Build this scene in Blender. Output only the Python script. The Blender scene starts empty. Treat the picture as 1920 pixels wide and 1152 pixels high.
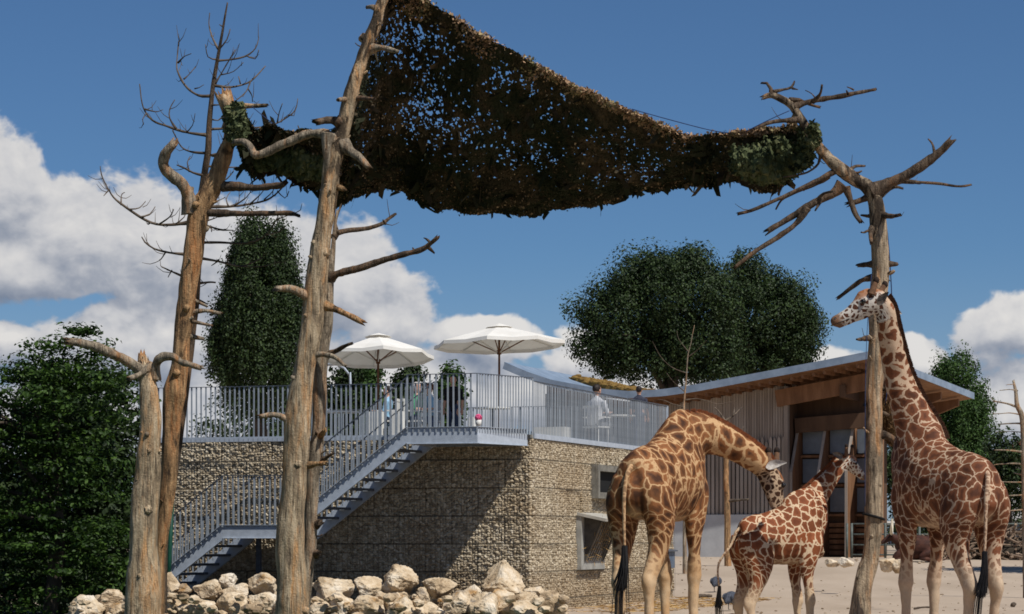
import bpy, math, random
import numpy as np
from mathutils import Vector, Matrix

scene = bpy.context.scene
COL = scene.collection
rnd = random.Random(7)
rng = np.random.default_rng(7)
R = math.radians

# ------------------------------------------------------------------ camera
EYE = 1.45
FPX = 5000.0          # focal length expressed in pixels of a 1920 px wide frame
cam_data = bpy.data.cameras.new('camera')
cam_data.sensor_width = 36.0
cam_data.lens = FPX / 1920.0 * 36.0
cam_data.shift_y = (1009 - 576) / 1920.0
cam_data.clip_start = 0.5
cam_data.clip_end = 9000.0
cam = bpy.data.objects.new('camera', cam_data)
COL.objects.link(cam)
cam.location = (0, 0, EYE)
cam.rotation_euler = (R(90), 0, 0)
scene.camera = cam

# ------------------------------------------------------------------ sun
SUN_DIR = Vector((0.47, -0.50, 1.0)).normalized()       # towards the sun
sun_data = bpy.data.lights.new('sun', 'SUN')
sun_data.energy = 4.4
sun_data.angle = R(0.5)
sun_data.color = (1.0, 0.968, 0.91)
sun = bpy.data.objects.new('sun', sun_data)
COL.objects.link(sun)
sun.location = (30, -20, 60)
sun.rotation_euler = SUN_DIR.to_track_quat('Z', 'Y').to_euler()

scene.view_settings.view_transform = 'Standard'
scene.view_settings.look = 'None'
scene.view_settings.exposure = 0.0
scene.view_settings.gamma = 1.0
scene.view_settings.use_curve_mapping = False
try:
    scene.cycles.use_denoising = True
    scene.cycles.max_bounces = 6
    scene.cycles.diffuse_bounces = 3
    scene.cycles.transparent_max_bounces = 4
    scene.cycles.filter_width = 1.7
except Exception:
    pass


def S(r, g, b):
    """sRGB 0-255 to linear"""
    out = []
    for c in (r, g, b):
        c = c / 255.0
        out.append(c / 12.92 if c <= 0.04045 else ((c + 0.055) / 1.055) ** 2.4)
    return (out[0], out[1], out[2], 1.0)


# ------------------------------------------------------------------ node helper
class NT:
    def __init__(self, tree):
        self.t = tree

    def n(self, typ, **kw):
        nd = self.t.nodes.new(typ)
        for k, v in kw.items():
            setattr(nd, k, v)
        return nd

    def link(self, a, b):
        self.t.links.new(a, b)

    def put(self, sock, v):
        if v is None:
            return
        if isinstance(v, bpy.types.NodeSocket):
            self.t.links.new(v, sock)
        else:
            sock.default_value = v

    def math(self, op, a, b=None, c=None, clamp=False):
        nd = self.n('ShaderNodeMath', operation=op, use_clamp=clamp)
        self.put(nd.inputs[0], a)
        self.put(nd.inputs[1], b)
        self.put(nd.inputs[2], c)
        return nd.outputs[0]

    def vmath(self, op, a, b=None, scale=None):
        nd = self.n('ShaderNodeVectorMath', operation=op)
        if isinstance(a, tuple):
            a = a[:3]
        self.put(nd.inputs[0], a)
        self.put(nd.inputs[1], b)
        if scale is not None:
            self.put(nd.inputs['Scale'], scale)
        return nd.outputs['Value'] if op in ('LENGTH', 'DOT_PRODUCT', 'DISTANCE') else nd.outputs[0]

    def noise(self, vec, scale=5.0, detail=4.0, rough=0.55, dist=0.0):
        nd = self.n('ShaderNodeTexNoise')
        self.put(nd.inputs['Vector'], vec)
        nd.inputs['Scale'].default_value = scale
        nd.inputs['Detail'].default_value = detail
        nd.inputs['Roughness'].default_value = rough
        nd.inputs['Distortion'].default_value = dist
        return nd.outputs['Fac']

    def mix(self, fac, a, b, blend='MIX'):
        nd = self.n('ShaderNodeMix', data_type='RGBA', blend_type=blend)
        self.put(nd.inputs['Factor'], fac)
        self.put(nd.inputs['A'], a)
        self.put(nd.inputs['B'], b)
        return nd.outputs['Result']

    def ss(self, v, lo, hi, a=0.0, b=1.0):
        nd = self.n('ShaderNodeMapRange', interpolation_type='SMOOTHSTEP')
        self.put(nd.inputs['Value'], v)
        nd.inputs['From Min'].default_value = lo
        nd.inputs['From Max'].default_value = hi
        nd.inputs['To Min'].default_value = a
        nd.inputs['To Max'].default_value = b
        return nd.outputs['Result']

    def ramp(self, fac, stops):
        nd = self.n('ShaderNodeValToRGB')
        el = nd.color_ramp.elements
        while len(el) > 1:
            el.remove(el[-1])
        el[0].position, el[0].color = stops[0]
        for p, c in stops[1:]:
            e = el.new(p)
            e.color = c
        self.put(nd.inputs['Fac'], fac)
        return nd.outputs['Color']


# ------------------------------------------------------------------ sky
def make_world():
    w = bpy.data.worlds.new('World')
    scene.world = w
    w.use_nodes = True
    t = w.node_tree
    t.nodes.clear()
    k = NT(t)
    out = k.n('ShaderNodeOutputWorld')
    bg = k.n('ShaderNodeBackground')
    bg.inputs['Strength'].default_value = 0.1
    k.link(bg.outputs[0], out.inputs[0])
    sky = k.n('ShaderNodeTexSky', sky_type='NISHITA')
    sky.sun_disc = False
    sky.sun_elevation = math.asin(SUN_DIR.z)
    sky.sun_rotation = math.atan2(SUN_DIR.x, SUN_DIR.y)
    sky.altitude = 300
    sky.air_density = 0.75
    sky.dust_density = 0.25
    sky.ozone_density = 2.6
    skycol = k.mix(1.0, sky.outputs[0], (0.40, 0.555, 0.69, 1), 'MULTIPLY')
    tc = k.n('ShaderNodeTexCoord')
    sep = k.n('ShaderNodeSeparateXYZ')
    k.link(tc.outputs['Generated'], sep.inputs[0])
    az = k.math('MULTIPLY', k.math('ARCTAN2', sep.outputs[0], sep.outputs[1]), 180 / math.pi)
    el = k.math('MULTIPLY', k.math('ARCSINE', sep.outputs[2]), 180 / math.pi)
    azm = k.math('SUBTRACT', k.math('PINGPONG', k.math('ADD', az, 12.0), 24.0), 12.0)
    comb = k.n('ShaderNodeCombineXYZ')
    k.link(azm, comb.inputs[0])
    k.link(el, comb.inputs[1])
    P = comb.outputs[0]
    DEG = FPX * math.pi / 180
    blobs = [(5, 385, 115, 130), (140, 455, 190, 125), (300, 485, 170, 145), (60, 500, 280, 85),
             (480, 520, 210, 150), (640, 530, 150, 120), (280, 640, 240, 100), (20, 650, 100, 55),
             (720, 610, 110, 70), (905, 632, 125, 48), (660, 720, 400, 80), (1085, 670, 90, 70),
             (1880, 625, 105, 80), (1715, 685, 75, 46), (1525, 690, 90, 36), (1905, 775, 150, 105),
             (250, 790, 420, 110), (1050, 750, 300, 80), (1400, 770, 420, 70)]

    def field(pos):
        F = None
        for (u, v, ru, rv) in blobs:
            c = ((u - 960) / DEG, (1009 - v) / DEG, 0)
            d = k.vmath('SUBTRACT', pos, c)
            d = k.vmath('MULTIPLY', d, (DEG / ru, DEG / rv, 0))
            b = k.math('SUBTRACT', 1.0, k.vmath('LENGTH', d))
            F = b if F is None else k.math('SMOOTH_MAX', F, b, 0.3)
        return F
    warp = k.n('ShaderNodeTexNoise', noise_dimensions='2D')
    k.put(warp.inputs['Vector'], P)
    warp.inputs['Scale'].default_value = 0.8
    warp.inputs['Detail'].default_value = 3.0
    P = k.vmath('ADD', P, k.vmath('MULTIPLY', k.vmath('SUBTRACT', warp.outputs['Color'], (0.5, 0.5, 0.5)), (1.1, 0.8, 0)))
    F = field(P)
    Fu = field(k.vmath('ADD', P, (0.12, 0.62, 0)))

    def n2(vec, scale, detail, rough, dist=0.0):
        nd = k.n('ShaderNodeTexNoise', noise_dimensions='2D')
        k.put(nd.inputs['Vector'], vec)
        nd.inputs['Scale'].default_value = scale
        nd.inputs['Detail'].default_value = detail
        nd.inputs['Roughness'].default_value = rough
        nd.inputs['Distortion'].default_value = dist
        return nd.outputs['Fac']

    def billow(vec):
        mid = n2(vec, 0.62, 6.0, 0.58, 0.25)
        lump = k.math('ABSOLUTE', k.math('SUBTRACT', n2(vec, 1.5, 3.0, 0.5), 0.5))
        a = k.math('MULTIPLY', k.math('SUBTRACT', mid, 0.5), 1.7)
        return k.math('ADD', a, k.math('MULTIPLY', k.math('SUBTRACT', 0.12, lump), 1.1))
    comb3 = k.n('ShaderNodeCombineXYZ')
    k.link(az, comb3.inputs[0])
    k.link(el, comb3.inputs[1])
    Q = k.vmath('MULTIPLY', comb3.outputs[0], (0.85, 1.1, 1.0))
    b0 = billow(Q)
    b1 = billow(k.vmath('ADD', Q, (0.16, 0.26, 0.0)))
    dens = k.math('ADD', k.math('MULTIPLY', F, 1.5), k.math('MULTIPLY', b0, 0.85))
    cover = k.ss(dens, 0.04, 0.40)
    grad = k.math('MULTIPLY', k.math('SUBTRACT', b0, b1), 0.46)
    rise = k.math('MULTIPLY', k.math('SUBTRACT', F, Fu), 0.62)
    lit = k.math('ADD', k.math('ADD', 0.50, grad), rise, clamp=True)
    ccol = k.ramp(lit, [(0.0, S(122, 134, 154)), (0.32, S(158, 164, 176)), (0.62, S(196, 197, 201)), (1.0, S(222, 220, 218))])
    ccol = k.vmath('SCALE', ccol, scale=10.0)
    # thin veil low over the horizon
    veil = k.ss(el, 0.0, 6.5, 0.68, 0.0)
    skyv = k.mix(veil, skycol, k.vmath('SCALE', S(150, 164, 182)[:3], scale=10.0))
    cover = k.math('MULTIPLY', cover, k.ss(el, -1.0, 0.5))
    k.put(bg.inputs['Color'], k.mix(cover, skyv, ccol))
    try:
        w.cycles.sampling_method = 'MANUAL'
        w.cycles.sample_map_resolution = 512
    except Exception:
        pass


make_world()


# ------------------------------------------------------------------ geometry helpers
def P(u, v, d):
    """point seen at (u, v) of the 1920x1152 frame, d metres into the scene"""
    return Vector(((u - 960) * d / FPX, d, EYE + (1009 - v) * d / FPX))


def ground_z(x, y):
    t = min(1.0, max(0.0, (y - 57.0) / 38.0))
    return 0.73 * t * t * (3 - 2 * t)


def vnoise(p, seed=0):
    """smooth value noise, p (N,3) -> (N,) in -1..1"""
    p = np.asarray(p, float)
    i = np.floor(p).astype(np.int64)
    f = p - i
    f = f * f * (3 - 2 * f)
    out = np.zeros(len(p))
    for dx in (0, 1):
        for dy in (0, 1):
            for dz in (0, 1):
                h = (i[:, 0] + dx) * 374761393 + (i[:, 1] + dy) * 668265263 + (i[:, 2] + dz) * 2147483647 + seed * 974711
                h = (h ^ (h >> 13)) * 1274126177
                h = (h ^ (h >> 16)) & 0xFFFF
                w = (f[:, 0] if dx else 1 - f[:, 0]) * (f[:, 1] if dy else 1 - f[:, 1]) * (f[:, 2] if dz else 1 - f[:, 2])
                out += w * (h / 32767.5 - 1.0)
    return out


def fbm(p, seed=0, oct=3):
    p = np.asarray(p, float)
    o = np.zeros(len(p))
    a = 1.0
    for k in range(oct):
        o += a * vnoise(p * (2.03 ** k) + 17.3 * k, seed + k)
        a *= 0.5
    return o


def build_mesh(name, V, Fs, smooth=False, fmat=None):
    """V (N,3); Fs list of (M,k) int arrays"""
    V = np.ascontiguousarray(V, dtype=np.float32)
    me = bpy.data.meshes.new(name)
    me.vertices.add(len(V))
    me.vertices.foreach_set('co', V.ravel())
    loops = np.concatenate([f.ravel() for f in Fs]).astype(np.int32)
    tot = np.concatenate([np.full(len(f), f.shape[1], np.int32) for f in Fs])
    start = np.concatenate([[0], np.cumsum(tot)[:-1]]).astype(np.int32)
    me.loops.add(len(loops))
    me.loops.foreach_set('vertex_index', loops)
    me.polygons.add(len(tot))
    me.polygons.foreach_set('loop_start', start)
    if fmat is not None:
        me.polygons.foreach_set('material_index', np.asarray(fmat, np.int32))
    me.polygons.foreach_set('use_smooth', np.full(len(tot), bool(smooth)))
    me.update(calc_edges=True)
    return me


class MB:
    def __init__(self):
        self.V, self.F, self.m, self.n = [], [], [], 0

    def add(self, V, Fs, mi=0):
        V = np.asarray(V, float)
        if not isinstance(Fs, (list, tuple)):
            Fs = [Fs]
        for f in Fs:
            f = np.asarray(f, int)
            if len(f):
                self.F.append(f + self.n)
                self.m.append(np.full(len(f), mi))
        self.V.append(V)
        self.n += len(V)
        return self

    def box(self, c, s, rz=0.0, mi=0, rot=None):
        sx, sy, sz = s[0] / 2, s[1] / 2, s[2] / 2
        V = np.array([[x, y, z] for z in (-sz, sz) for y in (-sy, sy) for x in (-sx, sx)])
        if rot is not None:
            V = V @ np.array(rot.to_3x3()).T
        elif rz:
            c_, s_ = math.cos(rz), math.sin(rz)
            V = V @ np.array([[c_, s_, 0], [-s_, c_, 0], [0, 0, 1]])
        V = V + np.array(c)
        F = np.array([[0, 2, 3, 1], [4, 5, 7, 6], [0, 1, 5, 4], [2, 6, 7, 3], [0, 4, 6, 2], [1, 3, 7, 5]])
        return self.add(V, F, mi)

    def bar(self, a, b, w, h, up=(0, 0, 1), mi=0):
        """box beam from a to b: w sideways, h along up"""
        a, b = np.array(a, float), np.array(b, float)
        t = b - a
        L = np.linalg.norm(t)
        t = t / L
        u = np.array(up, float)
        s = np.cross(t, u)
        s /= np.linalg.norm(s)
        u = np.cross(s, t)
        V = []
        for e in (a, b):
            for (i, j) in ((-1, -1), (1, -1), (1, 1), (-1, 1)):
                V.append(e + s * i * w / 2 + u * j * h / 2)
        F = np.array([[0, 3, 2, 1], [4, 5, 6, 7], [0, 1, 5, 4], [1, 2, 6, 5], [2, 3, 7, 6], [3, 0, 4, 7]])
        return self.add(V, F, mi)

    def prism(self, poly, axis, lo, hi, mi=0):
        """poly list of 2D, extruded along axis index; the other two axes in order"""
        o = [i for i in range(3) if i != axis]
        n = len(poly)
        V = np.zeros((2 * n, 3))
        for i, (a, b) in enumerate(poly):
            for j, e in enumerate((lo, hi)):
                V[i + j * n, o[0]], V[i + j * n, o[1]], V[i + j * n, axis] = a, b, e
        F = [np.array([[i, (i + 1) % n, (i + 1) % n + n, i + n] for i in range(n)]),
             np.array([list(range(n))[::-1]]), np.array([[i + n for i in range(n)]])]
        return self.add(V, F, mi)

    def tube(self, pts, radii, sides=8, mi=0, bump=0.0, freq=6.0, seed=0, cap=True, closed=False):
        V, F = tube_geo(pts, radii, sides, bump, freq, seed, cap, closed)
        return self.add(V, F, mi)

    def mesh(self, name, smooth=False):
        return build_mesh(name, np.concatenate(self.V), self.F, smooth, np.concatenate(self.m))

    def obj(self, name, mats, parent=None, smooth=False, origin=None, loc=None):
        V = np.concatenate(self.V)
        if origin is not None:
            V = V - np.array(origin)
        me = build_mesh(name, V, self.F, smooth, np.concatenate(self.m))
        return link(name, me, mats, parent, loc if loc is not None else None)


def link(name, me, mats, parent=None, loc=None, rz=None):
    if not isinstance(mats, (list, tuple)):
        mats = [mats]
    if len(me.materials) == 0:
        for m in mats:
            me.materials.append(m)
    o = bpy.data.objects.new(name, me)
    COL.objects.link(o)
    if parent is not None:
        o.parent = parent
    if loc is not None:
        o.location = loc
    if rz is not None:
        o.rotation_euler = (0, 0, rz)
    return o


def tag(o, label=None, cat=None, group=None, kind=None):
    if label:
        o['label'] = label
    if cat:
        o['category'] = cat
    if group:
        o['group'] = group
    if kind:
        o['kind'] = kind
    return o


def thing(name, label, cat, loc=(0, 0, 0), rz=0.0, group=None):
    o = bpy.data.objects.new(name, None)
    COL.objects.link(o)
    o.location = loc
    o.rotation_euler = (0, 0, rz)
    o.empty_display_size = 0.2
    return tag(o, label, cat, group)


def resample(pts, radii, step):
    pts = np.array([tuple(p) for p in pts], float)
    radii = np.array(radii, float)
    n = len(pts)
    if n == 2:
        L = np.linalg.norm(pts[1] - pts[0])
        m = max(2, int(L / step) + 1)
        t = np.linspace(0, 1, m)[:, None]
        return pts[0] * (1 - t) + pts[1] * t, radii[0] * (1 - t[:, 0]) + radii[1] * t[:, 0]
    outp, outr = [], []
    for i in range(n - 1):
        p0, p1, p2, p3 = pts[max(i - 1, 0)], pts[i], pts[i + 1], pts[min(i + 2, n - 1)]
        L = np.linalg.norm(p2 - p1)
        m = max(1, int(L / step))
        for j in range(m):
            t = j / m
            q = 0.5 * ((2 * p1) + (-p0 + p2) * t + (2 * p0 - 5 * p1 + 4 * p2 - p3) * t * t + (-p0 + 3 * p1 - 3 * p2 + p3) * t ** 3)
            outp.append(q)
            outr.append(radii[i] * (1 - t) + radii[i + 1] * t)
    outp.append(pts[-1])
    outr.append(radii[-1])
    return np.array(outp), np.array(outr)


def tube_geo(pts, radii, sides=8, bump=0.0, freq=6.0, seed=0, cap=True, closed=False):
    p = np.array([tuple(q) for q in pts], float)
    r = np.array(radii, float)
    n = len(p)
    t = np.gradient(p, axis=0)
    t /= np.linalg.norm(t, axis=1)[:, None] + 1e-9
    ref = np.array([0, 1.0, 0]) if abs(t[0][1]) < 0.8 else np.array([1.0, 0, 0])
    a = np.cross(t[0], ref)
    a /= np.linalg.norm(a)
    ang = np.linspace(0, 2 * math.pi, sides, endpoint=False)
    V = np.zeros((n, sides, 3))
    for i in range(n):
        a = a - t[i] * np.dot(a, t[i])
        a /= np.linalg.norm(a)
        b = np.cross(t[i], a)
        V[i] = p[i] + r[i] * (np.cos(ang)[:, None] * a + np.sin(ang)[:, None] * b)
    if bump:
        D = V - p[:, None, :]
        nz = fbm(V.reshape(-1, 3) * np.array([freq, freq, freq * 0.35]), seed, 3).reshape(n, sides)
        V = p[:, None, :] + D * (1 + bump * nz[:, :, None])
    V = V.reshape(-1, 3)
    i, j = np.meshgrid(np.arange(n - 1), np.arange(sides), indexing='ij')
    jn = (j + 1) % sides
    F = [np.stack([i * sides + j, i * sides + jn, (i + 1) * sides + jn, (i + 1) * sides + j], -1).reshape(-1, 4)]
    if closed:
        k = np.arange(sides)
        F.append(np.stack([(n - 1) * sides + k, (n - 1) * sides + (k + 1) % sides, (k + 1) % sides, k], -1))
    elif cap:
        V = np.concatenate([V, p[:1], p[-1:]])
        k = np.arange(sides)
        F.append(np.stack([(k + 1) % sides, k, np.full(sides, n * sides)], -1))
        F.append(np.stack([(n - 1) * sides + k, (n - 1) * sides + (k + 1) % sides, np.full(sides, n * sides + 1)], -1))
    return V, F


_ico_cache = {}


def ico(sub=1):
    if sub in _ico_cache:
        return _ico_cache[sub]
    g = (1 + 5 ** 0.5) / 2
    V = [(-1, g, 0), (1, g, 0), (-1, -g, 0), (1, -g, 0), (0, -1, g), (0, 1, g), (0, -1, -g), (0, 1, -g), (g, 0, -1), (g, 0, 1), (-g, 0, -1), (-g, 0, 1)]
    F = [(0, 11, 5), (0, 5, 1), (0, 1, 7), (0, 7, 10), (0, 10, 11), (1, 5, 9), (5, 11, 4), (11, 10, 2), (10, 7, 6), (7, 1, 8),
         (3, 9, 4), (3, 4, 2), (3, 2, 6), (3, 6, 8), (3, 8, 9), (4, 9, 5), (2, 4, 11), (6, 2, 10), (8, 6, 7), (9, 8, 1)]
    V = [np.array(v, float) / np.linalg.norm(v) for v in V]
    for _ in range(sub):
        mid = {}
        NF = []

        def m(a, b):
            key = (min(a, b), max(a, b))
            if key not in mid:
                q = V[a] + V[b]
                V.append(q / np.linalg.norm(q))
                mid[key] = len(V) - 1
            return mid[key]
        for (a, b, c) in F:
            x, y, z = m(a, b), m(b, c), m(c, a)
            NF += [(a, x, z), (b, y, x), (c, z, y), (x, y, z)]
        F = NF
    _ico_cache[sub] = (np.array(V), np.array(F))
    return _ico_cache[sub]


# ------------------------------------------------------------------ materials
def new_mat(name):
    m = bpy.data.materials.new(name)
    m.use_nodes = True
    t = m.node_tree
    k = NT(t)
    bsdf = t.nodes['Principled BSDF']
    return m, k, bsdf


def surf(name, cols, scale=4.0, stretch=(1, 1, 1), detail=5.0, rough=0.85, bump=0.0, bscale=None, island=0.0,
         metal=0.0, spec=0.3, fine=None, streak=None, dist=0.0, objrand=0.0, bdist=0.02):
    """noise-driven colour surface in object space. cols = ramp stops; island = strength of per-piece variation"""
    m, k, b = new_mat(name)
    tc = k.n('ShaderNodeTexCoord')
    vec = k.vmath('MULTIPLY', tc.outputs['Object'], stretch)
    f = k.noise(vec, scale, detail, 0.6, dist)
    f = k.ss(f, 0.25, 0.75)
    if island:
        g = k.n('ShaderNodeNewGeometry')
        f = k.math('ADD', k.math('MULTIPLY', f, 1 - island), k.math('MULTIPLY', g.outputs['Random Per Island'], island))
    if objrand:
        oi = k.n('ShaderNodeObjectInfo')
        f = k.math('ADD', k.math('MULTIPLY', f, 1 - objrand), k.math('MULTIPLY', oi.outputs['Random'], objrand))
    n = len(cols)
    stops = [(i / max(1, n - 1), c) if not isinstance(c[0], (tuple, list)) else c for i, c in enumerate(cols)]
    col = k.ramp(f, stops)
    if fine:
        fs, amt = fine
        h = k.noise(tc.outputs['Object'], fs, 3.0, 0.6)
        h = k.math('ADD', 1.0 - amt, k.math('MULTIPLY', h, 2 * amt))
        col = k.vmath('SCALE', col, scale=h)
    if streak:
        sv, ss_, c2, lo, hi = streak
        q = k.noise(k.vmath('MULTIPLY', tc.outputs['Object'], sv), ss_, 4.0, 0.6)
        col = k.mix(k.ss(q, lo, hi), col, c2)
    k.put(b.inputs['Base Color'], col)
    b.inputs['Roughness'].default_value = rough
    b.inputs['Metallic'].default_value = metal
    b.inputs['Specular IOR Level'].default_value = spec
    if bump:
        bn = k.n('ShaderNodeBump')
        bn.inputs['Strength'].default_value = bump
        bn.inputs['Distance'].default_value = bdist
        k.link(k.noise(vec, bscale or scale * 4, 5.0, 0.65), bn.inputs['Height'])
        k.link(bn.outputs[0], b.inputs['Normal'])
    return m


MAT = {}
MAT['sand'] = surf('sand', [S(164, 146, 126), S(173, 155, 135), S(181, 163, 143)], 0.6, (1, 0.25, 1), 8, 0.95, 0.4, 9.0, fine=(14.0, 0.10), bdist=0.02)
MAT['turf'] = surf('turf', [S(38, 52, 22), S(56, 72, 32), S(70, 80, 40)], 1.5, rough=0.95, fine=(30, 0.3))


def stone_mat():
    m, k, b = new_mat('gabion_stone')
    tc = k.n('ShaderNodeTexCoord')
    g = k.n('ShaderNodeNewGeometry')
    oi = k.n('ShaderNodeObjectInfo')
    r = k.math('FRACT', k.math('ADD', g.outputs['Random Per Island'], k.math('MULTIPLY', oi.outputs['Random'], 7.3)))
    f = k.math('ADD', k.math('MULTIPLY', r, 0.7), k.math('MULTIPLY', k.noise(tc.outputs['Object'], 14, 4, .6), 0.3))
    col = k.ramp(f, [(0.0, S(122, 110, 92)), (0.3, S(164, 149, 125)), (0.65, S(195, 180, 154)), (1.0, S(222, 210, 188))])
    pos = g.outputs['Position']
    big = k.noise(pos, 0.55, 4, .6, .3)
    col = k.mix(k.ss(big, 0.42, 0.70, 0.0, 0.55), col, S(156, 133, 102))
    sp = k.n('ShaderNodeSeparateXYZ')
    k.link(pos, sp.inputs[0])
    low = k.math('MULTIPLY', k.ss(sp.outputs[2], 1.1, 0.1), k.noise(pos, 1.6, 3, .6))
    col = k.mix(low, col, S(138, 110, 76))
    k.put(b.inputs['Base Color'], col)
    b.inputs['Roughness'].default_value = 0.92
    b.inputs['Specular IOR Level'].default_value = 0.15
    return m


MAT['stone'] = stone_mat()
MAT['rubble'] = surf('rubble_core', [S(88, 77, 60), S(116, 102, 80)], 9, rough=0.95)
MAT['dark_earth'] = surf('dark_earth', [S(48, 42, 34), S(66, 57, 46)], 6, rough=0.95)
MAT['wire'] = surf('wire', [S(84, 78, 68), S(110, 104, 92)], 10, rough=0.6)
MAT['galv'] = surf('galvanised_steel', [S(162, 170, 180), S(188, 196, 206)], 9, rough=0.5, metal=0.05, spec=0.4, fine=(60, 0.1), objrand=0.25)
MAT['galv_bar'] = surf('galvanised_bar', [S(132, 139, 146), S(162, 169, 176)], 9, rough=0.5, spec=0.35, fine=(60, 0.12), objrand=0.35)
MAT['galv_dark'] = surf('grey_steel', [S(70, 76, 86), S(98, 106, 118)], 9, rough=0.55, metal=0.2)
MAT['concrete'] = surf('concrete', [S(132, 130, 124), S(166, 164, 156)], 3, rough=0.9, fine=(30, 0.12), bump=0.2)
MAT['concrete_old'] = surf('weathered_concrete', [S(98, 95, 88), S(136, 132, 122)], 5, rough=0.9, fine=(40, 0.15),
                           streak=((1, 1, 0.15), 14, S(84, 80, 72), 0.55, 0.75), bump=0.3)
MAT['black'] = surf('dark_void', [S(14, 14, 14), S(22, 22, 22)], 3, rough=0.9)
# ================================================================== GROUND
def make_ground():
    xs = np.concatenate([-np.geomspace(2600, 30, 18), np.arange(-24, 25, 1.5), np.geomspace(30, 2600, 18)])
    ys = np.concatenate([[-60, -20, 5], np.arange(20, 122, 1.5), np.geomspace(130, 5200, 26)])
    X, Y = np.meshgrid(xs, ys, indexing='ij')
    Z = np.array([[ground_z(a, b) for b in ys] for a in xs])
    pt = np.stack([X, Y, np.zeros_like(X)], -1).reshape(-1, 3)
    far = np.clip((Y - 36) / 10, 0, 1) * np.clip((160 - Y) / 30, 0, 1)
    Z = Z + 0.035 * fbm(pt * 0.21, 3, 3).reshape(X.shape) * far
    V = np.stack([X, Y, Z], -1).reshape(-1, 3)
    n, m = X.shape
    i, j = np.meshgrid(np.arange(n - 1), np.arange(m - 1), indexing='ij')
    F = np.stack([i * m + j, (i + 1) * m + j, (i + 1) * m + j + 1, i * m + j + 1], -1).reshape(-1, 4)
    o = link('ground', build_mesh('ground', V, [F], True), MAT['sand'])
    tag(o, kind='structure')


make_ground()
# unseen dark turf added on the visitors' side of the boulders to cut bounced light
mb = MB()
Vt, Ft = [], []
tx, ty = np.linspace(-42, 0.9, 24), np.linspace(-18, 45.5, 32)
for a in tx:
    for b in ty:
        Vt.append((a, b, ground_z(a, b) + 0.045))
i, j = np.meshgrid(np.arange(23), np.arange(31), indexing='ij')
mb.add(np.array(Vt), np.stack([i * 32 + j, (i + 1) * 32 + j, (i + 1) * 32 + j + 1, i * 32 + j + 1], -1).reshape(-1, 4))
tag(mb.obj('bounce_cut_turf', MAT['turf']), kind='structure')
mb = MB()  # unseen dark soil below the stairs, added to keep the wall's shade deep
mb.add(np.array([(-42, 45.5, .03), (0.2, 45.5, .03), (0.2, 52.4, .03), (-42, 66.0, .14)]), np.array([[0, 1, 2, 3]]))
tag(mb.obj('bounce_cut_soil', MAT['dark_earth']), kind='structure')

# ================================================================== GABION TERRACE
TC = Vector((0.389, 52.6, 0.0))
TR = R(-18)
FLOOR = 3.50
LW, RW = 8.5, 11.0         # lengths of the two visible faces
EDGES = [-0.12, 0.22, 0.776, 1.332, 1.888, 2.446, 3.006, 3.42]


def terr(x, y, z):
    c, s = math.cos(TR), math.sin(TR)
    return Vector((TC.x + c * x - s * y, TC.y + s * x + c * y, z))


def stones_mesh(w, h, seed, depth=0.10):
    g = np.random.default_rng(seed)
    V0, F0 = ico(1)
    mb = MB()
    gx, gz = 0.062, 0.046
    nx, nz = max(1, int(round(w / gx))), max(1, int(round(h / gz)))
    for layer in (0, 1):
        for i in range(nx + layer):
            for j in range(nz + layer):
                cx = (i + 0.5 - 0.5 * layer + g.uniform(-.25, .25)) * w / nx
                cz = (j + 0.5 - 0.5 * layer + g.uniform(-.25, .25)) * h / nz
                sc = np.array([g.uniform(.030, .056), g.uniform(.028, .046), g.uniform(.021, .037)])
                V = V0 * (1 + 0.30 * (g.random((len(V0), 1)) - 0.5))
                V = V * sc
                a = g.normal(0, 0.45)
                c_, s_ = math.cos(a), math.sin(a)
                V = np.stack([V[:, 0] * c_ - V[:, 2] * s_, V[:, 1], V[:, 0] * s_ + V[:, 2] * c_], -1)
                cx = min(max(cx, 0.035), w - 0.035)
                cz = min(max(cz, 0.03), h - 0.03)
                V = V + np.array([cx - w / 2, g.uniform(-.014, .010) + layer * 0.036, cz])
                mb.add(V, F0)
    # wire cage outline with a few verticals
    for z in (0.004, h - 0.004):
        mb.tube([(-w / 2, -0.055, z), (w / 2, -0.055, z)], [0.0035, 0.0035], 4, mi=1)
    for x in np.arange(-w / 2 + 0.005, w / 2, 0.11):
        mb.tube([(x, -0.058, 0), (x, -0.058, h)], [0.0028, 0.0028], 3, mi=1)
    return mb.mesh('gabion_basket')


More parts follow.
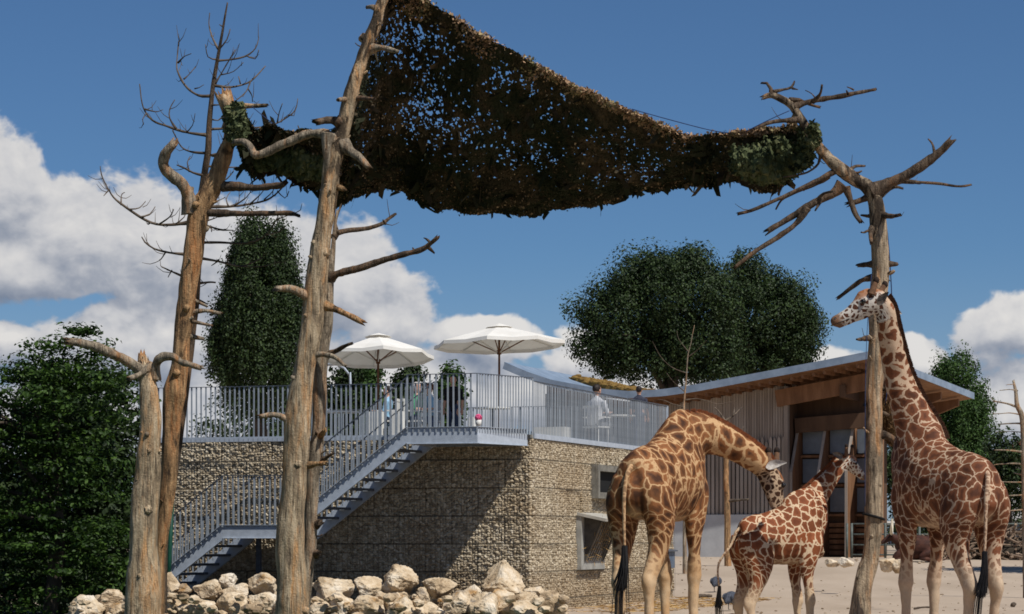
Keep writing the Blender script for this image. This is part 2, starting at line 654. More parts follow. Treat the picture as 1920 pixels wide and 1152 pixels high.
def make_terrace():
    root = thing('gabion_terrace', 'stone-filled gabion building carrying the café terrace beside the giraffe yard', 'building', TC, TR)
    # solid core behind the stones
    mb = MB()
    mb.box((-LW / 2 - 0.02, RW / 2 + 0.06, 1.62), (LW - 0.12, RW - 0.04, 3.56))
    mb.obj('core', MAT['rubble'], root)
    mb = MB()
    mb.box((-LW / 2, RW / 2, 3.46), (LW + 0.02, RW + 0.02, 0.075))
    mb.obj('floor_slab', MAT['concrete'], root)
    cache = {}
    BL = 1.11

    def get(w, h, var):
        key = (round(w, 2), round(h, 3), var)
        if key not in cache:
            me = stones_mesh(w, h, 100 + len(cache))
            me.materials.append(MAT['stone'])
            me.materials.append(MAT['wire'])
            cache[key] = me
        return cache[key]
    for c in range(len(EDGES) - 1):
        z0, h = EDGES[c], EDGES[c + 1] - EDGES[c]
        off = (c % 2) * BL / 2
        for face, L in ((0, LW), (1, RW)):
            a = 0.0
            i = 0
            while a < L - 0.05:
                b = min(L, a + (BL - off if (i == 0 and off) else BL))
                w = b - a - 0.006
                if w > 0.08:
                    if w < BL * 0.9:
                        w = BL / 2 - 0.012 if w > BL / 2 - 0.1 else w
                    me = get(w, h - 0.004, rnd.randrange(3))
                    m = (a + b) / 2
                    if face == 0:
                        o = link('gabion_basket', me, [], root, (-m, rnd.uniform(-.018, .018), z0), rnd.gauss(0, .008))
                    else:
                        o = link('gabion_basket', me, [], root, (rnd.uniform(-.018, .018), m, z0), R(90) + rnd.gauss(0, .008))
                a = b
                i += 1
    # concrete-framed window slot in the right face
    mb = MB()
    y0, y1, z0, z1 = 4.04, 7.2, 2.29, 3.0
    t = 0.13
    mb.box((0.05, (y0 + y1) / 2, z1 - t / 2), (0.30, y1 - y0, t))
    mb.box((0.05, (y0 + y1) / 2, z0 + t / 2), (0.30, y1 - y0, t))
    for yy in (y0 + t / 2, y1 - t / 2):
        mb.box((0.05, yy, (z0 + z1) / 2), (0.30, t, z1 - z0 - 2 * t))
    fr = mb.obj('window_frame', MAT['concrete_old'], root)
    mb = MB()  # black sheet stands in for the unlit inside of the slot
    mb.box((0.075, (y0 + y1) / 2, (z0 + z1) / 2), (0.02, y1 - y0 - 2 * t, z1 - z0 - 2 * t))
    mb.obj('dark_opening_fill', MAT['black'], fr)
    return root


terrace = make_terrace()


def make_feeder(name, label, y0, y1, z0, z1):
    root = thing(name, label, 'feeder', terr(0.06, (y0 + y1) / 2, z0), TR)
    w, h = y1 - y0, z1 - z0
    t = 0.09
    mb = MB()      # concrete plate flat on the wall
    mb.box((0.03, 0, h / 2), (0.12, w, h))
    mb.obj('plate', MAT['concrete'], root)
    mb = MB()      # sloping roof slab
    mb.bar((0.0, 0, h + 0.03), (0.62, 0, h - 0.10), w + 0.06, 0.06)
    mb.obj('hood', MAT['lichen'], root)
    for s in (-1, 1):
        mb = MB()
        V = []
        yy = s * (w / 2 - 0.22)
        mb.prism([(0.10, 0.16), (0.50, h - 0.11), (0.10, h - 0.03)], 1, yy - 0.015, yy + 0.015)
        mb.obj('cheek', MAT['mesh_dark'], root)
    for i in range(9):
        yy = -w / 2 + 0.2 + (w - 0.4) * i / 8
        mb = MB()
        mb.tube([(0.12, yy, 0.18), (0.48, yy, h - 0.13)], [0.012, 0.012], 6)
        mb.obj('rack_bar', MAT['wire'], root)
    mb = MB()
    g = np.random.default_rng(5)
    for i in range(150):
        f = g.random()
        a = np.array([0.06 + f * 0.3, g.uniform(-w / 2 + .2, w / 2 - .2), 0.2 + f * (h - 0.35)])
        d = g.normal(0, 1, 3)
        d *= 0.12 / np.linalg.norm(d)
        mb.tube([a, a + d, a + 1.6 * d + g.normal(0, .02, 3)], [0.005, 0.005, 0.003], 3)
    tag(mb.obj('hay', MAT['hay'], root), kind='stuff')


MAT['mesh_dark'] = surf('dark_mesh', [S(58, 54, 50), S(88, 84, 78)], 6, rough=.7)  # dark grey for the cheeks of the hay rack
MAT['box_blue'] = surf('grey_blue_box', [S(78, 90, 106), S(98, 110, 124)], 4, rough=.6)
MAT['lichen'] = surf('lichen_concrete', [S(158, 154, 144), S(182, 178, 168)], 4, rough=0.9, fine=(30, 0.12),
                     streak=((1, 1, 1), 3.5, S(186, 150, 70), 0.58, 0.66))
MAT['hay'] = surf('hay', [S(120, 88, 48), S(168, 132, 78), S(190, 158, 104)], 8, island=0.7, rough=0.9)
make_feeder('hay_feeder', 'concrete hay feeder with sloping lichen-spotted hood on the gabion wall', 2.94, 4.7, 0.79, 1.92)
root = thing('wall_box', 'small grey-blue box low on the gabion wall, half hidden by the giraffe legs', 'box', terr(0.06, 9.9, 0.75), TR)
mb = MB()
mb.box((0.06, 0, 0.2), (0.22, 0.9, 0.4))
mb.obj('case', MAT['box_blue'], root)
mb = MB()
mb.bar((-0.02, 0, 0.43), (0.24, 0, 0.40), 0.96, 0.03)
mb.obj('lid', MAT['galv_dark'], root)


# ------------------------------------------------------------------ railings
def bar_mesh(h, w=0.032, t=0.010, low=0.10):
    mb = MB()
    mb.box((0, 0, (h - low) / 2), (w, t, h + low))
    mb.box((0, 0.012, -low * 0.55), (w * 0.8, 0.03, 0.05))
    me = mb.mesh('baluster')
    me.materials.append(MAT['galv_bar'])
    return me


BAR = bar_mesh(1.03)
BARS = bar_mesh(0.98, low=0.02)


def run_bars(root, a, b, step=0.106, me=BAR, skip_first=False):
    """vertical flat bars between two local points (with slope)"""
    a, b = Vector(a), Vector(b)
    L = (b - a).xy.length
    n = max(1, int(round(L / step)))
    rz = math.atan2(b.y - a.y, b.x - a.x)
    for i in range(1 if skip_first else 0, n + 1):
        p = a.lerp(b, i / n)
        o = link('baluster', me, [], root, p, rz + 0.0)
        o.rotation_euler = (rnd.gauss(0, .004), rnd.gauss(0, .004), rz + rnd.gauss(0, .03))


def rail_piece(root, name, a, b, w=0.045, h=0.012, mat='galv_dark'):
    mb = MB()
    mb.bar(a, b, w, h)
    return mb.obj(name, MAT[mat], root)


def make_railing():
    root = thing('terrace_railing', 'grey steel bar railing running round the edge of the café terrace', 'railing', (TC.x, TC.y, 0), TR)
    Z = FLOOR + 0.01
    RH = 1.035
    runs = [((-2.0, -0.02, Z), (-LW, -0.02, Z)),
            ((0.03, 0.05, Z), (0.03, RW - 0.6, Z)),
            ((-LW + 0.3, RW - 1.2, Z), (-2.0, RW - 1.2, Z))]
    for (a, b) in runs:
        run_bars(root, a, b, skip_first=False)
        rail_piece(root, 'top_rail', (a[0], a[1], Z + RH), (b[0], b[1], Z + RH))
        # base angle
        dx, dy = b[0] - a[0], b[1] - a[1]
        rail_piece(root, 'base_angle', (a[0], a[1], Z - 0.045), (b[0], b[1], Z - 0.045), 0.05, 0.10, 'galv')
    # slender corner posts
    for (x, y) in ((-2.0, -0.02), (0.03, RW - 0.6), (-LW, -0.02)):
        mb = MB()
        mb.box((x, y, Z + 0.5), (0.05, 0.05, 1.06))
        mb.obj('post', MAT['galv'], root)
    return root


make_railing()


def make_stairs():
    root = thing('steel_staircase', 'galvanised steel staircase with two flights and landings in front of the gabion wall', 'staircase', (TC.x, TC.y, 0), TR)
    yf, yb = -1.75, -0.22          # front and back stringer lines
    XT, XM1, XM0 = -1.965, -4.495, -5.853
    ZT, ZM = FLOOR + 0.06, 1.68
    n1, n2 = 10, 9
    run1, ris1 = (XT - XM1) / n1, (ZT - ZM) / n1
    ris2 = ZM / n2
    run2 = run1
    XB = XM0 - run2 * n2
    SD = 0.25
    XC = -0.54

    def stringer(y):
        for (a, b) in (((XT, ZT), (XM1, ZM)), ((XM0, ZM), (XB, 0.02))):
            mb = MB()
            d = 0.035
            mb.prism([(a[0] + 0.0, a[1] + d), (a[0] + 0.0, a[1] + d - SD * 1.22), (b[0] + 0.0, b[1] + d - SD * 1.22), (b[0] + 0.0, b[1] + d)], 1, y - 0.006, y + 0.006)
            # flanges of the channel, turned outwards
            sgn = -1 if y == yf else 1
            for off in (d + 0.004, d - SD * 1.22 - 0.004):
                mb.bar((a[0], y + sgn * 0.03, a[1] + off), (b[0], y + sgn * 0.03, b[1] + off), 0.06, 0.008)
            o = mb.obj('stringer', MAT['galv'], root)
            # bolts along the web
            n = 8
            mbb = MB()
            V0, F0 = ico(1)
            for i in range(n):
                f = (i + 0.5) / n
                x, z = a[0] + (b[0] - a[0]) * f, a[1] + (b[1] - a[1]) * f - 0.08
                mbb.add(V0 * np.array([.014, .008, .014]) + np.array([x, y + sgn * 0.008, z]), F0)
            tag(mbb.obj('bolts', MAT['galv_dark'], o), kind='stuff')
    stringer(yf)
    stringer(yb)
    # treads with grating bars
    mb = MB()
    W = yb - yf - 0.03
    mb.box((0, 0, -0.02), (0.26, W, 0.004))
    for x in np.linspace(-0.125, 0.125, 2):
        mb.box((x, 0, -0.02), (0.006, W, 0.05))
    for i in range(14):
        mb.box((0, -W / 2 + W * (i + 0.5) / 14, -0.01), (0.244, 0.005, 0.012))
    tread = mb.mesh('tread')
    tread.materials.append(MAT['galv_dark'])
    for i in range(1, n1):
        link('tread', tread, [], root, (XT - run1 * (i - 0.5), (yf + yb) / 2, ZT - ris1 * i))
    for i in range(1, n2):
        link('tread', tread, [], root, (XM0 - run2 * (i - 0.5), (yf + yb) / 2, ZM - ris2 * i))
    # landings: deck and fascia channels

    def landing(poly, z, fh):
        inner = [(x * .995, y) for (x, y) in poly]
        mb = MB()
        mb.prism(inner, 2, z - 0.04, z - 0.008)
        mb.obj('landing_deck', MAT['galv_dark'], root)
        n = len(poly)
        for i in range(n):
            a, b = poly[i], poly[(i + 1) % n]
            mb = MB()
            mb.bar((a[0], a[1], z + 0.02 - fh / 2), (b[0], b[1], z + 0.02 - fh / 2), 0.012, fh)
            for zz in (z + 0.024, z + 0.016 - fh):
                mb.bar((a[0], a[1], zz), (b[0], b[1], zz), 0.07, 0.008)
            mb.obj('fascia', MAT['galv'], root)
    landing([(XT, yf), (XC, yf), (-0.06, -0.10), (XT, -0.10)], ZT, 0.31)
    landing([(XM0, yf), (XM1, yf), (XM1, yb), (XM0, yb)], ZM, 0.25)
    # support posts
    for (x, y, top) in ((XM0 + 0.15, yb - 0.1, ZM - 0.24), (XM1 - 0.15, yb - 0.1, ZM - 0.24)):
        mb = MB()
        mb.box((x, y, top / 2), (0.09, 0.09, top))
        mb.obj('support_post', MAT['galv_dark'], root)
    # railings on flights and landings
    e = 0.02
    for y in (yf - 0.02, yb + 0.02):
        run_bars(root, (XT, y, ZT + e), (XM1, y, ZM + e), 0.116, BARS)
        run_bars(root, (XM0, y, ZM + e), (XB, y, e), 0.116, BARS)
        run_bars(root, (XM0, y, ZM + e), (XM1, y, ZM + e), 0.116, BARS)
        rail_piece(root, 'handrail', (XT, y, ZT + 1.0), (XM1, y, ZM + 1.0))
        rail_piece(root, 'handrail', (XM0, y, ZM + 1.0), (XM1, y, ZM + 1.0))
        rail_piece(root, 'handrail', (XM0, y, ZM + 1.0), (XB, y, 1.0))
    run_bars(root, (XT, yf - 0.02, ZT + e), (XC, yf - 0.02, ZT + e), 0.116, BAR)
    rail_piece(root, 'handrail', (XT, yf - 0.02, ZT + 1.045), (XC, yf - 0.02, ZT + 1.045))
    run_bars(root, (XC, yf - 0.02, ZT + e), (0.03, -0.06, ZT + e), 0.09, BAR, skip_first=True)
    rail_piece(root, 'handrail', (XC, yf - 0.02, ZT + 1.045), (0.03, -0.04, ZT + 1.045))
    return root


make_stairs()
# ================================================================== DEAD TREES
def wood(name, cols, orange, bark, lo, hi, sc=1.0, bark_z=None):
    m, k, b = new_mat(name)
    tc = k.n('ShaderNodeTexCoord')
    o = tc.outputs['Object']
    st = k.vmath('MULTIPLY', o, (1, 1, 0.09))
    f = k.noise(st, 22 * sc, 6, 0.7, 0.4)
    col = k.ramp(k.ss(f, 0.34, 0.66), [(0, cols[0]), (0.5, cols[1]), (1, cols[2])])
    q = k.noise(k.vmath('MULTIPLY', o, (2.2, 2.2, 0.34)), 2.3 * sc, 5, 0.62, 0.5)
    col = k.mix(k.ss(q, 0.46, 0.58), col, k.mix(k.ss(f, 0.3, 0.7), orange, cols[2]))
    q2 = k.noise(k.vmath('MULTIPLY', k.vmath('ADD', o, (3.1, 1.7, 5.0)), (1.2, 1.2, 0.5)), 2.9 * sc, 6, 0.65, 0.8)
    if bark_z:          # bark still clings to the upper stem
        sep = k.n('ShaderNodeSeparateXYZ')
        k.link(o, sep.inputs[0])
        q2 = k.math('ADD', q2, k.ss(sep.outputs[2], bark_z[0], bark_z[1], 0.0, 0.14))
    col = k.mix(k.ss(q2, lo, hi), col, k.mix(k.noise(o, 40, 4, 0.6), bark, S(52, 43, 34)))
    blot = k.noise(k.vmath('MULTIPLY', o, (1, 1, .6)), 9 * sc, 5, .7, .5)
    col = k.vmath('SCALE', col, scale=k.ss(blot, .30, .66, .62, 1.12))
    # hairline drying cracks
    c = k.noise(k.vmath('MULTIPLY', o, (1, 1, 0.05)), 60 * sc, 3, 0.6)
    col = k.mix(k.ss(c, 0.58, 0.66, 0.0, 0.8), col, S(44, 35, 27))
    k.put(b.inputs['Base Color'], col)
    b.inputs['Roughness'].default_value = 0.85
    b.inputs['Specular IOR Level'].default_value = 0.2
    bn = k.n('ShaderNodeBump')
    bn.inputs['Strength'].default_value = 1.0
    bn.inputs['Distance'].default_value = 0.035
    h = k.math('ADD', f, k.math('MULTIPLY', k.noise(o, 45, 4, 0.6), 0.4))
    k.link(h, bn.inputs['Height'])
    k.link(bn.outputs[0], b.inputs['Normal'])
    return m


MAT['wood_pale'] = wood('weathered_pale_wood', (S(124, 109, 90), S(168, 147, 118), S(198, 178, 148)), S(196, 142, 88), S(98, 84, 68), 0.60, 0.70, bark_z=(5.2, 6.6))
MAT['wood_grey'] = wood('weathered_grey_wood', (S(102, 92, 79), S(142, 128, 109), S(174, 159, 137)), S(164, 118, 78), S(84, 72, 58), 0.60, 0.70)
MAT['wood_orange'] = wood('barkless_orange_wood', (S(118, 95, 70), S(160, 125, 88), S(186, 152, 112)), S(182, 118, 68), S(80, 62, 46), 0.56, 0.68)
MAT['wood_dark'] = wood('dark_dead_wood', (S(66, 55, 45), S(92, 77, 63), S(112, 96, 80)), S(120, 88, 62), S(54, 46, 38), 0.5, 0.66)
MAT['wood_bark'] = wood('patchy_bark_wood', (S(116, 103, 87), S(158, 140, 116), S(190, 170, 143)), S(190, 138, 90), S(82, 70, 58), 0.58, 0.68, bark_z=(4.5, 5.6))
MAT['twig'] = surf('twig_bark', [S(58, 48, 40), S(88, 76, 64), S(116, 102, 88)], 5, rough=0.9)


def px(path, d):
    """list of (u, v, halfwidth_px[, d]) -> points and radii"""
    pts, rad = [], []
    for q in path:
        dd = q[3] if len(q) > 3 else d
        pts.append(P(q[0], q[1], dd))
        rad.append(q[2] * dd / FPX)
    return pts, rad


def limb_obj(name, root, path, d, mat, sides=10, bump=0.10, freq=5.0, seed=1, step=0.05, wob=0.0, knots=()):
    pts, rad = px(path, d)
    pts, rad = resample(pts, rad, step)
    if wob:
        g = np.stack([vnoise(pts * 3.1 + s, seed + s) for s in (11, 23, 37)], -1)
        pts = pts + g * wob * np.linspace(0.2, 1, len(pts))[:, None]
    mb = MB()
    V, F = tube_geo(pts, rad, sides, bump, freq, seed)
    if sides > 20:          # shallow grooves running with the grain
        nn = len(pts)
        W = V[:nn * sides].reshape(nn, sides, 3)
        D = W - pts[:, None, :]
        q = W.reshape(-1, 3) * np.array([22.0, 22.0, 1.6])
        gr = (vnoise(q, seed + 40) + .6 * vnoise(q * np.array([2.1, 2.1, 2.5]), seed + 41)).reshape(nn, sides)
        lump = vnoise(W.reshape(-1, 3) * np.array([5.0, 5.0, 4.0]), seed + 42).reshape(nn, sides)
        V[:nn * sides] = (pts[:, None, :] + D * (1 + .075 * gr + .085 * lump)[:, :, None]).reshape(-1, 3)
    if rad[-1] > .008:       # splintered break
        gj = np.random.default_rng(seed + 7)
        nn = len(pts)
        t_ = pts[-1] - pts[-2]
        t_ = t_ / (np.linalg.norm(t_) + 1e-9)
        V[(nn - 1) * sides:nn * sides] += t_ * (gj.random((sides, 1)) ** 1.5) * rad[-1] * 2.4
        V[-1] -= t_ * rad[-1] * .8
    mb.add(V, F)
    for (u, v, r, dd) in knots:
        c = np.array(P(u, v, dd))
        V0, F0 = ico(2)
        rr = r * dd / FPX * .8
        c = c + np.array([0, rr * .55, 0])
        mb.add(V0 * rr * (1 + 0.25 * fbm(V0 * 2.5, seed, 2))[:, None] * np.array([1, .9, 1.1]) + c, F0)
    return mb.obj(name, mat, root, smooth=True, origin=root.location)


def dead_tree(name, label, d, trunk, branches, mats, seed=1, knots=(), trunk_bump=0.10, cat='tree', sides=44, spurs=0, twigs=0):
    base = P(trunk[0][0], trunk[0][1], d)
    root = thing(name, label, cat, (base.x, base.y, ground_z(base.x, base.y)))
    limb_obj('trunk', root, trunk, d, mats[0], sides, trunk_bump, 4.0, seed, 0.04, 0.015, knots)
    if spurs:
        tp, tr = px(trunk, d)
        tp, tr = resample(tp, tr, .05)
        gs = np.random.default_rng(seed + 99)
        for q in range(spurs):
            i_ = int(len(tp) * gs.uniform(.12, .92))
            a_ = gs.uniform(-math.pi, 0)          # viewer's half and sides
            dr = np.array([math.cos(a_), math.sin(a_) * .7, gs.uniform(-.1, .5)])
            r0 = tr[i_] * gs.uniform(.10, .22)
            L_ = gs.uniform(.03, .14)
            b_ = tp[i_] + dr * tr[i_] * .85
            mb = MB()
            qq, r2 = resample([b_ - dr * tr[i_] * .3, b_, b_ + dr * L_ * .6, b_ + dr * L_ + np.array([0, 0, .02])], [r0 * 2.0, r0 * 1.3, r0, r0 * .7], .015)
            Vq, Fq = tube_geo(qq, r2, 8, .2, 14, seed + q)
            mb.add(Vq, Fq)
            mb.obj('spur', mats[0] if q % 3 else mats[1], root, True, origin=root.location)
    for i, br in enumerate(branches):
        m = mats[1]
        opts = {}
        if isinstance(br, dict):
            m = br.get('m', m)
            opts = br
            br = br['p']
        big = br[0][2] > 5
        # vary depth along the branch so that it leaves the trunk in space
        dz = opts.get('dz', rnd.uniform(-0.5, 0.5) if not big else rnd.uniform(-0.25, 0.25))
        n = len(br)
        br = [(q[0], q[1], q[2] * (1.5 if j == 0 else 1.0)) + tuple(q[3:]) for j, q in enumerate(br)]
        path = [(q[0], q[1], q[2], d + dz * (j / max(1, n - 1)) ** 1.2) if len(q) == 3 else q for j, q in enumerate(br)]
        if twigs and not big:
            gt = np.random.default_rng(seed * 7 + i)
            tp, tr = px(path, d)
            tp, tr = resample(tp, tr, .04)
            mbt = MB()
            Lb = np.linalg.norm(np.diff(tp, axis=0), axis=1).sum()
            for q in range(int(Lb * twigs)):
                i_ = int(len(tp) * gt.uniform(.15, .98))
                t_ = tp[min(i_ + 1, len(tp) - 1)] - tp[max(i_ - 1, 0)]
                t_ = t_ / (np.linalg.norm(t_) + 1e-9)
                up_ = np.array([gt.normal(0, .6), gt.normal(0, .6), gt.uniform(-.5, 1.2)])
                dv = t_ * gt.uniform(.3, .9) + up_
                dv = dv / np.linalg.norm(dv) * gt.uniform(.06, .24)
                a0 = tp[i_]
                qq, r2 = resample([a0, a0 + dv * .5 + np.array([0, 0, -.01]), a0 + dv + np.array([0, 0, .04])], [.0055, .0042, .0022], .05)
                mbt.tube(qq, r2, 4, cap=False)
            if mbt.n:
                tag(mbt.obj('twigs', m, root, True, origin=root.location), kind='stuff')
        limb_obj('branch', root, path, d, m, 14 if big else 8, 0.20, 11.0, seed + 3 * i, 0.03 if big else 0.05, 0.032 if big else 0.036)
    return root


def base_v(d):
    return 1009 + EYE * FPX / d + 8


# central pale trunk
D_TRUNK = [(549, base_v(33), 44), (549, 1190, 36), (549, 1152, 31), (548, 1100, 28), (546, 1000, 24.5), (552, 900, 23), (559, 800, 24), (569, 700, 20.5),
           (586, 600, 21), (598, 500, 21), (607, 430, 18), (620, 330, 16), (627, 290, 16), (642, 250, 13), (653, 200, 13),
           (661, 170, 13), (687, 91, 11), (707, 36, 10), (718, 0, 9.5), (748, -60, 8), (790, -150, 5)]
dead_tree('dead_tree', 'tall barkless pale trunk in the middle that carries the high corner of the net', 33.0, D_TRUNK, [
    {'p': [(588, 560, 11), (570, 552, 10), (547, 542, 8), (523, 543, 6)], 'dz': -0.2},
    {'p': [(606, 572, 7), (630, 578, 6), (652, 590, 5.5), (679, 604, 4.5)], 'dz': -0.2, 'm': MAT['wood_orange']},
    {'p': [(552, 794, 8), (530, 784, 6), (513, 780, 5), (489, 782, 4.5)], 'dz': -0.1},
    {'p': [(580, 668, 8), (600, 664, 5), (619, 667, 4.5), (634, 675, 4), (645, 684, 3)], 'dz': -0.3},
    {'p': [(572, 874, 6), (590, 873, 4.5), (606, 873, 4)], 'dz': -0.15, 'm': MAT['wood_orange']},
    {'p': [(632, 268, 11), (618, 256, 10), (600, 251, 9), (570, 255, 8.5), (520, 277, 8), (482, 294, 7.5), (468, 276, 7), (456, 267, 7), (443, 268, 6)], 'dz': 0.4},
    {'p': [(642, 272, 11), (658, 282, 9), (672, 291, 8), (690, 313, 5)], 'dz': -0.3},
    {'p': [(640, 232, 8), (622, 227, 6.5), (597, 231, 6)], 'dz': -0.2, 'm': MAT['wood_dark']},
    {'p': [(650, 187, 4), (636, 186, 3.5)]}, {'p': [(665, 186, 5), (685, 186, 4), (700, 188, 3)], 'm': MAT['wood_dark']},
    {'p': [(690, 92, 8), (710, 91, 6), (728, 94, 5), (742, 97, 3)], 'dz': -0.3},
    {'p': [(704, 16, 4), (687, 13, 3)]}, {'p': [(630, 350, 5), (646, 351, 4)], 'm': MAT['wood_orange']},
    {'p': [(617, 250, 9, 32.8), (612, 280, 8, 32.8), (613, 320, 5, 32.85), (614, 345, 3, 32.9)], 'dz': 0}],
    (MAT['wood_pale'], MAT['wood_grey']), 11, spurs=16,
    knots=((558, 871, 11, 32.86), (609, 474, 13, 32.9), (588, 455, 6, 32.9), (555, 1150, 13, 32.85), (571, 1146, 10, 32.85), (572, 700, 9, 32.9), (683, 72, 12, 33.05), (641, 225, 14, 32.97), (624, 362, 7, 32.9)))
# darker trunk behind it
E_TRUNK = [(566, base_v(33.35), 16), (568, 1152, 12), (574, 1090, 12), (581, 1030, 12.5), (583, 980, 13), (586, 900, 13), (597, 800, 13), (601, 700, 13), (612, 600, 12), (616, 545, 9),
           (621, 500, 6), (624, 460, 4.5), (627, 425, 3.5), (632, 398, 2.2)]
dead_tree('dead_tree', 'slimmer dark trunk with two black branches reaching right, leaning against the pale trunk', 33.35, E_TRUNK, [
    {'p': [(624, 446, 5), (632, 438, 5), (655, 432, 5), (700, 428, 4.5), (722, 420, 4), (732, 410, 3.5), (741, 400, 2.5)], 'dz': 0.5},
    {'p': [(620, 520, 8), (630, 515, 7.5), (655, 507, 7), (700, 494, 6), (750, 478, 5.5), (790, 468, 5), (806, 456, 4.5), (815, 447, 4.5)], 'dz': -0.5},
    {'p': [(722, 420, 2), (715, 416, 1.5)]}, {'p': [(775, 472, 2), (774, 462, 1.5)]}, {'p': [(800, 462, 3), (812, 474, 2)]}, {'p': [(806, 455, 2), (795, 447, 1.2)]},
    {'p': [(629, 410, 2.5), (634, 398, 2), (640, 385, 1.5)]}, {'p': [(634, 437, 2.2), (630, 424, 2), (626, 414, 1.6)]},
    {'p': [(612, 665, 5), (628, 658, 4.5), (642, 650, 4), (656, 645, 3)], 'dz': -0.3}, {'p': [(592, 822, 7), (602, 816, 6), (608, 808, 4.5)], 'm': MAT['wood_orange'], 'dz': -0.2},
    {'p': [(596, 866, 5), (612, 859, 3.5), (627, 851, 2.5)], 'dz': -0.2}, {'p': [(592, 985, 7), (599, 980, 6)], 'dz': -.1}, {'p': [(590, 1040, 6), (594, 1037, 5)], 'dz': -.1}],
    (MAT['wood_grey'], MAT['wood_dark']), 31, spurs=8, twigs=2.0)
# thick stump at left
A_TRUNK = [(268, base_v(33.5), 44), (268, 1180, 37), (268, 1125, 34), (270, 1022, 26), (275, 920, 23), (280, 817, 21), (280, 745, 20), (275, 702, 15), (272, 684, 9)]
dead_tree('dead_tree', 'thick broken-off trunk at the left with one bare limb pointing left', 33.5, A_TRUNK, [
    {'p': [(272, 702, 12), (258, 690, 11), (225, 668, 9.5), (190, 655, 8.5), (150, 643, 8), (127, 640, 7.5)], 'dz': -0.4, 'm': MAT['wood_grey']},
    {'p': [(282, 686, 6), (264, 702, 5), (248, 711, 4.5)], 'dz': -0.3}, {'p': [(268, 690, 8), (266, 668, 7)], 'm': MAT['wood_orange']},
    {'p': [(290, 712, 8), (292, 685, 8), (303, 671, 8), (324, 668, 8), (340, 678, 6), (356, 682, 6), (377, 690, 5.5)], 'dz': -0.4, 'm': MAT['wood_grey']}],
    (MAT['wood_pale'], MAT['wood_grey']), 51, spurs=6, knots=((277, 956, 10, 33.32), (281, 845, 7, 33.35), (262, 1080, 6, 33.3)))
B_TRUNK = [(292, base_v(34), 18), (297, 1100, 12), (303, 1022, 12), (315, 920, 15), (321, 817, 15), (328, 740, 22), (337, 688, 18), (341, 637, 17), (347, 586, 18), (352, 550, 18),
           (366, 450, 19), (372, 400, 20), (386, 373, 19), (400, 350, 17), (418, 300, 15), (430, 260, 12), (432, 220, 11), (426, 190, 13)]
dead_tree('dead_tree', 'forked orange-brown trunk at the left wrapped in netting at its broken top', 34.0, B_TRUNK, [
    {'p': [(360, 400, 13), (353, 370, 13), (342, 350, 12), (324, 333, 11), (308, 312, 10), (310, 288, 10), (322, 268, 7)], 'dz': -0.4},
    {'p': [(418, 350, 7), (470, 351, 6.5), (520, 350, 6), (534, 344, 5)], 'dz': -0.6, 'm': MAT['wood_dark']},
    {'p': [(385, 398, 6), (450, 402, 5.5), (530, 402, 5), (558, 407, 3)], 'dz': -0.5, 'm': MAT['wood_dark']},
    {'p': [(433, 240, 11), (432, 222, 12), (428, 204, 12.5), (422, 186, 14)], 'm': MAT['wood_pale'], 'dz': 0},
    {'p': [(430, 198, 6), (470, 198, 4.5), (500, 197, 3.5)], 'm': MAT['wood_pale'], 'dz': -0.2},
    {'p': [(356, 588, 4), (385, 583, 3.5), (412, 589, 3)], 'm': MAT['wood_grey']}, {'p': [(356, 604, 3), (380, 606, 2.5), (396, 613, 2)]}, {'p': [(350, 630, 4), (381, 634, 3)]},
    {'p': [(360, 562, 3), (388, 573, 2)]}, {'p': [(358, 352, 4), (361, 368, 4)]}],
    (MAT['wood_orange'], MAT['wood_grey']), 71, spurs=10, knots=((426, 186, 9, 33.95), (349, 578, 8, 33.85), (330, 700, 9, 33.85), (366, 384, 8, 33.85)))
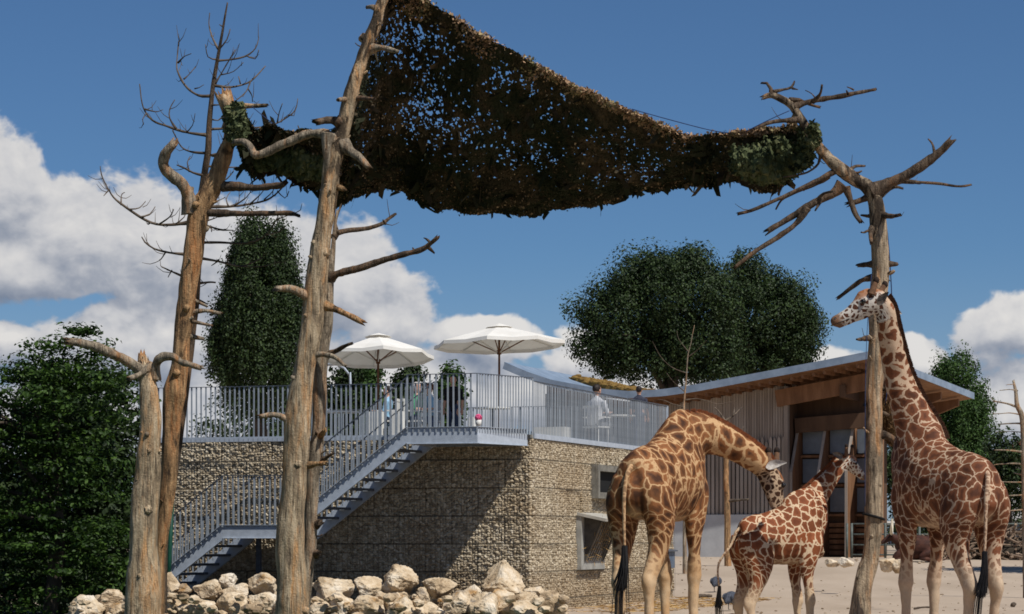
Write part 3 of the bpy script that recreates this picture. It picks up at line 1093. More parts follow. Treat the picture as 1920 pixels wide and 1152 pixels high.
# slender dead conifer behind
C_TRUNK = [(300, base_v(35), 11), (308, 1000, 9), (326, 880, 9), (343, 740, 10), (356, 640, 10), (368, 520, 8.5), (374, 400, 7.5), (384, 320, 6.5), (391, 270, 6), (395, 200, 5), (407, 120, 3.6), (417, 60, 2.5), (427, 5, 1.2)]
C_BR = [
    [(393, 180, 2.6), (372, 179, 2.3), (350, 165, 2), (335, 140, 1.7), (330, 118, 1.4), (337, 75, 1)],
    [(334, 118, 1.4), (345, 108, 1), (357, 100, .8)], [(345, 148, 1.2), (357, 138, 1), (364, 128, .8)], [(365, 166, 1), (374, 163, .8), (383, 158, .6)],
    [(388, 254, 2.8), (350, 249, 2.4), (312, 236, 2.1), (285, 224, 1.8), (268, 200, 1.4), (260, 160, 1)],
    [(330, 242, 1.6), (318, 222, 1.3), (318, 205, 1.1), (328, 187, .8)], [(272, 205, 1.2), (290, 208, 1), (303, 205, .7)], [(350, 248, 1.2), (362, 235, 1), (368, 215, .7)],
    [(275, 212, 1.1), (268, 225, .9), (272, 235, .7)],
    [(388, 288, 2.2), (360, 286, 1.8), (340, 275, 1.4), (326, 248, 1)], [(384, 330, 2.4), (360, 325, 2), (340, 314, 1.6), (333, 309, 1)], [(355, 322, 1.2), (352, 305, 1), (360, 292, .7)],
    [(360, 417, 3.2), (320, 421, 2.8), (285, 418, 2.5), (250, 400, 2.2), (218, 378, 1.9), (203, 352, 1.5), (188, 325, 1.2), (184, 310, .8)],
    [(300, 420, 1.4), (318, 410, 1.2), (324, 395, .9)], [(262, 408, 1.4), (280, 402, 1.1), (288, 390, .8)], [(240, 393, 1.3), (262, 392, 1), (275, 382, .8)], [(226, 384, 1.2), (226, 370, 1), (232, 358, .8)], [(205, 356, 1), (197, 366, .8)],
    [(282, 418, 1.2), (275, 425, .8)], [(330, 420, 1.3), (345, 408, 1), (350, 396, .8)],
    [(356, 478, 2.4), (320, 474, 2), (288, 465, 1.7), (272, 452, 1.3), (268, 442, .9)], [(310, 472, 1.2), (302, 482, 1), (297, 490, .8)],
    [(350, 522, 2), (325, 510, 1.7), (302, 500, 1)], [(322, 508, 1), (318, 518, .8)],
    [(408, 114, 2), (432, 112, 1.8), (462, 104, 1.5), (480, 88, 1.2), (485, 66, .8)], [(462, 104, 1.1), (478, 110, .9), (484, 92, .7)],
    [(410, 92, 1.6), (400, 72, 1.4), (394, 48, 1.1), (394, 26, .8)], [(405, 112, 1.2), (390, 108, 1), (386, 85, .7)], [(412, 90, 1.4), (424, 74, 1.1), (430, 56, .8)], [(417, 50, 1), (411, 46, .7)],
    [(400, 160, 2.2), (432, 163, 2), (462, 155, 1.7), (482, 140, 1.3), (500, 125, .9)], [(470, 152, 1.3), (463, 170, 1.1), (442, 190, .8)], [(403, 158, 1.6), (418, 132, 1.3), (432, 108, 1), (440, 94, .8)],
    [(415, 140, 1), (438, 135, .9), (456, 120, .7)], [(450, 158, 1), (444, 146, .8)], [(466, 168, 1), (474, 180, .9), (476, 192, .7)],
    [(395, 198, 1.4), (410, 199, 1.1), (420, 197, .8)], [(393, 243, 2.2), (420, 242, 2), (470, 240, 1.7), (505, 238, 1.5), (532, 222, 1.2), (552, 205, 1), (557, 186, .8)],
    [(520, 230, 1.1), (524, 210, .9), (530, 194, .7)], [(540, 216, 1), (552, 218, .8), (556, 205, .7)], [(470, 240, 1), (478, 226, .8)],
    [(392, 222, 1.3), (410, 226, 1.1), (422, 214, .8)], [(388, 292, 1.5), (410, 288, 1.2), (425, 268, .9)], [(386, 312, 1.6), (420, 313, 1.4), (455, 312, 1)],
    [(380, 388, 2.4), (430, 388, 2.2), (470, 382, 1.9), (505, 370, 1.6), (525, 352, 1.3), (537, 330, 1), (538, 318, .7)],
    [(440, 387, 1.2), (462, 372, 1), (470, 358, .7)], [(470, 382, 1.2), (488, 366, 1), (500, 352, .7)], [(495, 375, 1.1), (510, 362, .9), (518, 345, .7)], [(520, 358, 1), (535, 372, .9), (545, 358, .7)],
    [(430, 388, 1.2), (425, 372, .9), (434, 360, .7)], [(395, 388, 1.2), (404, 376, 1), (420, 368, .8)],
    [(375, 455, 2.2), (430, 456, 2), (470, 453, 1.8), (498, 440, 1.5), (514, 422, 1.2), (522, 404, .9)], [(498, 440, 1), (520, 436, .8), (535, 425, .6)],
    [(372, 484, 2.2), (410, 490, 1.9), (450, 500, 1.6), (475, 494, 1.3), (492, 480, .9)], [(450, 500, 1.1), (490, 500, .9), (525, 492, .7)], [(425, 494, 1), (430, 480, .8)],
    [(372, 420, 2.2), (395, 424, 1.8), (420, 430, 1.6), (440, 435, 1)], [(395, 424, 1.1), (400, 436, .8)], [(385, 415, 1.1), (404, 408, .9), (415, 402, .6)],
    [(370, 530, 2), (400, 530, 1.4)], [(366, 560, 1.6), (388, 572, 1)], [(383, 340, 1.8), (420, 338, 1.5), (440, 320, 1)], [(428, 388, 1), (445, 378, .8), (450, 365, .6)],
    [(410, 488, 1), (400, 500, .8)], [(480, 452, 1), (485, 440, .8)], [(518, 412, 1), (540, 404, .9), (560, 396, .7), (562, 385, .5)],
]
dead_tree('dead_conifer', 'slender dead conifer with thin upcurved twigs standing behind the forked trunk', 35.0, C_TRUNK, C_BR, (MAT['wood_dark'], MAT['twig']), 91, sides=12, twigs=6)

# right trunk with the spreading dead crown
F_TRUNK = [(1608, base_v(32.5), 34), (1609, 1190, 26), (1612, 1152, 20), (1616, 1110, 18), (1624, 1075, 17.5), (1631, 1045, 16), (1636, 1010, 16), (1639, 975, 18), (1638, 940, 16.5), (1638, 896, 16), (1638, 818, 16), (1638, 745, 16),
           (1641, 700, 16), (1643, 647, 15), (1643, 600, 14), (1647, 550, 14.5), (1651, 506, 16), (1648, 450, 15), (1645, 405, 15), (1640, 375, 15), (1628, 352, 15), (1610, 340, 14), (1588, 326, 13.5), (1556, 299, 11), (1529, 267, 10),
           (1506, 231, 9), (1486, 198, 8), (1466, 186, 7), (1446, 178, 6), (1434, 181, 4)]
F_BR = [
    [(1447, 178, 4), (1445, 166, 3.5), (1438, 156, 3), (1430, 155, 2.4)], [(1450, 173, 3), (1470, 169, 2.6), (1486, 166, 2.4), (1492, 156, 1.6)], [(1486, 166, 1.6), (1494, 168, 1)],
    [(1488, 202, 6), (1505, 194, 6), (1540, 184, 5), (1590, 177, 4.2), (1636, 168, 3)], [(1524, 191, 3.2), (1536, 178, 2.6), (1539, 160, 2)], [(1480, 188, 4), (1498, 186, 3.5), (1515, 193, 3), (1532, 199, 2.4)],
    [(1590, 177, 1.6), (1586, 168, 1.2)], [(1530, 186, 1.4), (1522, 176, 1), (1510, 170, .7)], [(1600, 168, 1.2), (1590, 163, 1)],
    [(1500, 224, 5), (1470, 228, 4.2), (1440, 234, 3.4), (1413, 243, 2.4)],
    [(1634, 360, 13), (1655, 349, 11), (1690, 333, 9.5), (1730, 310, 9), (1760, 286, 8), (1779, 269, 6.5)], [(1754, 288, 2.6), (1750, 272, 2.2), (1742, 262, 1.4)],
    [(1680, 340, 4), (1720, 343, 3.2), (1770, 347, 2.6), (1819, 348, 2)], [(1648, 369, 5), (1662, 362, 4.5), (1676, 354, 4), (1689, 358, 2.4)],
    [(1572, 318, 5), (1545, 333, 4.6), (1510, 350, 4), (1470, 369, 3.6), (1430, 387, 3.2), (1387, 401, 3)], [(1555, 330, 4), (1525, 348, 3.2), (1490, 362, 2.8), (1465, 376, 2.2), (1453, 395, 1.6)], [(1510, 350, 2), (1506, 362, 1.2)],
    [(1580, 346, 9), (1562, 364, 8), (1520, 385, 7), (1480, 410, 6), (1441, 432, 5)], [(1512, 390, 6), (1490, 422, 5), (1455, 448, 4.6), (1420, 470, 4.2), (1379, 501, 3.6)], [(1528, 380, 3), (1545, 362, 2.6), (1562, 356, 2)],
    [(1540, 376, 2.6), (1532, 392, 1.6)], [(1586, 352, 6), (1594, 374, 5), (1602, 395, 4.5), (1611, 413, 4)], [(1640, 362, 7), (1616, 377, 5.5), (1592, 385, 4.5)],
    [(1538, 288, 3), (1534, 308, 2.6), (1512, 323, 2.2), (1470, 331, 1.6)], [(1592, 322, 4), (1602, 312, 3), (1620, 310, 2)],
    [(1652, 403, 4.5), (1684, 405, 3.5)], [(1634, 405, 3), (1617, 406, 2)], [(1640, 428, 7), (1631, 438, 5), (1629, 456, 3)], [(1630, 434, 2), (1617, 435, 1.6)], [(1640, 495, 5), (1609, 498, 3.4)], [(1662, 495, 5), (1678, 494, 4)],
    [(1645, 518, 6), (1620, 524, 5), (1598, 538, 4.2), (1571, 558, 3.2)], [(1632, 520, 3), (1650, 516, 3), (1664, 526, 2)], [(1630, 634, 4), (1606, 632, 2)], [(1646, 815, 7), (1664, 817, 6.5), (1680, 828, 6), (1692, 842, 4.5)],
    [(1622, 757, 4), (1640, 770, 5), (1662, 779, 3)], [(1645, 690, 5), (1662, 690, 4)], [(1644, 725, 4), (1661, 732, 3)],
]
F_MATS = (MAT['wood_bark'], MAT['wood_dark'])
dead_tree('dead_tree', 'crooked grey trunk at the right, its bare crown spreading above the giraffe head', 32.5, F_TRUNK, F_BR, F_MATS, 121, spurs=16, twigs=2.2,
          knots=((1614, 1146, 15, 32.42), (1648, 972, 10, 32.45), (1640, 905, 9, 32.42), (1640, 640, 8, 32.42), (1635, 440, 8, 32.45), (1630, 356, 12, 32.5), (1590, 327, 10, 32.5)), sides=40)


def strap(name, label, u, v, r, d, tilt):
    pts = []
    for i in range(28):
        a = 2 * math.pi * i / 28
        pts.append((r * math.cos(a), r * math.sin(a), tilt * math.cos(a)))
    c = P(u, v, d)
    mb = MB()
    mb.tube(pts, [0.016] * 28, 6, closed=True)
    return tag(mb.obj(name, MAT['black'], None, True, loc=c), label, 'strap')


strap('trunk_strap', 'black strap bound round the right trunk below the calf muzzle', 1638, 969, 0.128, 32.5, -0.035)
strap('trunk_strap', 'dark strap round the left broken stump near its foot', 276, 1000, 0.20, 33.5, 0.02) if False else None
# ================================================================== CAMOUFLAGE NET
def camo_mat(name, stops, amp):
    m, k, b = new_mat(name)
    tc = k.n('ShaderNodeTexCoord')
    g = k.n('ShaderNodeNewGeometry')
    o = tc.outputs['Object']
    q = k.noise(o, 1.3, 4, 0.6, 0.8)
    q = k.math('ADD', q, k.math('MULTIPLY', k.math('SUBTRACT', g.outputs['Random Per Island'], 0.5), amp))
    col = k.ramp(q, stops)
    f = k.noise(o, 45, 3, 0.6)
    col = k.vmath('SCALE', col, scale=k.math('ADD', 0.5, f))
    k.put(b.inputs['Base Color'], col)
    b.inputs['Roughness'].default_value = 0.9
    b.inputs['Specular IOR Level'].default_value = 0.08
    return m


MAT['camo'] = camo_mat('camouflage_netting_shaded', [(0.30, S(32, 35, 26)), (0.45, S(52, 55, 41)), (0.55, S(60, 54, 42)), (0.70, S(92, 80, 63))], 0.1)  # dark palette carries the shade of the net's underside
MAT['camo_cut'] = camo_mat('camouflage_garnish', [(0.22, S(32, 38, 28)), (0.42, S(58, 64, 46)), (0.52, S(66, 58, 45)), (0.60, S(98, 82, 63)), (0.70, S(156, 132, 104)), (0.84, S(192, 172, 142))], 0.46)
MAT['camo_tan_lit'] = camo_mat('camouflage_tan_lit_garnish', [(0.25, S(70, 62, 46)), (0.42, S(132, 106, 82)), (0.52, S(182, 148, 118)), (0.62, S(160, 146, 108)), (0.72, S(76, 78, 54))], 0.22)  # tan garnish, lightened to paint in the sun on the upper edge
MAT['camo_green'] = camo_mat('camouflage_green', [(0.25, S(34, 40, 27)), (0.45, S(66, 74, 50)), (0.6, S(94, 100, 70)), (0.78, S(118, 114, 82))], 0.3)
MAT['rope'] = surf('blue_rope', [S(30, 46, 84), S(44, 62, 104)], 20, rough=0.7)

NET = [((440, 205, 33.8), (446, 262, 33.9)), ((478, 246, 33.8), (470, 322, 34.6)), ((510, 230, 33.8), (520, 326, 35.2)), ((560, 248, 33.7), (565, 342, 35.8)), ((620, 246, 33.6), (615, 362, 36.2)),
       ((662, 190, 33.5), (648, 376, 36.5)), ((694, 90, 33.4), (682, 358, 36.8)), ((728, -28, 33.3), (714, 352, 37.0)), ((800, 8, 33.4), (760, 370, 37.3)), ((900, 60, 33.5), (830, 390, 37.5)),
       ((1000, 121, 33.6), (920, 401, 37.6)), ((1100, 171, 33.7), (1030, 398, 37.5)), ((1200, 216, 33.7), (1150, 375, 37.1)), ((1300, 252, 33.6), (1260, 354, 36.2)), ((1390, 255, 33.3), (1360, 346, 35.0)),
       ((1450, 247, 33.0), (1435, 357, 34.0)), ((1500, 243, 32.8), (1488, 332, 33.2)), ((1518, 250, 32.75), (1512, 288, 32.75))]


def make_net():
    c = P(960, 250, 35)
    root = thing('camouflage_net', 'large camouflage net strung like a sail between the dead trees', 'net', (c.x, c.y, c.z))
    org = np.array(c)
    ns, nt = 760, 200
    top, _ = resample([P(*q[0]) for q in NET], [0] * len(NET), 0.02)
    # parameter by index so that top and bottom correspond
    n = len(NET)

    def curve(i):
        pts = [np.array(P(*q[i])) for q in NET]
        out = []
        for s in np.linspace(0, n - 1, ns + 1):
            a = min(int(s), n - 2)
            t = s - a
            p0, p1, p2, p3 = pts[max(a - 1, 0)], pts[a], pts[a + 1], pts[min(a + 2, n - 1)]
            out.append(0.5 * ((2 * p1) + (-p0 + p2) * t + (2 * p0 - 5 * p1 + 4 * p2 - p3) * t * t + (-p0 + 3 * p1 - 3 * p2 + p3) * t ** 3))
        return np.array(out)
    T, B = curve(0), curve(1)
    s = np.linspace(0, 1, ns + 1)
    tt = np.linspace(0, 1, nt + 1)
    G = T[:, None, :] * (1 - tt)[None, :, None] + B[:, None, :] * tt[None, :, None]
    # hang: belly droops and folds run across
    H = np.linalg.norm(B - T, axis=1)
    sag = (np.sin(math.pi * tt) ** 1.0)[None, :] * H[:, None] * 0.10
    G[:, :, 2] -= sag * 0.5
    G[:, :, 1] += sag * 0.8
    fl = G.reshape(-1, 3)
    fold = fbm(np.stack([s.repeat(nt + 1) * 26, np.tile(tt, ns + 1) * 2.2, np.zeros(len(fl))], -1), 5, 3).reshape(ns + 1, nt + 1)
    G[:, :, 1] += 0.16 * fold
    G[:, :, 2] += 0.07 * fold + 0.03 * fbm(fl * 4.0, 9, 2).reshape(ns + 1, nt + 1)
    # ragged lower edge
    G[:, -1, 2] += 0.05 * vnoise(np.stack([s * 90, s * 0, s * 0], -1), 4)
    V = G.reshape(-1, 3) + rng.normal(0, 0.008, (len(fl), 3))
    i, j = np.meshgrid(np.arange(ns), np.arange(nt), indexing='ij')
    ctr = G[:-1, :-1].reshape(-1, 3)
    a = vnoise(ctr * np.array([40, 24, 40]), 2) + 0.8 * vnoise(ctr * np.array([70, 42, 70]), 6)
    b = vnoise(ctr * np.array([1.7, 1.0, 2.4]), 8)
    S_ = ((i + 0.5) / ns).ravel()
    T_ = ((j + 0.5) / nt).ravel()
    open_ = np.clip((S_ - 0.27) / 0.06, 0, 1) * np.clip((0.90 - S_) / 0.15, 0, 1) * np.clip((T_ - 0.03) / 0.08, 0, 1) * np.clip((0.74 - T_) / 0.22, 0.0, 1)
    hole = a > 1.30 - 0.42 * open_ - 0.74 * b * open_
    F = np.stack([i * (nt + 1) + j, (i + 1) * (nt + 1) + j, (i + 1) * (nt + 1) + j + 1, i * (nt + 1) + j + 1], -1).reshape(-1, 4)[~hole]
    o = link('netting', build_mesh('netting', V - org, [F], False), MAT['camo'], root)
    # cloth garnish: small cut flaps knotted into the net
    def flaps(name, N, si, ti, wr, hr, mat, lift, up):
        c0 = G[si, ti] + rng.normal(0, 0.012, (N, 3)) + np.array(lift)
        w = rng.uniform(wr[0], wr[1], N)[:, None]
        h = rng.uniform(hr[0], hr[1], N)[:, None]
        d1 = rng.normal(0, 1, (N, 3))
        d1 /= np.linalg.norm(d1, axis=1)[:, None]
        d2 = rng.normal(0, 1, (N, 3)) + np.array([0, 0, up])
        d2 -= d1 * (d1 * d2).sum(1)[:, None]
        d2 /= np.linalg.norm(d2, axis=1)[:, None]
        Vf = np.stack([c0 - d1 * w * .5, c0 + d1 * w * .5, c0 + d1 * w * .35 + d2 * h, c0 - d1 * w * .25 + d2 * h * 0.8], 1).reshape(-1, 3)
        o2 = link(name, build_mesh(name, Vf - org, [np.arange(N * 4).reshape(-1, 4)], False), MAT[mat], root)
        tag(o2, kind='stuff')
    N = 36000
    si, ti = rng.integers(0, ns, N), rng.integers(0, nt, N)
    thin = (si / ns > 0.30) & (si / ns < 0.86) & (ti / nt < 0.72)
    bb = vnoise(G[si, ti] * np.array([1.7, 1.0, 2.4]), 8)
    keep = rng.random(N) < np.where(thin, np.clip(0.30 - 0.35 * bb, .08, 1), 0.9)
    si, ti = si[keep], ti[keep]
    flaps('cloth_garnish', len(si), si, ti, (.014, .036), (.014, .04), 'camo_cut', (0, 0, 0), -.6)
    N = 700
    flaps('cloth_patch', N, rng.integers(0, ns, N), rng.integers(int(.05 * nt), nt, N), (.05, .11), (.10, .26), 'camo', (0, 0, 0), -.8)
    # fringe curling over the upper edge, sunlight put into its paler tan
    N = 9000
    si = rng.integers(int(.40 * ns), int(.93 * ns), N)
    si = si[rng.random(N) < np.clip(.55 + .9 * vnoise(np.stack([si * .035, si * 0., si * 0. + 5], -1), 13), .06, 1)]
    N = len(si)
    ti = (rng.random(N) ** 1.8 * 0.065 * nt * (1 + .6 * vnoise(np.stack([si * .05, si * 0., si * 0.], -1), 3))).clip(0, nt).astype(int)
    flaps('edge_garnish', N, si, ti, (.016, .045), (.018, .05), 'camo_tan_lit', (0, -.05, .0), .3)
    # bundled wraps at the tie points
    for (path, d, seed) in (([(437, 200, 15), (444, 225, 18), (446, 250, 19), (440, 268, 15)], 33.75, 3), ([(1512, 240, 10), (1516, 262, 15), (1512, 285, 14), (1505, 312, 5)], 32.7, 5),
                            ([(1518, 238, 9), (1528, 250, 8), (1524, 270, 7)], 32.4, 6),
                            ([(1372, 298, 18), (1410, 305, 30), (1440, 308, 38), (1470, 296, 38), (1495, 280, 28), (1512, 266, 14)], 33.15, 7), ([(462, 290, 14), (485, 292, 26), (510, 282, 32), (545, 294, 32), (590, 304, 30), (620, 312, 22)], 34.4, 9)):
        pts, rad = px(path, d)
        pts, rad = resample(pts, rad, 0.02)
        mb = MB()
        mb.tube(pts, rad, 18, bump=0.35, freq=16, seed=seed)
        mb.obj('tie_bundle', MAT['camo_green'], root, False, origin=org)
        Vb = mb.V[0]
        nb = int(len(Vb) * 2.2)
        cb = Vb[rng.integers(0, len(Vb), nb)] + rng.normal(0, .012, (nb, 3))
        w_ = rng.uniform(.02, .06, nb)[:, None]
        d1 = rng.normal(0, 1, (nb, 3))
        d1 /= np.linalg.norm(d1, axis=1)[:, None]
        d2 = np.cross(d1, rng.normal(0, 1, (nb, 3)))
        d2 /= np.linalg.norm(d2, axis=1)[:, None]
        Vq = np.stack([cb - d1 * w_ * .5, cb + d1 * w_ * .5, cb + d1 * w_ * .3 + d2 * w_, cb - d1 * w_ * .3 + d2 * w_], 1).reshape(-1, 3)
        tag(link('bundle_garnish', build_mesh('bundle_garnish', Vq - org, [np.arange(nb * 4).reshape(-1, 4)]), MAT['camo_green'], root), kind='stuff')
    # ropes
    for path, d in (([(1185, 205, .9), (1260, 226, .9), (1340, 246, .9), (1396, 252, .9)], 33.5), ([(1398, 247, .9), (1440, 226, .9), (1480, 208, .9)], 33.0),
                    ([(472, 200, .8), (490, 215, .8), (512, 232, .8)], 33.8), ([(600, 248, .8), (620, 243, .8), (640, 238, .8)], 33.2), ([(1515, 290, 1.2), (1512, 306, 1.2), (1502, 311, 1.2)], 32.7)):
        pts, rad = px(path, d)
        pts, rad = resample(pts, rad, 0.08)
        mb = MB()
        mb.tube(pts, rad, 5)
        mb.obj('rope', MAT['rope'], root, True, origin=org)


make_net()

for (label, path, d) in (('thin blue rope hanging down the right trunk behind the giraffe neck', [(1656, 385, 1.1), (1664, 440, 1.1), (1669, 500, 1.1), (1672, 560, 1.1), (1673, 640, 1.1), (1660, 760, 1.1)], 32.72),
                         ('thin blue rope hanging straight down left of the right trunk', [(1634, 515, .6, 32.3), (1627, 600, .6, 32.3), (1623, 700, .6, 32.3), (1622, 820, .6, 32.3), (1622, 950, .6, 32.3)], 32.3)):
    pts, rad = px(path, d)
    pts, rad = resample(pts, rad, 0.1)
    mb = MB()
    mb.tube(pts, rad, 5)
    tag(mb.obj('rope', MAT['rope'], None, True, origin=pts[0], loc=pts[0]), label, 'rope')
# ================================================================== GIRAFFE HOUSE
HO = Vector((10.3, 100.0, 0.73))
HR = R(-25)
MAT['timber_grey'] = surf('silvered_timber', [S(122, 110, 100), S(152, 140, 129), S(174, 163, 152)], 3, (1, 1, 0.12), rough=0.9, objrand=0.35, fine=(30, 0.15))
MAT['timber_brown'] = surf('warm_timber', [S(98, 68, 46), S(126, 90, 63), S(146, 108, 78)], 3, (1, 1, 0.2), rough=0.85, objrand=0.2, fine=(25, 0.12))
MAT['soffit'] = surf('pale_soffit', [S(130, 96, 70), S(158, 120, 90)], 3, rough=.85)
MAT['timber_dark'] = surf('dark_timber', [S(74, 54, 40), S(98, 74, 56)], 3, (1, 1, 0.2), rough=0.85, objrand=0.3)
MAT['zinc'] = surf('zinc_flashing', [S(120, 136, 154), S(146, 162, 180)], 2, rough=0.5, metal=0.1, spec=0.4)
MAT['polycarb'] = surf('translucent_panel', [S(88, 96, 105), S(112, 120, 130)], 1.5, rough=0.4, spec=0.5)
MAT['sedum'] = surf('sedum', [S(84, 66, 34), S(120, 92, 46), S(142, 118, 62)], 5, rough=0.95, bump=0.6, island=0.4)
MAT['plinth'] = surf('plinth_concrete', [S(168, 169, 170), S(188, 189, 189)], 1.2, rough=0.85, fine=(14, 0.08))
MAT['glass_grey'] = surf('grey_glass', [S(50, 56, 62), S(74, 82, 90)], 0.8, rough=0.25, spec=0.6)

RPROF = [(-11.0, 8.27), (-10.0, 7.86), (-9.0, 7.53), (-7.1, 7.16), (-5.8, 7.02), (-4.4, 7.06), (-3.1, 7.2), (-0.6, 7.58), (1.7, 7.93), (3.7, 8.25)]


def roof_z(x, y):
    xs = [p[0] for p in RPROF]
    zs = [p[1] for p in RPROF]
    return float(np.interp(x, xs, zs)) - 0.057 * (y + 1.5) * (1 if x > -5.8 else 0.4) - 0.73


def make_house():
    root = thing('giraffe_house', 'timber-clad giraffe house with a sweeping curved roof behind the yard', 'building', HO, HR)
    # roof slab
    xs = np.linspace(-11, 3.7, 60)
    ys = np.array([-1.5, 2, 6, 12.7])
    top = [[(x, y, roof_z(x, y)) for y in ys] for x in xs]
    n, m = len(xs), len(ys)
    V = np.array(top).reshape(-1, 3)
    V2 = V - np.array([0, 0, 0.24])
    V = np.concatenate([V, V2])
    i, j = np.meshgrid(np.arange(n - 1), np.arange(m - 1), indexing='ij')
    Ft = np.stack([i * m + j, (i + 1) * m + j, (i + 1) * m + j + 1, i * m + j + 1], -1).reshape(-1, 4)
    Fb = Ft[:, ::-1] + n * m
    rim = []
    for a in range(n - 1):
        rim.append([a * m + n * m, (a + 1) * m + n * m, (a + 1) * m, a * m])
        rim.append([a * m + m - 1, (a + 1) * m + m - 1, (a + 1) * m + m - 1 + n * m, a * m + m - 1 + n * m])
    for b in range(m - 1):
        rim.append([b, b + 1, b + 1 + n * m, b + n * m])
        q = (n - 1) * m
        rim.append([q + b + n * m, q + b + 1 + n * m, q + b + 1, q + b])
    mb = MB()
    mb.add(V, [Ft], 0)
    mb.add(V, [Fb], 1)
    mb.add(V, [np.array(rim)], 0)
    roof = mb.obj('roof', [MAT['zinc'], MAT['soffit']], root)
    # fascia strips, a touch proud of the slab
    mb = MB()
    for a in range(n - 1):
        p, q = (xs[a], -1.53, roof_z(xs[a], -1.5) - 0.14), (xs[a + 1], -1.53, roof_z(xs[a + 1], -1.5) - 0.14)
        mb.bar(p, q, 0.03, 0.27)
    mb.obj('fascia', MAT['zinc'], roof)
    mb = MB()
    for a, b in zip(ys[:-1], ys[1:]):
        mb.bar((3.73, a, roof_z(3.7, a) - 0.14), (3.73, b, roof_z(3.7, b) - 0.14), 0.03, 0.27)
    mb.obj('fascia', MAT['zinc'], roof)
    # planted strip on the left wing
    mb = MB()
    V0, F0 = ico(1)
    g = np.random.default_rng(3)
    for _ in range(1500):
        x = g.uniform(-10.2, -6.2)
        y = g.uniform(3.0, 6.0)
        s = g.uniform(.06, .12)
        zz = float(np.interp(x, [-10.3, -8.6, -6.6, -6.0], [7.99, 7.60, 7.20, 7.08])) - .73 - .06
        mb.add(V0 * np.array([s * 1.3, s, s * .6]) * (1 + .3 * (g.random((len(V0), 1)) - .5)) + np.array([x, y, zz + g.normal(0, .03)]), F0)
    tag(mb.obj('planting', MAT['sedum'], roof), kind='stuff')
    mb = MB()
    mb.prism([(-10.25, 6.5), (-6.1, 6.2), (-6.1, 6.30), (-6.6, 6.42), (-8.6, 6.80), (-10.25, 7.18)], 1, 3.0, 6.0)
    mb.obj('planting_bed', MAT['sedum'], roof)
    # rafters under the eaves
    mb = MB()
    mb.box((0, 0, 0), (0.07, 2.4, 0.13))
    raf = mb.mesh('rafter')
    raf.materials.append(MAT['timber_brown'])
    for x in np.arange(-5.2, 3.7, 0.42):
        link('rafter', raf, [], roof, (x, -0.25, roof_z(x, -0.3) - 0.37))
    # walls: main volume
    mb = MB()
    WT = 0.4
    prof = [(x, roof_z(x, 0) - 0.34) for x in np.linspace(-5.2, -0.05, 14)]
    mb.prism([(-5.2, 0)] + [(-0.05, 0)] + prof[::-1], 1, 0.12, 0.4)
    mb.obj('wall', MAT['timber_dark'], root)
    mb = MB()
    prof = [(x, roof_z(x, 0) - 0.34) for x in np.linspace(-0.05, 3.3, 8)]
    mb.prism([(-0.05, 0), (3.3, 0)] + prof[::-1], 1, 1.3, 1.6)
    mb.obj('wall', MAT['timber_dark'], root)
    mb = MB()
    mb.box((-0.05, 0.75, 3.2), (0.12, 1.3, 6.4))
    mb.box((1.2, 5.0, 2.7), (0.2, 7.0, 5.4))
    mb.box((-5.1, 5.0, 2.7), (0.2, 9.2, 5.4))
    mb.obj('wall', MAT['timber_dark'], root)
    mb = MB()
    mb.box((-2.68, 0.02, 0.80), (5.05, 0.24, 1.61))
    mb.obj('plinth', MAT['plinth'], root)
    # silvered upper boards
    for x in np.arange(-5.15, -0.06, 0.105):
        zt = roof_z(x, 0) - 0.36
        mb = MB()
        d = rnd.uniform(-.012, .012)
        mb.box((x, 0.09 + d, (1.62 + zt) / 2), (0.088, 0.03, zt - 1.62))
        mb.obj('board', MAT['timber_grey'], root)
    # sturdier pickets in front, ragged tops
    for x in np.arange(-3.6, -0.1, 0.165):
        zt = 4.35 + rnd.uniform(-.10, .12)
        mb = MB()
        mb.prism([(x - .055, 1.62), (x + .055, 1.62), (x + .055, zt), (x, zt + .12), (x - .055, zt)], 1, -0.03 + rnd.uniform(-.02, .01), 0.03)
        mb.obj('picket', MAT['timber_grey'], root)
    # corner post between cladding and portal
    mb = MB()
    mb.box((0.0, -0.02, 3.3), (0.16, 0.22, 6.2))
    mb.obj('post', MAT['timber_grey'], root)
    # glulam beam across the portal
    mb = MB()
    a, b = (-0.35, -0.12, roof_z(-.35, 0) - 0.86), (3.5, -0.12, roof_z(3.5, 0) - 0.86)
    mb.bar(a, b, 0.22, 0.62)
    mb.obj('beam', MAT['timber_brown'], root)
    mb = MB()
    mb.bar((0.1, 0.75, 4.95), (3.3, 0.75, 5.15), 0.2, 0.55)
    mb.obj('beam', MAT['timber_dark'], root)
    # portal fins: tapering boards standing out from the glazing
    for x in (0.14, 1.22, 2.30, 3.34):
        mb = MB()
        mb.prism([(1.28, 0.0), (0.10, 0.0), (0.10, 3.2), (1.05, 5.1), (1.28, 5.1)], 0, x - 0.04, x + 0.04)
        f = mb.obj('fin', MAT['timber_brown'], root)
        mb = MB()
        mb.bar((x, 0.08, 0.02), (x, 0.08, 3.2), 0.10, 0.04, up=(0, 1, 0))
        mb.bar((x, 0.08, 3.2), (x, 1.04, 5.12), 0.10, 0.04, up=(0, 1, 0))
        mb.obj('edge_strip', MAT['timber_grey'], f)
    for i, x in enumerate((0.68, 1.76, 2.82)):
        mb = MB()
        for z, h in ((2.15, 1.0), (3.25, 1.0), (4.35, 1.0)):
            mb.box((x, 1.22, z), (0.90, 0.04, h - 0.1))
        mb.obj('glazing', MAT['polycarb'], root)
        for z in (1.58, 2.70, 3.80):
            mb = MB()
            mb.box((x, 1.16, z), (0.98, 0.14, 0.09))
            mb.obj('transom', MAT['timber_brown'], root)
        for q in range(6):
            mb = MB()
            mb.box((x, 1.18, 0.16 + 0.21 * q), (0.96, 0.06, 0.15))
            mb.obj('slat', MAT['timber_brown'], root)
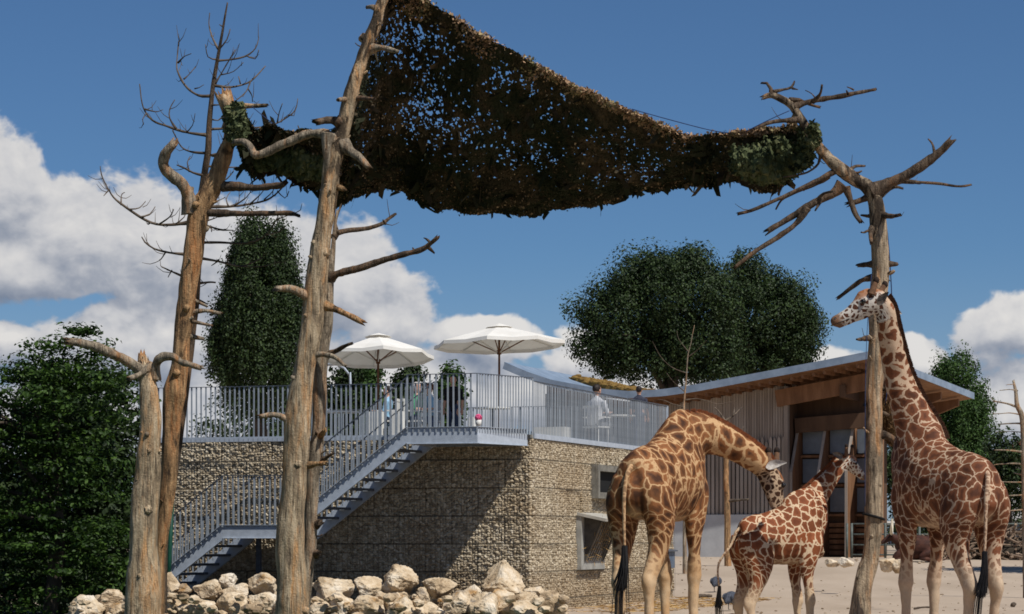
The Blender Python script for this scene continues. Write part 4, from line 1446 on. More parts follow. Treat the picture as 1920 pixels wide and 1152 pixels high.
    # purlins carrying the big overhang on the right
    for y in (0.4, 3.2, 6.0, 8.8, 11.4):
        z = roof_z(3.4, y)
        mb = MB()
        mb.prism([(0.4, z - 1.0), (2.6, z - 0.95), (3.45, z - 0.62), (3.45, z - 0.34), (0.4, z - 0.75)], 1, y - 0.1, y + 0.1)
        mb.obj('purlin', MAT['timber_brown'], root)
    mb = MB()
    mb.bar((2.3, -0.4, roof_z(2.3, 0) - 1.05), (2.3, 11.8, roof_z(2.3, 12) - 1.05), 0.2, 0.45)
    mb.obj('beam', MAT['timber_dark'], root)
    # glazed café wing on the left, behind the terrace
    mb = MB()
    prof = [(x, roof_z(x, 0) - 0.34) for x in np.linspace(-10.0, -5.25, 10)]
    mb.prism([(-10.0, 0), (-5.25, 0)] + prof[::-1], 1, 0.3, 0.5)
    mb.obj('wall', MAT['timber_dark'], root)
    for x in np.arange(-9.6, -5.6, 0.95):
        zt = roof_z(x, 0) - 0.6
        mb = MB()
        mb.box((x, 0.27, (3.4 + zt) / 2), (0.86, 0.04, zt - 3.4))
        w = mb.obj('window', MAT['glass_grey'], root)
        mb = MB()
        mb.box((x + 0.475, 0.24, (3.4 + zt) / 2), (0.07, 0.08, zt - 3.4))
        mb.obj('frame', MAT['timber_dark'], w)
    mb = MB()
    mb.box((-7.6, 2.0, 1.7), (5.0, 3.0, 3.38))
    mb.obj('plinth', MAT['plinth'], root)
    return root


make_house()

# ================================================================== TERRACE FURNITURE
MAT['canvas'] = surf('white_canvas', [S(226, 222, 214), S(240, 237, 230)], 2, rough=0.9)
MAT['pole_wood'] = surf('varnished_pole', [S(92, 58, 34), S(122, 80, 48)], 4, (1, 1, .2), rough=0.5)
MAT['white_paint'] = surf('white_paint', [S(206, 204, 198), S(226, 224, 218)], 3, rough=0.6)
MAT['canvas'].node_tree.nodes['Principled BSDF'].inputs['Subsurface Weight'].default_value = 0.0


def canvas_translucent():
    m = MAT['canvas']
    t = m.node_tree
    k = NT(t)
    b = t.nodes['Principled BSDF']
    tr = k.n('ShaderNodeBsdfTranslucent')
    tr.inputs[0].default_value = S(236, 226, 208)
    mx = k.n('ShaderNodeMixShader')
    mx.inputs[0].default_value = 0.14
    k.link(b.outputs[0], mx.inputs[1])
    k.link(tr.outputs[0], mx.inputs[2])
    k.link(mx.outputs[0], t.nodes['Material Output'].inputs[0])


canvas_translucent()


def parasol(label, u, d, z_rim, z_top, rad, rot, tilt, sides=8):
    x = (u - 960) * d / FPX
    root = thing('parasol', label, 'parasol', (x, d, FLOOR), rot, 'white parasols on the terrace')
    h, zr = z_top - FLOOR, z_rim - FLOOR
    mb = MB()
    mb.tube([(0, 0, 0.05), (0, 0, h - 0.02)], [0.026, 0.024], 10)
    mb.obj('pole', MAT['pole_wood'], root, True)
    mb = MB()
    mb.tube([(0, 0, 0), (0, 0, 0.10), (0, 0, 0.14)], [0.30, 0.28, 0.08], 20)
    mb.obj('base', MAT['concrete'], root)
    nr, na = 6, sides * 2
    V, F = [], []
    for i in range(nr + 1):
        f = i / nr
        for j in range(na):
            a = 2 * math.pi * j / na
            seg = 2 * math.pi / sides
            w = abs(((a / seg) % 1) - 0.5) * 2          # 1 at rib, 0 between ribs
            rr = rad * f * (math.cos(seg / 2) / math.cos(((a / seg) % 1 - 0.5) * seg))
            z = h - (h - zr) * (f ** 1.03) - (1 - w) * 0.03 * f
            z += tilt * rr * math.cos(a)
            V.append((rr * math.cos(a), rr * math.sin(a), z))
    for j in range(na):                     # valance
        x_, y_, z_ = V[nr * na + j]
        V.append((x_ * 1.005, y_ * 1.005, z_ - 0.075))
    for i in range(nr + 1):
        for j in range(na):
            F.append((i * na + j, i * na + (j + 1) % na, (i + 1) * na + (j + 1) % na, (i + 1) * na + j))
    c = link('canopy', build_mesh('canopy', np.array(V), [np.array(F)], False), MAT['canvas'], root)
    # vent cap
    V2 = [(0, 0, h + 0.05)]
    for j in range(sides):
        a = 2 * math.pi * j / sides
        V2.append((0.30 * math.cos(a), 0.30 * math.sin(a), h - 0.045 + tilt * .3 * math.cos(a)))
    link('vent_cap', build_mesh('vent_cap', np.array(V2), [np.array([(0, 1 + j, 1 + (j + 1) % sides) for j in range(sides)])]), MAT['canvas'], c)
    mb = MB()
    mb.tube([(0, 0, h - 0.62), (0, 0, h - 0.52)], [0.05, 0.05], 10)
    mb.obj('hub', MAT['pole_wood'], root, True)
    for j in range(sides):
        a = 2 * math.pi * j / sides
        ca, sa = math.cos(a), math.sin(a)
        mb = MB()
        r2 = rad * 0.97
        mb.bar((0.03 * ca, 0.03 * sa, h - 0.06), (r2 * ca, r2 * sa, h - (h - zr) * 0.97 - 0.03 + tilt * r2 * ca), 0.02, 0.028)
        rb = mb.obj('rib', MAT['white_paint'], root)
        mb = MB()
        r3 = rad * 0.52
        mb.bar((0.04 * ca, 0.04 * sa, h - 0.57), (r3 * ca, r3 * sa, h - (h - zr) * 0.5 - 0.05 + tilt * r3 * ca), 0.018, 0.024)
        mb.obj('strut', MAT['pole_wood'] if j % 2 else MAT['white_paint'], rb)


parasol('white parasol nearer the pale trunk, its dark pole standing left of the stair head', 709, 58.0, 5.42, 5.86, 1.22, R(98), -0.11)
parasol('white parasol above the stair landing, the wider and higher of the two', 936, 57.0, 5.62, 5.99, 1.42, R(125), -0.05)


def rbox(name, label, cat, u, d, w, dp, h, mat, rz=TR, z=FLOOR, group=None):
    x = (u - 960) * d / FPX
    mb = MB()
    b = 0.03
    mb.prism([(-w / 2 + b, -dp / 2), (w / 2 - b, -dp / 2), (w / 2, -dp / 2 + b), (w / 2, dp / 2 - b), (w / 2 - b, dp / 2), (-w / 2 + b, dp / 2), (-w / 2, dp / 2 - b), (-w / 2, -dp / 2 + b)], 2, 0, h)
    o = mb.obj(name, MAT[mat], None, loc=(x, d, z))
    o.rotation_euler = (0, 0, rz)
    return tag(o, label, cat, group)


rbox('planter_box', 'tall white planter box left of the stair head behind the railing', 'planter', 706, 56.5, 0.34, 0.34, 0.62, 'white_paint', group='white planter boxes')
rbox('planter_box', 'white planter box right beside the stair head behind the railing', 'planter', 747, 56.3, 0.26, 0.3, 0.62, 'white_paint', group='white planter boxes')
rbox('planter_box', 'white planter box at the right end of the stair landing', 'planter', 886, 53.2, 0.17, 0.17, 0.36, 'white_paint', group='white planter boxes')
rbox('bench_block', 'low white bench block behind the right-hand railing below the café wing', 'bench', 1035, 59.5, 0.75, 0.4, 0.42, 'white_paint')


def table(label, u, d, rad=0.4, h=0.73):
    x = (u - 960) * d / FPX
    root = thing('cafe_table', label, 'table', (x, d, FLOOR), 0, 'small café tables')
    mb = MB()
    mb.tube([(0, 0, h - .03), (0, 0, h)], [rad, rad], 28)
    mb.obj('table_top', MAT['white_paint'], root)
    mb = MB()
    mb.tube([(0, 0, 0.02), (0, 0, h - .03)], [0.03, 0.03], 10)
    mb.obj('column', MAT['galv_dark'], root, True)
    mb = MB()
    mb.tube([(0, 0, 0), (0, 0, 0.03)], [0.22, 0.2], 20)
    mb.obj('foot', MAT['galv_dark'], root)


table('small white café table near the left parasol pole', 640, 58.6)
table('small white café table under the right parasol', 925, 56.8)
table('small white café table beside the seated person in white', 1160, 60.4)


def cafe_chair(label, p, rz, mat='white_paint'):
    root = thing('cafe_chair', label, 'chair', p, rz, 'café chairs on the terrace')
    mb = MB()
    mb.box((0, 0, 0.44), (0.44, 0.44, 0.035))
    mb.obj('seat', MAT[mat], root)
    for (x, y) in ((-.19, -.19), (.19, -.19), (-.19, .19), (.19, .19)):
        mb = MB()
        mb.tube([(x, y, 0), (x * .95, y * .95, 0.43)], [0.014, 0.016], 6)
        mb.obj('leg', MAT[mat], root)
    for i in range(5):
        mb = MB()
        x = -.18 + .09 * i
        mb.box((x, 0.21, 0.67), (0.05, 0.02, 0.40))
        mb.obj('back_slat', MAT[mat], root)
    mb = MB()
    mb.box((0, 0.213, 0.89), (0.46, 0.028, 0.06))
    mb.obj('back_rail', MAT[mat], root)
    for s in (-1, 1):
        mb = MB()
        mb.box((s * .215, 0.0, 0.66), (0.04, 0.42, 0.03))
        mb.box((s * .215, -.19, 0.55), (0.03, 0.03, 0.2))
        mb.obj('armrest', MAT[mat], root)


# street lamp with a curved neck beyond the terrace
lp = P(690, 880, 64)
root = thing('curved_lamp', 'slim lamp with a hooped neck beyond the terrace railing', 'lamp', (lp.x, lp.y, 0))
mb = MB()
pts = [P(657, 930, 66), P(657, 720, 66), P(654, 702, 66), P(645, 690, 66), P(632, 684, 66), P(618, 683, 66)]
pts, rad = resample(pts, [0.03] * 6, 0.1)
mb.tube(pts, rad, 8)
root.location = (pts[0][0], pts[0][1], 0)
mb.tube([(pts[0][0], pts[0][1], 0), tuple(pts[0])], [0.04, 0.03], 8)
mb.obj('post', MAT['galv'], root, True, origin=(pts[0][0], pts[0][1], 0))
V0, F0 = ico(2)
mb = MB()
mb.add(V0 * np.array([.16, .12, .05]) + np.array(pts[-1]), F0)
mb.obj('lamp_head', MAT['galv'], root, True, origin=(pts[0][0], pts[0][1], 0))

# pink flowers in a glass pot on the landing
fp = P(897, 800, 49.6)
root = thing('flower_pot', 'pink flower ball in a small pale pot at the corner of the stair landing', 'flower pot', (fp.x, fp.y, FLOOR + 0.035))
mb = MB()
mb.tube([(0, 0, 0), (0, 0, .04), (0, 0, .11)], [.04, .055, .06], 14)
mb.obj('pot', MAT['white_paint'], root, True)
MAT['pink'] = surf('pink_petals', [S(196, 60, 110), S(228, 110, 150)], 30, island=0.6, rough=0.8)
mb = MB()
g = np.random.default_rng(8)
for _ in range(90):
    dv = g.normal(0, 1, 3)
    dv /= np.linalg.norm(dv)
    mb.add(ico(1)[0] * 0.018 + dv * 0.055 + np.array([0, 0, .15]), ico(1)[1])
tag(mb.obj('blossoms', MAT['pink'], root), kind='stuff')
# ================================================================== FOLIAGE
def leaf_mat(name, cols, trans=0.25):
    m, k, b = new_mat(name)
    tc = k.n('ShaderNodeTexCoord')
    g = k.n('ShaderNodeNewGeometry')
    f = k.math('ADD', k.math('MULTIPLY', g.outputs['Random Per Island'], 0.55), k.math('MULTIPLY', k.noise(tc.outputs['Object'], 0.8, 3, .6), 0.45))
    col = k.ramp(f, [(0.15, cols[0]), (0.5, cols[1]), (0.85, cols[2])])
    k.put(b.inputs['Base Color'], col)
    b.inputs['Roughness'].default_value = 0.55
    b.inputs['Specular IOR Level'].default_value = 0.25
    tr = k.n('ShaderNodeBsdfTranslucent')
    k.put(tr.inputs[0], col)
    mx = k.n('ShaderNodeMixShader')
    mx.inputs[0].default_value = trans
    k.link(b.outputs[0], mx.inputs[1])
    k.link(tr.outputs[0], mx.inputs[2])
    k.link(mx.outputs[0], m.node_tree.nodes['Material Output'].inputs[0])
    return m


MAT['leaf_dark'] = leaf_mat('dark_foliage', (S(26, 38, 18), S(42, 58, 28), S(66, 84, 40)), 0.15)
MAT['leaf_mid'] = leaf_mat('mid_foliage', (S(34, 54, 24), S(56, 82, 36), S(84, 112, 54)), 0.25)
MAT['leaf_beech'] = leaf_mat('hornbeam_foliage', (S(26, 42, 15), S(46, 70, 24), S(80, 106, 40)), 0.25)
MAT['bark'] = surf('tree_bark', [S(54, 46, 38), S(84, 74, 62)], 6, (1, 1, .3), rough=0.95, bump=0.4)


def leaves(c, nrm, size, g, jit=0.55, aspect=0.55):
    """c (N,3) leaf centres, nrm rough facing -> diamond leaves, slightly folded"""
    N = len(c)
    n = nrm + g.normal(0, jit, (N, 3))
    n /= np.linalg.norm(n, axis=1)[:, None] + 1e-9
    d = g.normal(0, 1, (N, 3)) + np.array([0, 0, -.35])
    d -= n * (d * n).sum(1)[:, None]
    d /= np.linalg.norm(d, axis=1)[:, None] + 1e-9
    s = np.cross(n, d)
    L = (size * g.uniform(.55, 1.45, N))[:, None]
    W = L * aspect * 0.5
    V = np.stack([c - d * L * .5, c + s * W + n * W * .3, c + d * L * .5, c - s * W + n * W * .3], 1).reshape(-1, 3)
    return V, np.arange(N * 4).reshape(-1, 4)


def crown_points(lobes, n_clump, per, g, clump=0.5, shell=0.55, flat=1.0):
    """leaf tufts: each tuft is a small uneven dome of leaves facing outwards"""
    vol = np.array([l[1][0] * l[1][1] * l[1][2] for l in lobes]) ** 0.67
    pick = g.choice(len(lobes), n_clump, p=vol / vol.sum())
    d = g.normal(0, 1, (n_clump, 3))
    d /= np.linalg.norm(d, axis=1)[:, None]
    r = 1 - shell * g.random(n_clump) ** 1.5
    C = np.array([lobes[i][0] for i in pick]) + d * r[:, None] * np.array([lobes[i][1] for i in pick])
    C += g.normal(0, clump * 0.25, C.shape)
    rad = clump * g.uniform(.45, 1.15, n_clump)
    q = g.normal(0, 1, (n_clump * per, 3))
    q /= np.linalg.norm(q, axis=1)[:, None]
    rr = np.repeat(rad, per) * (1 - .6 * g.random(n_clump * per) ** 1.5)
    off = q * rr[:, None]
    off[:, 2] *= flat
    nrm = q.copy()
    nrm[:, 2] = nrm[:, 2] / max(flat, .3) + .25
    nrm = nrm + .35 * np.repeat(d, per, 0)
    return np.repeat(C, per, 0) + off, nrm, C


def leafy_tree(name, label, base, lobes, n_clump, per, leaf, mat, seed, trunk_r=0.2, clump=0.5, shell=0.55, flat=1.0, group=None, cat='tree', limbs=6, lflat=0.0, aspect=0.6, trunk_top=None):
    g = np.random.default_rng(seed)
    base = Vector(base)
    root = thing(name, label, cat, base, 0, group)
    org = np.array(base)
    pts, out, C = crown_points(lobes, n_clump, per, g, clump, shell, flat)
    keep = pts[:, 2] > org[2] + 0.05
    V, F = leaves(pts[keep], out[keep], np.full(keep.sum(), leaf), g, .5, aspect)
    link('crown', build_mesh('crown', V - org, [F]), MAT[mat], root)
    ctr = np.mean([l[0] for l in lobes], 0)
    tt = np.array(trunk_top) if trunk_top is not None else ctr
    p, r = resample([org - np.array([0, 0, .1]), org * .6 + tt * .4 + np.array([.1, 0, 0]), tt], [trunk_r * 1.2, trunk_r, trunk_r * .45], 0.3)
    mb = MB()
    mb.tube(p, r, 12, bump=.12, freq=3, seed=seed)
    tr = mb.obj('trunk', MAT['bark'], root, True, origin=org)
    order = g.choice(len(C), min(limbs * 3, len(C)), replace=False)
    for i in order[:limbs]:
        a = p[int(len(p) * g.uniform(.45, .9))]
        b = C[i]
        q, rr = resample([a, a * .5 + b * .5 + np.array([0, 0, .25]), b], [trunk_r * .45, trunk_r * .25, trunk_r * .08], 0.3)
        mb = MB()
        mb.tube(q, rr, 7, bump=.1, freq=3, seed=seed + 1)
        mb.obj('limb', MAT['bark'], tr, True, origin=org)
    return root


def E(u, v, d, ru, rv, rd=None):
    """ellipsoid lobe given by its outline"""
    s = d / FPX
    return (np.array(P(u, v, d)), np.array([ru * s, (rd if rd is not None else ru * s), rv * s]))


def gz(u, d):
    x = (u - 960) * d / FPX
    return (x, d, ground_z(x, d))


# hornbeam thicket at the left edge
leafy_tree('hornbeam_tree', 'dense green hornbeam filling the left edge behind the rocks', gz(90, 46), [
    E(60, 760, 46, 110, 90, 1.2), E(150, 790, 46, 95, 110, 1.1), E(20, 900, 46, 150, 150, 1.2), E(140, 930, 46, 100, 140, 1.1), E(70, 1060, 46, 180, 130, 1.2), E(-60, 850, 46, 90, 200, 1.2),
    E(180, 1060, 46, 60, 110, .9), E(135, 650, 46, 30, 48, .4), E(190, 680, 46, 42, 50, .4), E(100, 680, 46, 40, 40, .5), E(215, 730, 46, 40, 50, .6), E(60, 700, 46, 40, 40, .5)],
    460, 76, 0.085, 'leaf_beech', 21, 0.12, 0.55, 0.5, 0.26, limbs=10, lflat=0.6, aspect=0.6)
leafy_tree('hornbeam_tree', 'dark-leaved backing hornbeam put in for the shade deep in the thicket behind the left stump', gz(170, 50), [
    E(150, 800, 50, 120, 130, 1.5), E(60, 950, 50, 200, 170, 1.6), E(190, 1000, 50, 70, 130, 1.2), E(205, 880, 50, 50, 60, .8), E(90, 1090, 50, 190, 90, 1.5)],
    1500, 32, 0.115, 'leaf_dark', 22, 0.12, 0.42, 0.95, 0.6, limbs=6)  # dark leaf colour backs the thicket, standing in for its unlit inside
for (u, v, L, s) in ((152, 590, 60, 1), (262, 668, 60, 2), (225, 640, 40, 3)):
    pass
# columnar poplars
leafy_tree('poplar_tree', 'tall dark columnar poplar between the dead trunks', gz(482, 112), [
    E(488, 560, 112, 70, 130, 1.6), E(492, 466, 112, 46, 54, 1.1), E(478, 655, 112, 84, 120, 1.9), E(524, 570, 112, 44, 100, 1.1), E(446, 600, 112, 42, 105, 1.0), E(478, 440, 112, 18, 30, .5), E(524, 490, 112, 28, 50, .7), E(458, 505, 112, 28, 55, .7), E(548, 610, 112, 26, 90, .7), E(418, 640, 112, 24, 70, .7)],
    820, 130, 0.115, 'leaf_dark', 31, 0.3, 0.46, 0.4, 2.4)
for i, (lab, u, vt, w, d) in enumerate((('small round poplar showing left of the left parasol pole', 648, 672, 36, 130), ('small poplar just behind the left parasol pole', 692, 676, 26, 132),
                                        ('rounded poplar seen through the railing between the parasols', 766, 686, 33, 128), ('low poplar seen through the railing left of the right parasol pole', 842, 692, 30, 126),
                                        )):
    vb = 1009 + (EYE - .73) * FPX / d
    leafy_tree('poplar_tree', lab, gz(u, d), [E(u, (vt + 800) / 2 + 10, d, w, (800 - vt) / 2 + 10), E(u + 4, vt + 40, d, w * .7, 42), E(u - 6, 830, d, w * 1.05, 80)], 420, 16, 0.2, 'leaf_mid' if i % 2 else 'leaf_dark', 40 + i, 0.2, 0.42, 0.5,
               group='poplars behind the terrace', limbs=4)
# hedge of trees far behind the left part of the terrace
leafy_tree('broad_tree', 'low dark tree line seen through the railing at the left', gz(560, 140), [E(470, 800, 140, 110, 60), E(600, 790, 140, 90, 70), E(560, 830, 140, 140, 50)], 500, 16, 0.22, 'leaf_dark', 51, 0.25, 0.6)
# big maples behind the giraffe house
leafy_tree('maple_tree', 'broad dark maple towering behind the giraffe house roof', gz(1262, 128), [
    E(1250, 560, 128, 110, 78, 2.6), E(1170, 610, 128, 80, 62, 2.0), E(1310, 590, 128, 80, 80, 2.2), E(1130, 645, 128, 48, 34, 1.2), E(1215, 530, 128, 60, 45, 1.4), E(1282, 515, 128, 55, 38, 1.3), E(1250, 640, 128, 90, 50, 2.0), E(1190, 665, 128, 60, 32, 1.3), E(1330, 660, 128, 60, 45, 1.4), E(1120, 600, 128, 34, 30, .9), E(1150, 685, 128, 40, 22, .9), E(1250, 692, 128, 80, 26, 1.6), E(1340, 695, 128, 50, 26, 1.2), E(1096, 588, 128, 22, 26, .7), E(1105, 640, 128, 26, 26, .7), E(1205, 500, 128, 44, 28, 1.0), E(1282, 494, 128, 44, 22, 1.0), E(1150, 548, 128, 42, 34, 1.0), E(1352, 545, 128, 34, 34, .9)],
    640, 140, 0.135, 'leaf_dark', 61, 0.35, 0.85, 0.42, limbs=9, trunk_top=P(1255, 640, 128))
leafy_tree('maple_tree', 'second maple joined to the right of the broad one behind the roof ridge', gz(1440, 133), [
    E(1440, 600, 133, 92, 75, 2.3), E(1410, 550, 133, 55, 48, 1.5), E(1480, 620, 133, 54, 66, 1.6), E(1430, 660, 133, 90, 50, 2.0), E(1502, 600, 133, 32, 44, 1.0), E(1370, 640, 133, 45, 60, 1.4), E(1398, 512, 133, 36, 26, .9), E(1470, 548, 133, 38, 32, .9), E(1518, 612, 133, 20, 36, .7), E(1430, 695, 133, 70, 26, 1.4), E(1500, 660, 133, 30, 30, .8)],
    460, 140, 0.135, 'leaf_dark', 62, 0.32, 0.85, 0.42, limbs=14, trunk_top=P(1430, 640, 133))
# right background trees
leafy_tree('poplar_tree', 'bright green poplar rising behind the right end of the roof', gz(1800, 150), [
    E(1795, 760, 150, 52, 92, 1.8), E(1790, 705, 150, 38, 40, 1.2), E(1815, 830, 150, 55, 80, 1.8), E(1770, 840, 150, 60, 90, 1.8), E(1830, 790, 150, 30, 60, 1.0), E(1720, 880, 150, 60, 80, 1.8), E(1830, 900, 150, 50, 70, 1.5)],
    620, 100, 0.14, 'leaf_mid', 71, 0.3, 0.6, 0.45, 1.7)
leafy_tree('broad_tree', 'low dark tree at the right edge beyond the wood pile', gz(1885, 120), [
    E(1885, 850, 120, 34, 45, 1.0), E(1900, 880, 120, 45, 50, 1.2), E(1870, 905, 120, 34, 45, 1.0), E(1930, 930, 120, 40, 60, 1.0), E(1875, 950, 120, 22, 30, .7)],
    520, 14, 0.17, 'leaf_dark', 72, 0.15, 0.35, 0.6)
leafy_tree('hedge_bush', 'dark hedge behind the paddock fence between the giraffe legs', gz(1735, 128), [
    E(1700, 985, 128, 70, 40, 1.0), E(1770, 985, 128, 60, 40, 1.0), E(1840, 985, 128, 60, 38, 1.0), E(1690, 900, 128, 30, 90, 1.0), E(1665, 870, 128, 22, 60, .8)],
    700, 14, 0.16, 'leaf_dark', 73, 0.08, 0.35, 0.7, cat='hedge')
# bare tree at the right edge
d = 62.0
R_TRUNK = [(1925, 1009 + (EYE - ground_z(12, 62)) * FPX / d + 4, 7), (1922, 950, 6), (1920, 850, 5.5), (1917, 785, 5), (1908, 760, 4), (1904, 735, 3), (1900, 716, 2)]
dead_tree('dead_tree', 'small bare tree with level branch stubs at the right edge', d, R_TRUNK, [
    [(1908, 733, 0.99), (1892, 731, 0.81), (1872, 732, 0.62)], [(1902, 720, 0.62), (1886, 721, 0.50)], [(1911, 765, 1.86), (1890, 757, 1.61), (1864, 753, 1.49)], [(1864, 753, 0.62), (1858, 746, 0.50)],
    [(1914, 778, 1.12), (1890, 775, 0.93), (1861, 776, 0.74)], [(1918, 795, 1.36), (1895, 793, 1.24), (1873, 794, 0.93)], [(1920, 812, 0.74), (1890, 808, 0.62), (1866, 810, 0.50)],
    [(1921, 848, 1.61), (1890, 846, 1.36), (1864, 845, 1.12)], [(1921, 872, 1.36), (1895, 869, 1.24), (1866, 873, 0.99)], [(1921, 890, 1.36), (1898, 888, 0.99)], [(1921, 905, 1.12), (1890, 904, 0.87), (1866, 903, 0.68)],
    [(1921, 928, 1.24), (1895, 930, 0.99), (1868, 930, 0.74)], [(1921, 955, 1.24), (1895, 958, 0.99), (1868, 960, 0.74)]], (MAT['wood_grey'], MAT['wood_grey']), 141, sides=10)
# small bare sapling behind the stooping giraffe
d = 78.0
gx = (1284 - 960) * d / FPX
dead_tree('bare_sapling', 'thin bare sapling rising behind the stooping giraffe shoulders', d, [(1284, 1009 + (EYE - ground_z(gx, d)) * FPX / d + 3, 4), (1283, 900, 2.48), (1283, 800, 2.17), (1282, 760, 1.86), (1287, 710, 1.49), (1290, 665, 1.12), (1296, 640, 0.74), (1302, 610, 0.43)], [
    [(1284, 750, 0.99), (1310, 748, 0.81), (1345, 758, 0.62), (1380, 752, 0.37)], [(1284, 765, 0.99), (1262, 758, 0.81), (1240, 750, 0.62), (1228, 752, 0.43)], [(1288, 700, 0.81), (1262, 690, 0.62), (1238, 668, 0.50), (1222, 640, 0.37)],
    [(1290, 670, 0.74), (1310, 655, 0.62), (1325, 640, 0.43)], [(1284, 735, 0.74), (1262, 715, 0.56), (1250, 700, 0.37)], [(1291, 660, 0.62), (1275, 640, 0.50), (1270, 620, 0.31)]], (MAT['wood_grey'], MAT['twig']), 151, sides=8)
# trimmed post tree by the plinth
d = 84.0
gx = (1364 - 960) * d / FPX
gv = 1009 + (EYE - ground_z(gx, d)) * FPX / d
dead_tree('stripped_trunk', 'slim stripped trunk with one short peg in front of the timber pickets', d, [(1365, gv + 2, 7), (1364, 1000, 6), (1363, 950, 5.5), (1362, 900, 5.5), (1361, 850, 5), (1358, 800, 4)], [
    [(1364, 940, 2.6), (1385, 937, 2.2), (1402, 937, 1.8)], [(1358, 790, 2), (1350, 775, 1.5), (1340, 765, 1)], [(1358, 790, 2), (1375, 780, 1.5), (1390, 765, 1)], [(1375, 780, 1.2), (1378, 765, .8)], [(1360, 830, 1.6), (1380, 822, 1.2), (1395, 800, .8)]],
    (MAT['wood_orange'], MAT['twig']), 161, sides=10)
# unseen tree added beside the yard to cast the shade by the wood pile
leafy_tree('broad_tree', 'unseen tall leafy tree added beyond the right edge to shade the yard', gz(2228, 76.5), [
    (np.array([19.4, 76.5, 9.4]), np.array([2.3, 2.4, 1.9])), (np.array([20.6, 77.5, 9.0]), np.array([2.2, 2.2, 1.9]))], 500, 40, 0.16, 'leaf_mid', 75, 0.2, 0.5, 0.6)
# ================================================================== ANIMALS: shared body tools
def otube(rings, n=18, pk=0.0):
    """closed elliptical loft. rings: (centre, lateral axis, r_lateral, r_other)"""
    c = np.array([np.array(r[0], float) for r in rings])
    t = np.gradient(c, axis=0)
    t /= np.linalg.norm(t, axis=1)[:, None] + 1e-9
    ang = np.linspace(0, 2 * math.pi, n, endpoint=False)
    V = []
    m = len(rings)
    for i, (ce, lat, ra, rb) in enumerate(rings):
        l = np.array(lat, float)
        l = l - t[i] * np.dot(l, t[i])
        l /= np.linalg.norm(l) + 1e-9
        o = np.cross(t[i], l)
        if i == 0:
            if o[2] < 0:
                o, l = -o, -l
        elif np.dot(l, pl_) < 0:
            o, l = -o, -l
        pl_ = l
        lx = np.cos(ang) * (1 - pk * np.maximum(0, np.sin(ang)) ** 2)
        V.append(c[i] + ra * lx[:, None] * l + rb * np.sin(ang)[:, None] * o)
    V = np.concatenate(V + [c[:1] - t[:1] * 0.3 * min(rings[0][2], rings[0][3]), c[-1:] + t[-1:] * 0.3 * min(rings[-1][2], rings[-1][3])])
    i, j = np.meshgrid(np.arange(m - 1), np.arange(n), indexing='ij')
    F = [np.stack([i * n + j, i * n + (j + 1) % n, (i + 1) * n + (j + 1) % n, (i + 1) * n + j], -1).reshape(-1, 4)]
    k = np.arange(n)
    F.append(np.stack([(k + 1) % n, k, np.full(n, m * n)], -1))
    F.append(np.stack([(m - 1) * n + k, (m - 1) * n + (k + 1) % n, np.full(n, m * n + 1)], -1))
    # outward orientation
    ctr = c[0]
    f0 = F[0][0]
    nn = np.cross(V[f0[1]] - V[f0[0]], V[f0[2]] - V[f0[1]])
    if np.dot(nn, V[f0[0]] - c[0]) < 0:
        F = [f[:, ::-1] for f in F]
    return V, F


def smooth_rings(rings, sub=4):
    """Catmull-Rom refinement of rings"""
    arr = [np.concatenate([np.array(r[0], float), np.array(r[1], float), [r[2], r[3]]]) for r in rings]
    out = []
    n = len(arr)
    for i in range(n - 1):
        p0, p1, p2, p3 = arr[max(i - 1, 0)], arr[i], arr[i + 1], arr[min(i + 2, n - 1)]
        for j in range(sub):
            t = j / sub
            q = 0.5 * ((2 * p1) + (-p0 + p2) * t + (2 * p0 - 5 * p1 + 4 * p2 - p3) * t * t + (-p0 + 3 * p1 - 3 * p2 + p3) * t ** 3)
            out.append(q)
    out.append(arr[-1])
    return [(q[:3], q[3:6], max(q[6], .004), max(q[7], .004)) for q in out]


def fuse(parts, voxel, smooth_it=6):
    """join closed lofts and remesh them into one continuous skin; returns a mesh"""
    mb = MB()
    for (V, F) in parts:
        mb.add(V, F)
    me = mb.mesh('skin')
    o = bpy.data.objects.new('skin_tmp', me)
    COL.objects.link(o)
    r = o.modifiers.new('r', 'REMESH')
    r.mode = 'VOXEL'
    r.voxel_size = voxel
    s = o.modifiers.new('s', 'SMOOTH')
    s.factor = 0.5
    s.iterations = smooth_it
    dg = bpy.context.evaluated_depsgraph_get()
    dg.update()
    out = bpy.data.meshes.new_from_object(o.evaluated_get(dg))
    bpy.data.objects.remove(o)
    bpy.data.meshes.remove(me)
    out.polygons.foreach_set('use_smooth', np.ones(len(out.polygons), bool))
    return out


def verts_of(me):
    a = np.zeros(len(me.vertices) * 3, np.float32)
    me.vertices.foreach_get('co', a)
    return a.reshape(-1, 3).astype(float)


def normals_of(me):
    a = np.zeros(len(me.vertices) * 3, np.float32)
    me.vertices.foreach_get('normal', a)
    return a.reshape(-1, 3).astype(float)


def attr(me, name, arr):
    arr = np.asarray(arr, np.float32)
    if arr.ndim == 2:
        a = me.attributes.new(name, 'FLOAT_VECTOR', 'POINT')
        a.data.foreach_set('vector', arr.ravel())
    else:
        a = me.attributes.new(name, 'FLOAT', 'POINT')
        a.data.foreach_set('value', arr)


def sst(x, a, b):
    t = np.clip((x - a) / (b - a), 0, 1)
    return t * t * (3 - 2 * t)


